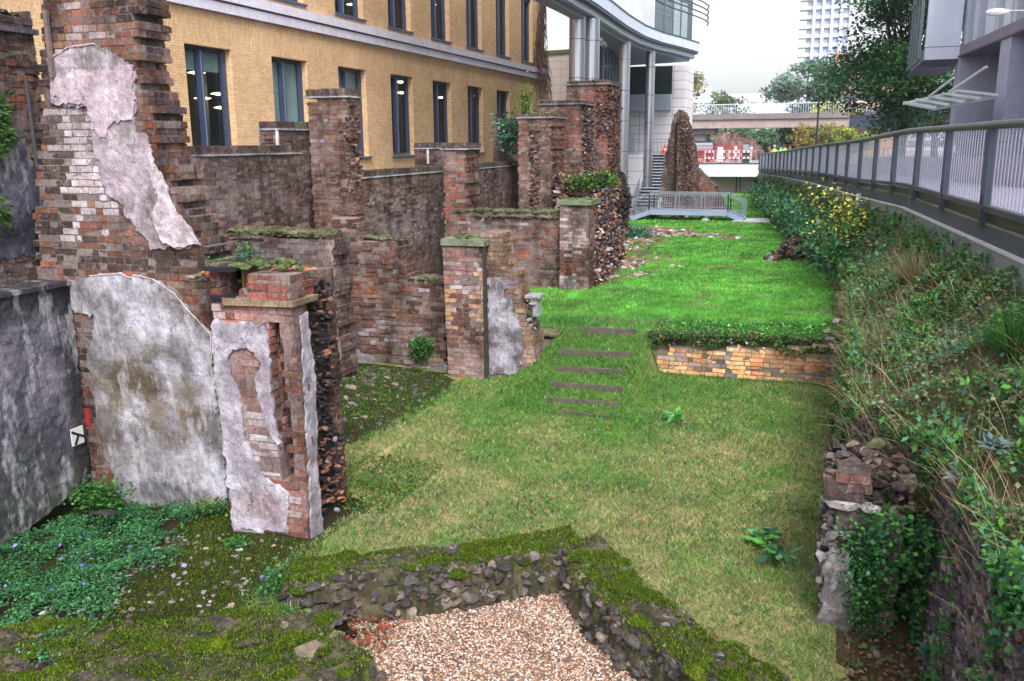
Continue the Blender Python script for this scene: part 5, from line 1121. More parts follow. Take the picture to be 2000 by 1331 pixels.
# ruined stub standing off the wall at lower right
W20 = empty('wall_stub_right', (.35, 7.4, 0), 'ruined rubble stub with a pale stone band, overgrown, at the lower right of the lawn', 'ruined wall')
W20.name = 'overgrown_stub'
m20 = MB(); m20.box(.24, .72, 7.0, 8.6, -.3, .95, L(90, 80, 78), jit=.03)
for i in range(420):
    f_ = rng.random() < .6; z = rng.uniform(-.25, 1.02); t_ = 1-z*.35
    p = (.19+.05*z+rng.normal(0, .015), rng.uniform(7.0, 8.7), z) if f_ else (rng.uniform(.22, .72), 6.97+.06*z+rng.normal(0, .015), z)
    rocks(m20, [p], [rng.uniform(.03, .085)], [(P_GREY+P_RAG+P_WHITE[3:5]+P_RAG)[rng.integers(21)]], lod=ICO1)
m20.build('rubble', M_STONE, W20)
rocks(m20, [(rng.uniform(.25, .7), rng.uniform(7, 8.5), rng.uniform(.95, 1.08)) for i in range(90)], rng.uniform(.04, .1, 90), [(P_RAG+P_BROWN)[rng.integers(16)] for i in range(90)]) if 0 else None
b20 = MB(); bricks(b20, Frame('x', 6.95), tr([(1615, 945), (1632, 928), (1680, 922), (1700, 945), (1712, 975), (1618, 975)], y=6.95), .3, colf(P_DARK+P_SOOT+P_BROWN[:3]+P_RED[:1], [], 5, lime=.3), rag=.04, core=L(80, 70, 64)); rocks(b20, [(rng.uniform(.18, .8), rng.uniform(6.98, 7.9), rng.uniform(1., 1.24)) for i in range(170)], rng.uniform(.03, .09, 170), [(P_RAG+P_MOSS[:2]+P_DARK)[rng.integers(15)]*.8 for i in range(170)]); b20.build('brickwork', M_MASON, W20)
a = pw(1618, 978, y=6.9); b = pw(1712, 1010, y=6.9); q20 = MB(); rocks(q20, [((a[0]+b[0])/2-.08, 6.98, (a[2]+b[2])/2+.01), ((a[0]+b[0])/2+.12, 6.99, (a[2]+b[2])/2)], [np.array([.17, .12, .05]), np.array([.12, .1, .045])], [L(158, 150, 152)]*2, lod=ICO3, rotz=False, rough=.1); q20.build('stone_band', M_STONE, W20)
s20 = MB(); slab(s20, Frame('x', 6.93), tr([(1600, 1215), (1606, 1110), (1628, 1060), (1655, 1075), (1672, 1130), (1680, 1200), (1650, 1250)], y=6.93), -.04, .05, lambda u, z: lerp(L(150, 140, 142), L(112, 104, 108), max(0, min(1, .5+2*fbm(u, z, 4, 3)))), .04, .02, .02); s20.build('mortar_face', M_PLASTER, W20)
weed('ground_ivy', (.46, 6.9, .62), (.18, .12, .35), 1700, .035, P_GN+P_GC, 'dense green leaves covering the face of the overgrown stub')
fv = MB(); P = []
for i in range(9000):
    y = rng.uniform(4.2, 9.5); s_ = rng.uniform(.08, .55)
    if nz(y*1.3, s_*3, 1.5, 77)+.6*nz(y*4, s_*9, 1.5, 7) > .22-.5*max(0, s_-.35): P.append(bankpt(y, s_, .04)-(.03+rng.uniform(0, .08), 0, 0))
leafs(fv, np.array(P), .042, pick(P_GN+P_GC[:3], len(P), .35), .8, .4, .3)
X = rng.uniform(.5, 1., 2600); leafs(fv, np.stack([X, rng.uniform(6.7, 7.8, 2600), 1.05-.5*np.abs(X-.6)-rng.uniform(0, .9, 2600)**1.5], -1), .045, pick(P_GN+P_GC[:2], 2600, .35), .8)
tag(fv.build('hanging_plants', M_LEAF), 'green plants hanging in patches over the exposed old wall face', 'ground cover', kind='stuff')
weed('ground_ivy', (.5, 6.86, .25), (.16, .1, .22), 900, .03, P_GN, 'green leaves low on the overgrown stub')
# shrubs along the far bank
SG = 'shrubs along the foot of the street wall'
for (y, lab) in [(21.5, 'leafy bank shrub nearest the stone outcrop'), (26, 'dark green bank shrub second from the near end of the row'), (31, 'green bank shrub behind the yellow leaved sapling'), (37, 'broad bank shrub midway along the far lawn'), (44, 'dense bank shrub beyond the middle of the far lawn'), (52, 'dark ivy shrub near the far end of the lawn'), (60, 'farthest ivy shrub by the white abutment')]:
    h = 1.1; xb = (bankx(y)+fencex(y))/2-.15; m_ = MB(); n = 1900; P = rng.normal(0, .42, (n, 3))*np.array([.75, y*.06+1.2, .75])+np.array([xb-.05, y, np.interp(y, [20, 60], [1.35, .55])])
    leafs(m_, P, np.interp(y, [20, 60], [.09, .16]), pick((P_TEAL[:3]+P_GC+P_GN[:3]) if y > 24 else P_GN+P_GC, n, .4)*1.05, .8)
    if y > 33: leafs(m_, P[:90], .14, pick(P_DRY+P_YLF[:2], 90), .8)
    tag(m_.build('bank_shrub', M_LEAF), lab, 'shrub', SG)
hb_ = MB(); n = 9000; n = 5500; X = rng.uniform(-2.75, .4, n); Y = rng.uniform(14.9, 15.75, n); leafs(hb_, np.stack([X, Y, [G(a, max(15., b))+rng.uniform(-.08, .07)-.18*max(0, 15-b) for a, b in zip(X, Y)]], -1), .05, pick(P_GC[:2]+P_GN+P_DRY[3:4]+GR_U[:3], n, .3), .5)
X = rng.uniform(-2.75, .4, 3000); Y = rng.uniform(14.72, 15.02, 3000); leafs(hb_, np.stack([X, Y, .55+.03*(X+2)+rng.uniform(-.02, .08, 3000)], -1), .045, pick(P_GN+P_DRY[3:4]+P_BROWN[:1]+P_GC[:1], 3000, .3), .5)
X = rng.uniform(-2.6, .3, 1400); hang = np.array([nz(a, 3, 2.2) for a in X]); k = hang > .05; X = X[k]; leafs(hb_, np.stack([X, np.full(len(X), 14.66)+rng.normal(0, .02, len(X)), .55-rng.uniform(0, .2, len(X))*hang[k]*2], -1), .045, pick(P_GN+P_DRY[3:4]+P_BROWN[:1], len(X), .3), .6)
tag(hb_.build('wall_top_herbs', M_LEAF), 'dark green herbs along and over the crumbling top of the low yellow brick wall', 'ground cover', kind='stuff')
sp_ = MB(); base = np.array([.35, 21.5, .9])
for i in range(16):
    a = rng.uniform(0, 6.28); top = base+np.array([rng.normal(0, .7), rng.normal(0, 1.3), rng.uniform(.7, 2.1)]); mid = (base+top)/2+rng.normal(0, .12, 3); sp_.tube([base+rng.normal(0, .1, 3)*(1, 1, 0), mid, top], [.014, .01, .004], L(110, 84, 60), k=4, cap=False)
    for k in range(26): pass
    n = 34; leafs(sp_, lerp(mid, top, .6)+rng.normal(0, .24, (n, 3)), .085, pick(P_YLF, n), .6, .42)
tag(sp_.build('sapling', M_LEAF), 'thin sapling with yellow autumn leaves standing against the street wall', 'sapling')
# ================================================================ STREET WALL, RAILING, PAVEMENT
def fpt(y, off=0., z=0.):
    d = .3; tx = fencex(y+d)-fencex(y-d); t_ = np.array([tx, 2*d]); t_ /= np.linalg.norm(t_); n_ = np.array([t_[1], -t_[0]]); return np.array([fencex(y)+n_[0]*off, y+n_[1]*off, z])
PW = empty('street_parapet', (2., 10, 2.2), 'long grey street parapet with a dark upper panel and pale edge strip', 'parapet')
def strip(o0, o1, dz0, dz1, step=1.22, gap=.006, colfn=None, y0=3., y1=68.):
    m_ = MB(); y = y0
    while y < y1:
        e = min(y+step, y1); q = []
        for yy in (y+gap/2, e-gap/2):
            for dz in (dz0, dz1):
                for o_ in (o0, o1): q.append(fpt(yy, o_, railz(yy)+dz))
        q = np.array(q)[[0, 1, 4, 5, 2, 3, 6, 7]]; m_.add(q, BOXF, colfn() if colfn else (.3, .3, .3)); y = e
    return m_
strip(-.02, .35, -1.72, -1.38, 1.85, .008, lambda: L(132, 138, 142)*rng.uniform(.9, 1.08)).build('grey_panel', M_PLAIN, PW)
strip(-.035, .33, -1.38, -1.355, 3.7, .0, lambda: L(206, 206, 214)).build('edge_strip', M_PLAIN, PW)
strip(.03, .33, -1.355, -1.16, 2.45, .008, lambda: L(78, 86, 98)*rng.uniform(.85, 1.15)).build('dark_panel', M_PLAIN, PW)
strip(.03, .33, -1.16, -1.13, 2.45, .004, lambda: lerp(L(112, 118, 90), L(150, 150, 146), rng.uniform(.1, .7))).build('mossy_top', M_PLAIN, PW)
RL = empty('street_railing', (2., 10, 2.8), 'long dark metal street railing with a round handrail and thin pale uprights', 'railing')
yk = 12.0-2.43*3; posts = []
while yk < 68: posts.append(yk); yk += 2.43
DM = L(56, 64, 80); hr = MB(); hr.tube([fpt(y, .02, railz(y)) for y in np.concatenate([np.arange(3.5, 68, 1.2), [68]])], .05, L(74, 78, 84), k=10); hr.build('handrail', M_PAINT, RL)
bm_ = strip(-.02, .09, -1.0, -.93, 2.43, .0, lambda: L(62, 68, 82)); bm_.build('bottom_beam', M_PAINT, RL)
strip(.05, .1, -1.12, -1.02, 2.43, .0, lambda: L(60, 56, 62)).build('lower_channel', M_PAINT, RL)
for y in posts:
    m_ = MB(); rz = railz(y)
    for dy, w_ in ((-.13, .035), (.06, .06)):
        a = fpt(y+dy, .03, rz-.95); b = fpt(y+dy, .03, rz-.05); m_.bar(a, b, w_, .09, DM, up=(1, 0, 0))
    m_.bar(fpt(y-.03, .03, rz-1.16), fpt(y-.03, .03, rz-.8), .2, .08, DM*1.1, up=(1, 0, 0)); m_.bar(fpt(y-.1, -.03, rz-1.2), fpt(y-.1, -.03, rz-.95), .05, .02, DM*.9, up=(1, 0, 0))
    m_.bar(fpt(y+.03, -.0, rz-.985), fpt(y+.1, -.0, rz-.985), .03, .03, L(190, 190, 195)); m_.build('post', M_PAINT, RL)
for a, b in zip(posts, posts[1:]):
    m_ = MB(); n = 15 if a < 40 else 9
    for k in range(n):
        y = a+.12+(b-a-.26)*(k+.5)/n; rz = railz(y); m_.tube([fpt(y, .05, rz-.93), fpt(y, .05, rz-.05)], .0075 if a < 40 else .01, L(140, 146, 164), k=4, cap=False)
    m_.build('upright_bars', M_PAINT, RL)
jb = MB(); p = fpt(23.3, -.06, railz(23.3)-1.5); jb.bar(p-(0, 0, .22), p+(0, 0, .22), .26, .1, L(188, 190, 198), up=(1, 0, 0)); jb.bar(p-(0, 0, .6), p-(0, 0, .22), .04, .04, L(70, 72, 78)); tag(jb.build('junction_box', M_PAINT), 'pale junction box on the grey parapet panel behind the bank plants', 'box')
# pavement and far plaza
def pavz(y): return railz(y)-1.06 if y < 66 else 1.75
pv = MB(); ys = np.concatenate([np.arange(2, 72, 1.), [74]]); V = []
for y in ys: V += [(fencex(y)+.3, y, pavz(y)), (fencex(y)+32, y, pavz(y))]
pv.add(V, [(2*i, 2*i+1, 2*i+3, 2*i+2) for i in range(len(ys)-1)], L(172, 166, 178)); tag(pv.build('pavement', m_panel('paving', L(146, 140, 160), L(104, 100, 116), .9, .6)), kind='structure')
pz = MB(); pz.add([(-60, 74, 1.96), (60, 74, 1.96), (60, 170, 1.9), (-60, 170, 1.9)], [(0, 1, 2, 3)], L(150, 146, 150)); tag(pz.build('street', M_PLAIN), kind='structure')
# low wall with white box lamps on the far side of the pavement
LW = empty('ramp_wall', (4.4, 25, 2.8), 'low lilac grey wall on the far side of the pavement seen through the railing', 'wall')
m_ = MB(); 
for y in np.arange(9, 44, 2.): a, b = fpt(y, 3.0, pavz(y)+.3), fpt(y+1.99, 3.0, pavz(y+2)+.3); m_.bar(a, b, .2, .7, L(168, 160, 176))
m_.build('wall', M_PLAIN, LW); m_ = MB()
for y in np.arange(9, 44, 2.): m_.tube([fpt(y, 3., pavz(y)+1.0), fpt(y+2, 3., pavz(y+2)+1.0)], .018, L(120, 124, 136), k=5); m_.tube([fpt(y, 3., pavz(y)+.6), fpt(y, 3., pavz(y)+1.)], .014, L(120, 124, 136), k=5)
m_.build('rail', M_PAINT, LW)
for k, y in enumerate([15.5, 19.5, 23.5, 27.5, 32, 37]):
    m_ = MB(); p = fpt(y, 2.88, pavz(y)+.86); m_.bar(p-(0, .13, 0), p+(0, .13, 0), .12, .2, L(232, 232, 238)); tag(m_.build('box_lamp', M_PAINT), ['nearest white box on the rail of the low lilac wall, at the right edge', 'second white box from the right on the low lilac wall', 'third white box from the right on the low lilac wall', 'fourth white box from the right on the low lilac wall', 'second farthest white box on the low lilac wall', 'farthest white box on the low lilac wall'][k], 'box lamp', 'white boxes along the low wall')
# ================================================================ PEOPLE
def person(x, y, z, h, cols, lab, face=0., pose=0):
    top, leg, hair = cols; root = empty('person', (x, y, z), lab, 'person'); s = h/1.75
    V = [(0, 0, .95), (0, 0, 1.15), (0, 0, 1.38), (0, 0, 1.5), (0, 0, 1.6), (0, .01, 1.7)]
    E = [(0, 1), (1, 2), (2, 3), (3, 4), (4, 5)]; R = [.13, .13, .15, .055, .085, .08]
    def ch(par, pts, rr):
        p = par
        for q, r_ in zip(pts, rr): V.append(q); R.append(r_); E.append((p, len(V)-1)); p = len(V)-1
    for sg in (-1, 1):
        ch(0, [(sg*.09, 0, .88), (sg*.1, .02*sg, .48), (sg*.11, -.03*sg, .09), (sg*.12, .12, .04)], [.085, .06, .045, .035])
        f_ = .25 if pose else .06
        ch(2, [(sg*.19, 0, 1.4), (sg*.25, .02, 1.13), (sg*(.23-.1*pose), f_, .95+.12*pose), (sg*(.22-.1*pose), f_+.08, .88+.14*pose)], [.055, .042, .032, .03])
    me = bpy.data.meshes.new('body'); ca, sa = math.cos(face), math.sin(face)
    me.from_pydata([(a*s*ca-b*s*sa, a*s*sa+b*s*ca, c*s) for a, b, c in V], E, []); o = bpy.data.objects.new('body', me); COL.objects.link(o); o.parent = root
    o.modifiers.new('skin', 'SKIN')
    for v_, r_ in zip(me.skin_vertices[0].data, R): v_.radius = (r_*s, r_*s*.85)
    me.skin_vertices[0].data[0].use_root = True
    sb = o.modifiers.new('sub', 'SUBSURF'); sb.levels = 1; sb.render_levels = 1
    m, t, p, out = _nodes('person_'+str(len(MATS))); g = t.nodes.new('ShaderNodeTexCoord'); sx = t.nodes.new('ShaderNodeSeparateXYZ'); t.links.new(g.outputs['Object'], sx.inputs[0])
    mr = t.nodes.new('ShaderNodeMath'); mr.operation = 'DIVIDE'; mr.inputs[1].default_value = 2.*s; t.links.new(sx.outputs[2], mr.inputs[0])
    c = ramp(t, mr.outputs[0], [(0, tuple(leg)), (.47, tuple(top)), (.755, tuple(L(196, 150, 128)))]); t.nodes[-1].color_ramp.interpolation = 'CONSTANT'
    t.links.new(c, p.inputs['Base Color']); p.inputs['Roughness'].default_value = .8; me.materials.append(m)
    hb = MB(); v = ICO2[0]*np.array([.1, .11, .1])*s; k = v[:, 2] < -.02*s; v[k, 2] = -.02*s; hb.add(v+np.array([x, y-.01, z+1.68*s]), ICO2[1], hair); hb.build('hair', M_SKIN, root)
    return root
person(*pw(1862, 283, y=45)[:2], pavz(45), 1.68, (L(190, 120, 116), L(50, 48, 60), L(50, 36, 30)), 'leftmost of three people behind the near railing, in a pinkish top', .4, 1)
person(*pw(1877, 280, y=46)[:2], pavz(46), 1.8, (L(120, 66, 72), L(40, 40, 52), L(40, 28, 26)), 'middle one of three people behind the near railing, in a dark red top', 2.8, 1)
person(*pw(1898, 283, y=44)[:2], pavz(44), 1.7, (L(90, 56, 66), L(44, 40, 50), L(60, 40, 30)), 'rightmost of three people behind the near railing, in a dark top', -1., 0)
for px, c, lab in [(1500, (L(150, 50, 84), L(60, 50, 60), L(60, 40, 34)), 'person in a crimson top at the far end of the street railing'), (1513, (L(170, 220, 90), L(50, 60, 70), L(200, 200, 190)), 'person in a lime hi-vis jacket and pale cap at the far end of the railing'), (1524, (L(150, 210, 190), L(60, 60, 70), L(40, 30, 30)), 'person in a pale mint top between two in hi-vis at the railing end'), (1534, (L(190, 226, 80), L(50, 50, 60), L(70, 50, 40)), 'person in a yellow green hi-vis vest at the far end of the railing'), (1543, (L(60, 84, 80), L(50, 50, 60), L(120, 70, 40)), 'brown haired person in dark clothes, rightmost of the far group')]:
    q = pw(px, 296, y=66); person(max(q[0], fencex(66)+.5), 66+rng.uniform(-1, 1), 1.75, 1.72, c, lab, rng.uniform(0, 6))
# ================================================================ RIGHT HAND MODERN BUILDING
class LF:
    def __init__(s, o, d): s.o = np.array(o, float); s.d = np.array(d, float)/np.linalg.norm(d); s.n = np.array([-s.d[1]*-1, -s.d[0]])*0+np.array([s.d[1], -s.d[0]])
    def p(s, a, n, z): q = s.o+s.d*a+s.n*n; return (q[0], q[1], z)
    def box(s, mb, a0, a1, n0, n1, z0, z1, c): mb.add([s.p(a, n, z) for z in (z0, z1) for n in (n0, n1) for a in (a0, a1)], BOXF, c)
fr = LF((4.7, 41), (.077, -.997))     # along the street towards the camera; n points to the street
B2 = empty('modern_office', (6, 36, 2.3), 'pale grey modern building with tall white fins over a recessed ground floor', 'building')
WH = L(212, 218, 238); GY = L(172, 174, 196)
m_ = MB()
for a0, a1, n0 in [(-.6, .25, .25), (6.4, 7.7, .25), (15.5, 16.8, .25)]: fr.box(m_, a0, a1, -1.6, -n0*0, 1.5, 7.0, GY*1.05)
fr.box(m_, -6, 26, -8, -2.0, 1.5, 2.9, L(130, 130, 142)); fr.box(m_, -6, -.6, -6, -1.2, 1.5, 7, GY)
m_.build('column_wall', M_PLAIN, B2)
m_ = MB(); fr.box(m_, -.6, 26, -7, .0, 7.0, 7.42, L(140, 130, 146)); fr.box(m_, -.6, 26, -.0+.003, .05, 7.0, 7.06, L(96, 92, 104)); m_.build('fascia', M_PLAIN, B2)
a = -.4; k = 0
while a < 26:
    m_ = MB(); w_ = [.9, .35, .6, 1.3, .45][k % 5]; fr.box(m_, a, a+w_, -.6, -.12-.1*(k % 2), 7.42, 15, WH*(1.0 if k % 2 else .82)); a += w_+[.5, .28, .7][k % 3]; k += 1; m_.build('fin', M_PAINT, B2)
m_ = MB(); fr.box(m_, -.6, 26, -.75, -.7, 7.42, 15, L(60, 76, 100)); fr.box(m_, -.6, 26, -1.95, -1.9, 3.2, 7.0, L(44, 52, 66)); m_.build('glazing', M_GLASSPALE, B2)
m_ = MB(); fr.box(m_, -.6, 26, -7.5, -2.4, 2.9, 15, L(40, 42, 52)); m_.build('core', M_PLAIN, B2)
m_ = MB()
for a in np.arange(.8, 25, 1.5): fr.box(m_, a, a+.09, -1.9, -1.8, 2.4, 7.0, L(84, 92, 112))
fr.box(m_, -.6, 26, -1.9, -1.82, 4.6, 4.7, L(84, 92, 112)); m_.build('mullions', M_PAINT, B2)
BX = empty('oriel_bay', (3.9, 43, 6.8), 'white clad bay projecting from the modern building with a glazed left side', 'bay')
BX.name = 'projecting_bay'
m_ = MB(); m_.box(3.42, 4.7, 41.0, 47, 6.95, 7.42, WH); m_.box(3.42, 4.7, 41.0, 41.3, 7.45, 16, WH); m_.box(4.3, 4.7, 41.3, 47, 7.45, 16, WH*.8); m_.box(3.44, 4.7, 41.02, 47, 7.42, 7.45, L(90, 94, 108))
m_.add([(3.42, 41, 6.95), (4.7, 41, 6.95), (4.7, 47, 6.95), (3.42, 47, 6.95), (3.2, 41.6, 6.7), (4.7, 41.6, 6.7), (4.7, 47, 6.7), (3.2, 47, 6.7)], [(4, 5, 6, 7), (0, 1, 5, 4), (3, 0, 4, 7)], L(110, 108, 124)); m_.build('cladding', M_PAINT, BX)
m_ = MB(); m_.box(3.2, 3.24, 41.0, 47, 7.0, 16, L(60, 80, 90)); m_.build('glass_side', M_GLASSPALE, BX)
m_ = MB()
for y in (41.0, 42.5, 44, 45.5): m_.box(3.17, 3.27, y, y+.06, 6.9, 16, L(130, 140, 150))
for z in (6.92, 9.6, 12.2): m_.box(3.17, 3.27, 41.0, 47, z, z+.06, L(130, 140, 150))
m_.build('glazing_bar', M_PAINT, BX)
CA = empty('glass_canopy', tuple(pw(1950, 187, y=31)), 'tilted glass entrance canopy hung on two white rods', 'canopy')
A_, B_, C_, D_ = [pw(*a[:2], y=a[2]) for a in [(1765, 203, 39.5), (1826, 214, 35), (1948, 190, 31), (1868, 180, 37)]]
m_ = MB(); m_.add([A_, B_, C_, D_, A_-(0, 0, .03), B_-(0, 0, .03), C_-(0, 0, .03), D_-(0, 0, .03)], [(0, 1, 2, 3), (4, 5, 6, 7)], (.3, .4, .4)); m_.build('glass', M_GLASSPALE, CA)
m_ = MB()
for f_ in np.linspace(0, 1, 5): m_.bar(lerp(A_, D_, f_)+(0, 0, .06), lerp(B_, C_, f_)+(0, 0, .06), .05, .08, L(220, 226, 230))
m_.bar(B_, C_, .06, .09, L(150, 160, 168)); m_.bar(A_, D_, .08, .1, L(226, 230, 234)); m_.bar(A_, B_, .05, .05, L(190, 200, 206)); m_.build('frame', M_PAINT, CA)
for a, b in (((1927, 131, 31.5), (1855, 180, 34)), ((1863, 152, 36), (1815, 189, 37.5))):
    m_ = MB(); m_.tube([pw(a[0], a[1], y=a[2]), pw(b[0], b[1], y=b[2])], .045, L(216, 220, 228), k=6); m_.build('hanger_rod', M_PAINT, CA)
SLM = empty('street_lamp', (3.2, 14, 2.8), 'flat street lamp head on a thin arm coming in from the right edge', 'street lamp')
q = pw(1948, 24, y=16); m_ = MB(); m_.tube([q-(.16, 0, 0), q-(.1, 0, 0), q+(.02, 0, .0), q+(.16, 0, 0)], [.02, .05, .06, .03], L(190, 192, 200), k=8); m_.build('lamp_head', M_PAINT, SLM)
m_ = MB(); m_.tube([q+(.14, 0, .01), q+(1.1, .1, -.02)], .014, L(150, 154, 164), k=5); m_.tube([q+(1.1, .1, .1), (q[0]+1.1, q[1]+.1, 2.6)], .06, L(130, 134, 144), k=8); m_.build('arm', M_PAINT, SLM)
# ================================================================ CURVED GLASS AND STONE BUILDING, HIGH WALK
B3 = empty('curved_building', (-11, 60, 0), 'curved grey white building on steel columns with stone panelled walls', 'building')
cur = [(-9.6, 26.), (-9.7, 32.)]+[tuple(pw(a, b, z=9.5)[:2]) for a, b in [(1145, 0), (1169, 15), (1193, 32), (1227, 56), (1261, 75), (1295, 87), (1329, 95), (1358, 103)]]+[(-8.62, 62.6), (-8.8, 63.2), (-9.4, 63.6), (-11, 64.2), (-14, 65)]
inn = [(-10.9, 26), (-10.9, 32), (-10.95, 37.3), (-11, 39.8), (-11.2, 42.9), (-11.5, 47.4), (-12.2, 51.6), (-13.8, 55), (-15.5, 58), (-17.2, 61), (-17.5, 62.6), (-17.5, 63), (-17.5, 64), (-17.5, 65), (-17.5, 66)]
def ribbon(mb, a, b, za, zb, col):
    n = len(a); V = [(p[0], p[1], z) for z in (za, zb) for l_ in (a, b) for p in l_]
    def ix(i, l_, k): return k*2*n+l_*n+i
    F = []
    for i in range(n-1):
        F += [(ix(i, 0, 0), ix(i+1, 0, 0), ix(i+1, 0, 1), ix(i, 0, 1)), (ix(i, 1, 0), ix(i+1, 1, 0), ix(i+1, 1, 1), ix(i, 1, 1)), (ix(i, 0, 0), ix(i+1, 0, 0), ix(i+1, 1, 0), ix(i, 1, 0)), (ix(i, 0, 1), ix(i+1, 0, 1), ix(i+1, 1, 1), ix(i, 1, 1))]
    mb.add(V, F, col)
def off(l_, d):
    r = []
    for i, p in enumerate(l_):
        a = np.array(l_[max(i-1, 0)]); b = np.array(l_[min(i+1, len(l_)-1)]); t_ = (b-a)/np.linalg.norm(b-a); r.append((p[0]-t_[1]*d, p[1]+t_[0]*d))
    return r
m_ = MB(); ribbon(m_, cur, inn, 9.62, 10.15, L(206, 216, 238)); m_.build('upper_band', M_PAINT, B3)
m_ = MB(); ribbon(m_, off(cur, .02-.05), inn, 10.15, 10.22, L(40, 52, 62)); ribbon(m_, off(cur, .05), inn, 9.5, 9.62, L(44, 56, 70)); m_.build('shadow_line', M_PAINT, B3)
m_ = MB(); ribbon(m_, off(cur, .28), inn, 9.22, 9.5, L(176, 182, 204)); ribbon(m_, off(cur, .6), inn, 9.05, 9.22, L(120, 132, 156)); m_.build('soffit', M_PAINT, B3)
m_ = MB(); up = off(cur, .55); ribbon(m_, up[:8], off(up[:8], 1.5), 10.22, 22, L(236, 240, 246)); m_.build('white_wall', m_panel('white_cladding_bright', L(240, 243, 248), L(214, 220, 230), 1.2, 30, rough=.4), B3)
m_ = MB(); ribbon(m_, up[7:12], off(up[7:12], .1), 10.22, 22, L(100, 130, 150)); m_.build('glazed_end', M_GLASSPALE, B3)
m_ = MB(); ribbon(m_, off(up[7:12], 1.2), off(up[7:12], 1.6), 10.22, 22, L(90, 110, 130)); m_.build('blinds', M_PLAIN, B3)
m_ = MB()
for i in range(7, 12):
    for f_ in (0, .5): p = np.array(up[i])*(1-f_)+np.array(up[min(i+1, 12)])*f_; m_.tube([(p[0], p[1], 10.22), (p[0], p[1], 22)], .05, L(90, 110, 124), k=4)
for z in (12.6, 15.): 
    for a, b in zip(up[7:11], up[8:12]): m_.bar((*a, z), (*b, z), .1, .08, L(90, 110, 124))
m_.build('glazing_bar', M_PAINT, B3)
for k, z in enumerate((11.6, 11.95, 12.3, 12.65)):
    m_ = MB(); oc = off(cur, -.35+.0*k)[6:11]; m_.tube([(a, b, z+.1*i*0) for i, (a, b) in enumerate(oc)]+[(oc[-1][0]+.15, oc[-1][1]+.4, z-.1), (oc[-1][0]+.05, oc[-1][1]+.5, z-.3)], .045, L(50, 56, 70), k=5); m_.build('louvre_rod', M_PAINT, B3)
for (px, py, r) in [(1128, 36, .36), (1156, 40, .36), (1220, 84, .33), (1271, 102, .28)]:
    q = pw(px, py, z=9.1); m_ = MB(); m_.tube([(q[0], q[1], 1.), (q[0], q[1], 9.15)], r, k=20)
    for z in np.arange(1.6, 9.1, 1.65): m_.tube([(q[0], q[1], z), (q[0], q[1], z+.03)], r+.004, L(90, 96, 110), k=20, cap=False, mi=1)
    m_.build('steel_column', [M_STEEL, M_DARKMETAL], B3, smooth=False)
m_ = MB(); gp_ = [(-12.1, 50.), (-12.5, 54), (-13.1, 58), (-13.6, 62), (-13.9, 66)]; ribbon(m_, gp_, off(gp_, .2), 4.2, 9.05, L(60, 84, 96)); m_.build('curved_glazing', M_GLASS, B3)
m_ = MB(); ribbon(m_, off(gp_, .25), off(gp_, .4), 4.2, 9.05, L(44, 60, 72)); ribbon(m_, off(gp_, -.04), off(gp_, .1), 3.2, 4.2, L(170, 178, 200))
for a, b in zip(gp_, gp_[1:]):
    for f_ in (0, .33, .66): p = lerp(np.array(a), np.array(b), f_); m_.tube([(p[0], p[1], 4.2), (p[0], p[1], 9.05)], .05, L(120, 130, 146), k=4)
m_.build('glazing_bar', M_PAINT, B3)
m_ = MB(); m_.box(-17, -9.95, 66, 70, -1, 9.1, L(222, 216, 222)); m_.build('stone_wall', M_PANEL, B3)
m_ = MB(); m_.box(-15.8, -12.2, 65.2, 66.0, 6.0, 7.1, L(170, 178, 200)); m_.box(-12.2, -10.9, 65.6, 66.0, 6.0, 7.1, L(170, 178, 200)); m_.build('spandrel', M_PAINT, B3)
m_ = MB(); m_.box(-15.8, -12.4, 65.4, 65.45, 7.1, 9.05, L(40, 60, 70)); m_.box(-12.1, -10.95, 65.9, 65.97, 7.1, 9.05, L(40, 80, 80)); m_.build('window', M_GLASS, B3)
m_ = MB(); m_.box(-15.8, -12.3, 65.7, 65.95, 7.1, 9.05, L(40, 48, 58)); m_.box(-12.15, -10.9, 65.975, 65.995, 7.1, 9.05, L(46, 66, 70)); m_.build('dark_room', M_PLAIN, B3)
m_ = MB(); m_.box(-17, -12.1, 61, 66, -1.5, 2.9, L(210, 204, 212)); m_.build('terrace_wall', m_panel('terrace_panel', L(206, 204, 214), L(90, 90, 104), 1.6, .9), B3)
m_ = MB(); m_.box(-16.5, -12.5, 61.1, 61.14, 3.0, 4.1, L(80, 110, 100)); m_.build('glass_balustrade', M_GLASSPALE, B3)
m_ = MB()
for x in np.arange(-16.5, -9.9, .28): m_.tube([(x, 60.98 if x < -12.2 else 65.5, 2.9), (x, 60.98 if x < -12.2 else 65.5, 3.95)], .015, L(130, 136, 150), k=4)
for y_, xa, xb in ((60.98, -16.5, -12.2), (65.5, -12.2, -9.9)): m_.bar((xa, y_, 3.95), (xb, y_, 3.95), .04, .04, L(130, 136, 150)); m_.bar((xa, y_, 3.), (xb, y_, 3.), .04, .04, L(130, 136, 150))
m_.build('railing', M_PAINT, B3)
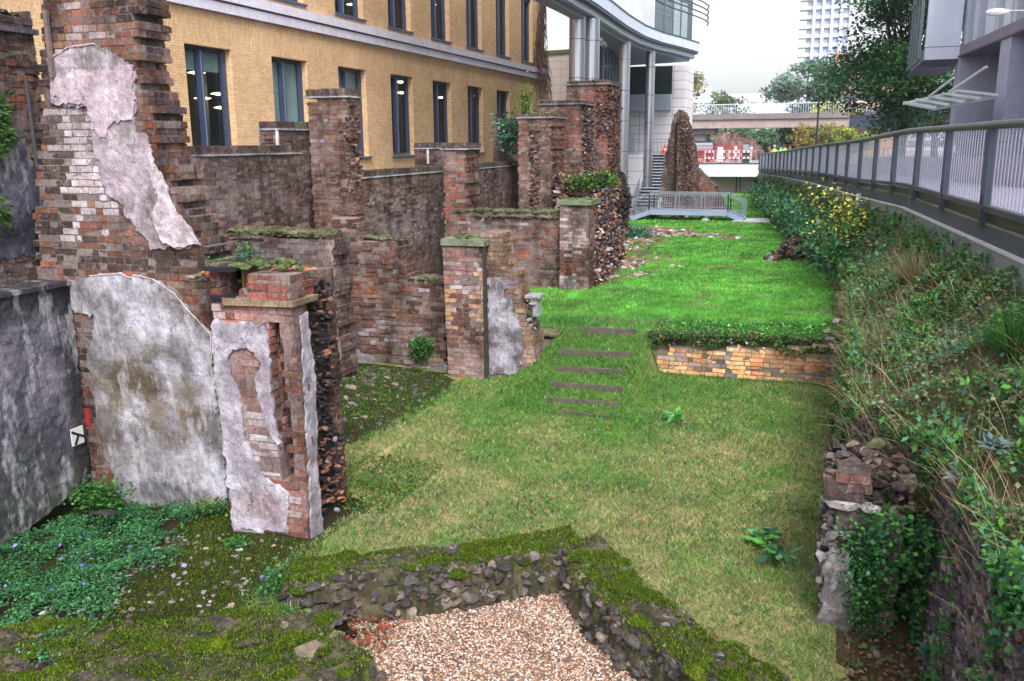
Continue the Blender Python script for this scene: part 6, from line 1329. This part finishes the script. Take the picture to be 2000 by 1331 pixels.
# stairs
ST = empty('steel_stair', (-11.5, 60, -.5), 'blue grey steel stair climbing to the terrace beside the spire ruin', 'stairs')
m_ = MB(); ns_ = 17
for k in range(ns_):
    z = -.5+3.4*(k+1)/ns_; y = 59.6+5.6*k/ns_; m_.box(-12.05, -10.75, y, y+.34, z-.05, z, L(168, 176, 192)); m_.box(-12.05, -10.75, y+.3, y+.33, z-.2, z-.05, L(90, 98, 116))
m_.build('treads', M_PAINT, ST)
for x in (-12.1, -10.7):
    m_ = MB(); m_.bar((x, 59.5, -.55), (x, 65.3, 2.9), .06, .3, L(104, 112, 134)); m_.build('stringer', M_PAINT, ST)
m_ = MB(); m_.bar((-12.12, 59.2, .2), (-12.12, 65.2, 3.85), .05, .06, L(120, 128, 148))
for t_ in np.linspace(0, 1, 26): p = lerp(np.array([-12.12, 59.3, -.6]), np.array([-12.12, 65.2, 2.9]), t_); m_.bar(p, p+(0, 0, .95), .02, .05, L(110, 118, 138))
m_.build('handrail', M_PAINT, ST)
cn = MB(); cn.tube([(-11.2, 66.-.6, 2.93), (-11.2, 65.4, 3.6)], [.2, .04], L(216, 74, 60), k=10); cn.tube([(-11.2, 65.4, 3.2), (-11.2, 65.4, 3.36)], [.14, .09], L(236, 232, 232), k=10); cn.box(-11.45, -10.95, 65.15, 65.65, 2.9, 2.96, L(190, 60, 50)); tag(cn.build('traffic_cone', M_PAINT), 'orange and white traffic cone at the top of the steel stair', 'traffic cone')
# rendered party wall between the buildings
PWL = empty('party_wall', (-17, 58.3, 0), 'pink rendered party wall with an olive coping and torn brick end, between the buildings', 'wall')
a, b, c = pw(1066, 102, y=58.4), pw(1172, 96, y=58.4), pw(1186, 92, y=58.4); m_ = MB(); m_.box(a[0]-.4, b[0], 58.4, 58.9, -1, b[2]-.15, (.5, .5, .5)); m_.build('rendered_face', M_PANELP, PWL)
m_ = MB(); m_.bar((a[0]-.3, 58.6, a[2]-.05), (b[0]+.3, 58.6, b[2]), .7, .22, L(124, 120, 84)); m_.build('coping', M_PLAIN, PWL)
m_ = MB(); bricks(m_, Frame('x', 58.3), [(b[0], 0), (c[0]+.3, 0), (c[0]+.1, 6), (c[0]-.1, b[2]), (b[0], b[2])], .8, colf(P_BROWN+P_STOCK+P_DARK[:2]), rag=.12, course=.15); m_.build('brick_end', M_MASON, PWL)
# ================================================================ STEEL FOOTBRIDGE IN THE GARDEN
FB_ = empty('garden_footbridge', (-7.2, 48, -.5), 'light blue grey steel footbridge with balustrades on one concrete foot', 'footbridge')
BL = L(150, 162, 196); GRR = L(132, 140, 156); yb = 48.; kx = lambda px, py: pw(px, py, y=yb)
x0, x1, x2, x3 = kx(1232, 400)[0], kx(1268, 400)[0], kx(1422, 400)[0], kx(1453, 400)[0]; zd = .05; zl = kx(1240, 428)[2]; zr = kx(1452, 432)[2]
m_ = MB()
for dy in (0, 1.4):
    m_.bar((x1, yb+dy, zd), (x2, yb+dy, zd), .08, .24, BL); m_.bar((x2, yb+dy, zd), (x3, yb+dy, zr), .08, .24, BL); m_.bar((x0, yb+dy, zl), (x1, yb+dy, zd), .08, .24, BL)
m_.build('girder', M_PAINT, FB_)
m_ = MB(); m_.box(x1, x2, yb+.05, yb+1.35, zd+.06, zd+.1, L(140, 146, 156))
for k in range(5): t_ = (k+.5)/5; m_.box(lerp(x2, x3, t_)-.14, lerp(x2, x3, t_)+.14, yb+.05, yb+1.35, lerp(zd, zr, t_)+.05, lerp(zd, zr, t_)+.09, L(140, 146, 156)); m_.box(lerp(x1, x0, t_)-.14, lerp(x1, x0, t_)+.14, yb+.05, yb+1.35, lerp(zd, zl, t_)+.05, lerp(zd, zl, t_)+.09, L(140, 146, 156))
m_.build('deck', M_PAINT, FB_)
for dy in (0., 1.4):
    m_ = MB(); H = 1.02; path = [(x0, zl), (x1, zd), (x2, zd), (x3, zr)]
    for (a, za), (b, zb_) in zip(path, path[1:]):
        m_.bar((a, yb+dy, za+H), (b, yb+dy, zb_+H), .05, .05, GRR); m_.bar((a, yb+dy, za+H-.1), (b, yb+dy, zb_+H-.1), .03, .03, GRR); m_.bar((a, yb+dy, za+.22), (b, yb+dy, zb_+.22), .03, .03, GRR)
        n = max(3, int(abs(b-a)/.13))
        for k in range(n): t_ = (k+.5)/n; m_.tube([(lerp(a, b, t_), yb+dy, lerp(za, zb_, t_)+.22), (lerp(a, b, t_), yb+dy, lerp(za, zb_, t_)+H-.1)], .011, GRR, k=4, cap=False)
        for k in range(max(2, int(abs(b-a)/1.05)+1)): t_ = k/max(1, int(abs(b-a)/1.05)); m_.bar((lerp(a, b, t_), yb+dy, lerp(za, zb_, t_)-.05), (lerp(a, b, t_), yb+dy, lerp(za, zb_, t_)+H), .05, .05, GRR)
    m_.build('balustrade', M_PAINT, FB_)
m_ = MB(); xc = kx(1378, 430)[0]; m_.bar((xc, yb+.1, -.5), (xc, yb+.1, zd), .12, .12, BL); m_.box(xc-.17, xc+.17, yb-.05, yb+.4, -.9, kx(1378, 428)[2], L(190, 192, 200), jit=.01); m_.build('support', M_PAINT, FB_)
m_ = MB(); a = kx(1430, 436); m_.box(a[0], a[0]+1.9, yb-.4, yb+1.6, -.6, G(-4.5, 48)+.06, L(196, 194, 204), jit=.01); m_.build('landing_slab', M_PLAIN, FB_)
sh = MB()
for i in range(120): x = rng.uniform(-10.4, -6.3); rocks(sh, [(x, 50.2+rng.normal(0, .4), rng.uniform(-.8, -.05))], [rng.uniform(.15, .3)], [(P_BROWN+P_GREY+P_DARK)[rng.integers(20)]], lod=ICO1)
for i in range(60): x = rng.uniform(-11.2, -10.1); rocks(sh, [(x, 46.8+rng.normal(0, .5), rng.uniform(-.5, .35))], [rng.uniform(.12, .25)], [(P_BROWN+P_GREY+P_STOCK)[rng.integers(21)]], lod=ICO1)
tag(sh.build('old_footing_wall', M_STONE), 'low rubble footing under and beside the steel footbridge', 'ruined wall')
# ================================================================ ABUTMENT, WORKS SITE, FAR STREET
AB = empty('abutment', (-7, 74, -1), 'white panelled abutment wall closing the far end of the garden', 'wall')
m_ = MB(); x = -13.
while x < -4.9: m_.box(x+.006, min(x+1.55, -4.9), 74, 74.3, .98, 2.0, L(222, 226, 238)*rng.uniform(.97, 1.02)); x += 1.55
m_.box(-13, -4.9, 73.95, 74.4, 2.0, 2.06, L(70, 76, 84)); m_.box(-13, -4.9, 74.05, 76, .9, .98, L(40, 56, 56)); m_.build('white_panel', M_PAINT, AB)  # slab under the panels is coloured dark as the painted soffit shadow
m_ = MB(); m_.box(-13, -5.6, 76, 76.4, -1.2, .95, L(208, 198, 188)); m_.box(-5.6, -4.6, 75.4, 76, -1.2, .95, L(120, 84, 80)); m_.build('rear_wall', M_PLAIN, AB)
m_ = MB(); m_.tube([(-7., 75.9, -.6), (-7., 75.9, .9)], .05, L(50, 52, 56), k=6); m_.tube([(-6.7, 75.9, -.2), (-6.7, 75.9, .9)], .035, L(50, 52, 56), k=6); m_.tube([(-7.4, 75.9, -.55), (-6.6, 75.9, -.5)], .05, L(60, 60, 62), k=6); m_.build('pipe', M_PAINT, AB)
def lbl(*a): return a
RD = L(206, 62, 56)
m_ = MB()     # red mesh hoarding
hx0, hx1 = pw(1340, 300, y=77)[0], pw(1464, 300, y=77)[0]; zt_ = pw(1400, 284, y=77)[2]
m_.box(hx0, hx1, 77, 77.03, zt_-.05, zt_, RD)
for x in np.arange(hx0, hx1+.01, .16): m_.box(x, x+.035, 77, 77.02, 2., zt_, RD*.9)
for z in np.arange(2.05, zt_, .14): m_.box(hx0, hx1, 77.02, 77.035, z, z+.03, RD*.9)
tag(m_.build('mesh_fence', M_PAINT), 'red plastic mesh fence round the street works', 'fence')
for k, px in enumerate((1385, 1409, 1433, 1457)):
    a = pw(px, 310, y=75.6); m_ = MB(); X0 = a[0]-.42
    for z in (2.35, 2.85):
        for j in range(5): m_.box(X0+j*.17, X0+j*.17+.17, 75.6, 75.64, z, z+.16, RD if (j+k) % 2 else L(236, 232, 234))
    m_.box(X0, X0+.05, 75.6, 75.66, 2., 3.05, L(180, 180, 184)); m_.box(X0+.8, X0+.85, 75.6, 75.66, 2., 3.05, L(180, 180, 184))
    tag(m_.build('works_barrier', M_PAINT), ['red and white barrier next to the dark parked van', 'red and white barrier second from the parked van', 'red and white barrier second from the grey cabinet', 'red and white barrier nearest the grey cabinet'][k], 'barrier', 'red and white works barriers')
m_ = MB(); a = pw(1407, 300, y=75.5); m_.box(a[0]-.22, a[0]+.22, 75.45, 75.48, 2.15, 3.3, L(236, 236, 240)); m_.box(a[0]-.2, a[0]+.2, 75.43, 75.45, 2.3, 2.34, L(120, 124, 140)); m_.box(a[0]-.2, a[0]+.2, 75.43, 75.45, 2.5, 2.54, L(120, 124, 140)); m_.tube([(a[0], 75.5, 1.96), (a[0], 75.5, 2.2)], .03, L(120, 120, 124), k=5); tag(m_.build('notice_board', M_PAINT), 'tall white notice board among the works barriers', 'notice board')
m_ = MB(); a = pw(1437, 292, y=76.9); m_.box(a[0]-.1, a[0]+.1, 76.9, 76.95, 2.4, 3.35, L(236, 236, 240)); m_.tube([(a[0], 76.93, 1.96), (a[0], 76.93, 2.5)], .02, L(120, 120, 124), k=5); tag(m_.build('sign_board', M_PAINT), 'narrow white sign on the red mesh fence', 'sign')
m_ = MB(); a = pw(1457, 300, y=75.8); m_.box(a[0]-.28, a[0]+.28, 75.7, 76.2, 1.96, 3.6, L(60, 68, 80)); m_.box(a[0]-.24, a[0]+.24, 75.68, 75.7, 2.9, 3.5, L(140, 150, 160)); tag(m_.build('street_cabinet', M_PAINT), 'tall dark grey cabinet at the right end of the works barriers', 'cabinet')
LG = empty('globe_lamp', tuple(pw(1467, 320, y=75)), 'short lamp post with a white globe at the works site', 'lamp post')
a = pw(1467, 290, y=75); m_ = MB(); m_.tube([(a[0], 75, 1.96), (a[0], 75, a[2])], .035, L(200, 204, 210), k=6); m_.build('post', M_PAINT, LG); m_ = MB(); m_.add(ICO2[0]*.13+a, ICO2[1], L(240, 240, 240)); m_.build('globe', M_PAINT, LG)
m_ = MB()
for x in np.arange(-13, -4.9, .9): m_.tube([(x, 74.2, 2.06), (x, 74.2, 3.1)], .03, L(190, 194, 200), k=5)
m_.bar((-13, 74.2, 3.05), (-4.9, 74.2, 3.05), .04, .04, L(150, 154, 164)); m_.bar((-13, 74.2, 2.6), (-4.9, 74.2, 2.6), .02, .02, L(150, 154, 164)); tag(m_.build('guard_rail', M_PAINT), 'pale guard rail on top of the white abutment', 'railing')
VN = empty('parked_van', (-11.6, 83, 1.95), 'dark blue van parked behind the red mesh fence', 'van')
m_ = MB(); x = -13.4; prof = [(0, .35), (.0, .95), (.25, 1.1), (.8, 1.75), (1.1, 1.85), (3.6, 1.85), (3.8, 1.6), (3.85, .35)]
V = [(x+a, yy, 1.96+b) for yy in (82.2, 84) for a, b in prof]; n = len(prof); m_.add(V, [(i, (i+1) % n, n+(i+1) % n, n+i) for i in range(n)], L(40, 46, 62)); m_.add([V[i] for i in range(n)], [tuple(range(n))], L(40, 46, 62)); m_.build('body', M_PAINT, VN)
m_ = MB(); m_.add([(x+.5, 82.19, 3.05), (x+1.6, 82.19, 3.05), (x+1.6, 82.19, 3.65), (x+.9, 82.19, 3.65)], [(0, 1, 2, 3)], L(150, 170, 190)); m_.add([(x+1.75, 82.19, 3.05), (x+3.6, 82.19, 3.05), (x+3.6, 82.19, 3.65), (x+1.75, 82.19, 3.65)], [(0, 1, 2, 3)], L(150, 170, 190)); m_.build('window', M_PAINT, VN)
for dx in (.75, 3.1): m_ = MB(); m_.tube([(x+dx, 82.15, 2.28), (x+dx, 82.35, 2.28)], .32, L(24, 24, 26), k=14); m_.build('wheel', M_PLAIN, VN)
q0 = pw(1388, 262, y=90); m_ = MB(); bricks(m_, Frame('x', 90.), tr([(1386, 330), (1388, 268), (1400, 262), (1440, 262), (1448, 270), (1466, 268), (1478, 280), (1490, 296), (1494, 330)], y=90), 1.2, colf(P_RED+P_BROWN+P_GREY[:2], [zs(1455, 285, 1, 2, P_DARK, .5)]), rag=.1, course=.18); tag(m_.build('distant_ruin', M_MASON), 'broken red brick ruin beyond the street works, under the footbridge', 'ruined wall')
# concrete pedestrian bridge
PB = empty('pedestrian_bridge', (-8, 105, 2), 'wide concrete pedestrian bridge with pale balustrade crossing the street', 'bridge')
m_ = MB(); m_.box(-24, 1.9, 105, 109, 6.15, 6.75, L(124, 116, 116)); m_.box(-24, 1.9, 105.25, 108.7, 5.2, 6.15, L(158, 142, 140)); m_.box(-24, 1.9, 105.1, 108.9, 6.08, 6.16, L(96, 90, 92)); m_.build('concrete_deck', m_attr('stained_concrete', s1=3, s2=.6, amp=.2), PB)
m_ = MB(); m_.box(1.9, 16, 106, 109, 5.0, 6.5, L(44, 54, 74)); m_.build('steel_deck', M_PAINT, PB)
m_ = MB()
for x in np.arange(-24, 16, .26): m_.box(x, x+.06, 105.1, 105.14, 6.75, 7.75, L(160, 178, 190))
m_.box(-24, 16, 105.08, 105.16, 7.75, 7.83, L(206, 216, 224)); m_.build('balustrade', M_PAINT, PB)
m_ = MB(); a = pw(1372, 260, y=107); m_.box(a[0]-.8, a[0]+.5, 106, 108, 1.9, 5.2, L(110, 104, 104)); m_.box(a[0]-1.6, a[0]+1.6, 105.6, 108.4, 4.6, 5.2, L(80, 78, 80)); m_.build('pier', M_PLAIN, PB)
SL = empty('street_lamp', (-.6, 60, 2), 'tall slim street lamp with a flat round head before the bridge', 'street lamp')
a = pw(1603, 147, y=60); m_ = MB(); m_.tube([(a[0], 60, 1.8), (a[0], 60, a[2])], [.07, .05], L(48, 56, 62), k=8); m_.build('post', M_PAINT, SL); m_ = MB(); m_.tube([a-(0, 0, .03), a+(0, 0, .05), a+(0, 0, .14), a+(0, 0, .18)], [.12, .42, .36, .05], L(84, 92, 92), k=20); m_.build('lamp_head', M_PAINT, SL)
# ---------------------------------------------------------------- far buildings
TW = empty('tower_block', (0, 300, 0), 'very tall pale grey residential tower with stacked balconies, washed out by the sky', 'tower block')
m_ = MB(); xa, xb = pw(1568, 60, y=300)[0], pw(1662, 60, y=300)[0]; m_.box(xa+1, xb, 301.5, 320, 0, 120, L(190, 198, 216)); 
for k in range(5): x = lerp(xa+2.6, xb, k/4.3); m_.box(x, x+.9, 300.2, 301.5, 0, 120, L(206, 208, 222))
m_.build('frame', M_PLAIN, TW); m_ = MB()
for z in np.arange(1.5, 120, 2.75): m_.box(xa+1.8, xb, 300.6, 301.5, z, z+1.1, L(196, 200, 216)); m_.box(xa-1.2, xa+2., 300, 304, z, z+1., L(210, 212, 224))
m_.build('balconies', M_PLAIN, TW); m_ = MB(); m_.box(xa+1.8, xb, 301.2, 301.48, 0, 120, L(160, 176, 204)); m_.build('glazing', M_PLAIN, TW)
m_ = MB(); a = pw(1640, 90, y=220); b = pw(1700, 140, y=220); m_.box(a[0], b[0]+6, 220, 230, 0, 19.5, L(206, 150, 138)); m_.box(a[0]-1, a[0]+3, 221, 230, 0, 23, L(204, 150, 140))
for z in np.arange(3, 20, 3.2): m_.box(a[0]+.5, b[0]+5, 219.9, 220, z, z+1.4, L(90, 84, 96))
tag(m_.build('brick_block', M_PLAIN), 'orange brick block behind the big tree', 'building')
RT = empty('low_white_building', (-25, 200, 0), 'long low white building with rows of small dark windows, faint behind the bridge', 'building')
m_ = MB(); m_.box(-52, -5, 200, 215, 0, 13.5, L(226, 228, 240)); m_.box(-34, -26, 203, 212, 13.5, 15.5, L(226, 214, 220)); m_.build('wall', M_PLAIN, RT)
for x in np.arange(-50, -6, 2.4):
    m_ = MB(); m_.box(x, x+1.2, 199.9, 200, 11.3, 11.9, L(150, 150, 170)); m_.build('window', M_PLAIN, RT); m_ = MB(); m_.box(x, x+1.3, 199.9, 200, 7.6, 8.8, L(150, 160, 190)); m_.build('window', M_PLAIN, RT)
m_ = MB(); m_.box(-8, 30, 170, 182, 0, 7.5, L(196, 190, 200)); 
for z in (2.6, 5): m_.box(-7, 29, 169.9, 170, z, z+1, L(110, 116, 140))
tag(m_.build('far_building', M_PLAIN), 'pale far building glimpsed under the pedestrian bridge', 'building')
m_ = MB(); m_.box(1.5, 9, 120, 128, 1.9, 4.6, L(206, 150, 90)); m_.add([(1., 119.5, 4.6), (9.4, 119.5, 4.6), (9.4, 124, 5.4), (1., 124, 5.4)], [(0, 1, 2, 3)], L(60, 44, 40)); m_.box(1, 1.5, 119.5, 128, 1.9, 4.6, L(190, 130, 90)); tag(m_.build('orange_kiosk', M_PLAIN), 'low orange building with a dark roof beneath the steel bridge', 'building')
# ---------------------------------------------------------------- trees
def tree(name, base, h, crown, nl, ls, p, lab, trunk=.3, clumps=26, lean=(0, 0), group=None, limbs=9, low=.25, colt=(54, 46, 42), extra=()):
    root = empty(name, tuple(base), lab, 'tree', group); b = np.array(base, float); cr = np.array(crown, float)  # crown centre offset xyz, radii
    c0 = b+cr[:3]; rad = cr[3:]
    t_ = MB(); top = c0+np.array([0, 0, rad[2]*.5]); pts = [b-(0, 0, .3), lerp(b, top, .3)+rng.normal(0, .1, 3), lerp(b, top, .65)+rng.normal(0, .15, 3), top]; t_.tube(pts, [trunk, trunk*.75, trunk*.45, trunk*.12], L(*colt), k=8)
    cl = []
    for k in range(clumps):
        d = rng.normal(size=3); d /= np.linalg.norm(d); r = rng.uniform(.35, .95)**.6; c = c0+d*rad*r
        if c[2] < b[2]+h*low: c[2] = b[2]+h*low+rng.uniform(0, .3)
        cl.append(c)
    for e in extra: cl.insert(0, b+np.array(e)); clumps += 1
    for c in cl[:limbs*2]:
        s_ = lerp(pts[1], pts[3], rng.uniform(0, .7)); mid = lerp(s_, c, .5)+rng.normal(0, .05, 3)*rad+(0, 0, -.03*h); r = trunk*rng.uniform(.15, .4); t_.tube([s_, mid, c], [r, r*.6, r*.2], L(*colt)*rng.uniform(.8, 1.2), k=5, cap=False)
    t_.build('trunk', M_BARK, root)
    m_ = MB(); sz = rad.mean()*rng.uniform(.2, .42, clumps); per = np.maximum(10, (nl*sz**2/np.sum(sz**2)).astype(int))
    for c, s_, n in zip(cl, sz, per):
        d = rng.normal(size=(n, 3)); d /= np.linalg.norm(d, axis=1)[:, None]; P = c+d*s_*rng.uniform(.3, 1.05, (n, 1))*np.array([1.25, 1.25, .6]); base_c = np.array(p[rng.integers(len(p))]); leafs(m_, P, ls, base_c*rng.uniform(.6, 1.4, (n, 1)), .6, .42)
    m_.build('crown', M_LEAF, root); return root
P_TR = pal((60, 114, 70), (50, 98, 64), (74, 128, 76), (42, 82, 54), (90, 142, 80))
q = pw(1755, 272, y=52); tree('plane_tree', (q[0]+.1, 52, 1.9), 12, (.15, 0, 7.2, 2.7, 3., 5.2), 34000, .19, P_TR, 'large dark green tree with gaps of sky, between the street lamp and the modern building', trunk=.3, clumps=84, limbs=30, low=.13, extra=[(-3.3, 0, 5.6), (-2.9, .3, 5.2), (-3.6, -.3, 4.9), (-2.4, 0, 6.1), (-3., .4, 4.2), (2.6, 0, 4.6), (3.1, .3, 4.), (2.2, -.4, 3.6), (-2.2, 0, 3.6)])
for (px, py, y, r, zt2, p, lab, n, ls) in [
    (1575, 200, 150, 5.2, 16.5, pal((130, 158, 140), (118, 148, 130), (142, 168, 150), (110, 136, 122)), 'tall hazy willow like tree left of the slim street lamp', 9000, .55),  # distance haze painted into the lightened leaf colours
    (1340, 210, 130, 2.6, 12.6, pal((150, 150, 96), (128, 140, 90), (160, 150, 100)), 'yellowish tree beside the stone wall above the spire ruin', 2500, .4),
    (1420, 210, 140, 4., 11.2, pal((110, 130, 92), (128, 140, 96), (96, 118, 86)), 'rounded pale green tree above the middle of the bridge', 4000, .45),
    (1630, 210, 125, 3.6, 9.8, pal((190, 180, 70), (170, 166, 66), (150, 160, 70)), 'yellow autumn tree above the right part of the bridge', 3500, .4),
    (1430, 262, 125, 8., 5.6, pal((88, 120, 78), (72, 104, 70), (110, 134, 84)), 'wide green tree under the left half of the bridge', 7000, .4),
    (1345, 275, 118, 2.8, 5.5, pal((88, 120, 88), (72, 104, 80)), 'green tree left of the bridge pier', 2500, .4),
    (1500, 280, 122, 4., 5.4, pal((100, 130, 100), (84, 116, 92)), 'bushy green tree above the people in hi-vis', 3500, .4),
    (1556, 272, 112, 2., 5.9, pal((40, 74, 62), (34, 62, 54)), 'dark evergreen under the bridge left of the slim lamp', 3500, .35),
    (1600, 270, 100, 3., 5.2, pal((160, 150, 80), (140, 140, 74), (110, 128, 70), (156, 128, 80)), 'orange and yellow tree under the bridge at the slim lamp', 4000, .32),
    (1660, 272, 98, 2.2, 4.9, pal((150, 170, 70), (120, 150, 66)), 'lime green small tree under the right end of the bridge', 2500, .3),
    (1840, 200, 60, 2.6, 8.6, pal((60, 84, 52), (88, 84, 50), (48, 74, 50)), 'dark tree behind the glass canopy', 4000, .22)]:
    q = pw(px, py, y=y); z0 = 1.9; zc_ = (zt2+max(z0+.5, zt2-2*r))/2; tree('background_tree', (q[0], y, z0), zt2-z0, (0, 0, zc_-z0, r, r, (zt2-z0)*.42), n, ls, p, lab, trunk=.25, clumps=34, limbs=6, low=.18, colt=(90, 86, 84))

# ================================================================ HAZE
hz = MB(); hz.box(-900, 900, -40, 900, -2.3, 122)
hm = bpy.data.materials.new('haze'); hm.use_nodes = True; t = hm.node_tree; t.nodes.clear(); ho = t.nodes.new('ShaderNodeOutputMaterial'); hv = t.nodes.new('ShaderNodeVolumePrincipled')
hv.inputs['Color'].default_value = (.95, .97, 1, 1); hv.inputs['Density'].default_value = .0005; hv.inputs['Anisotropy'].default_value = .2; t.links.new(hv.outputs[0], ho.inputs['Volume'])
tag(hz.build('haze', hm), kind='stuff')
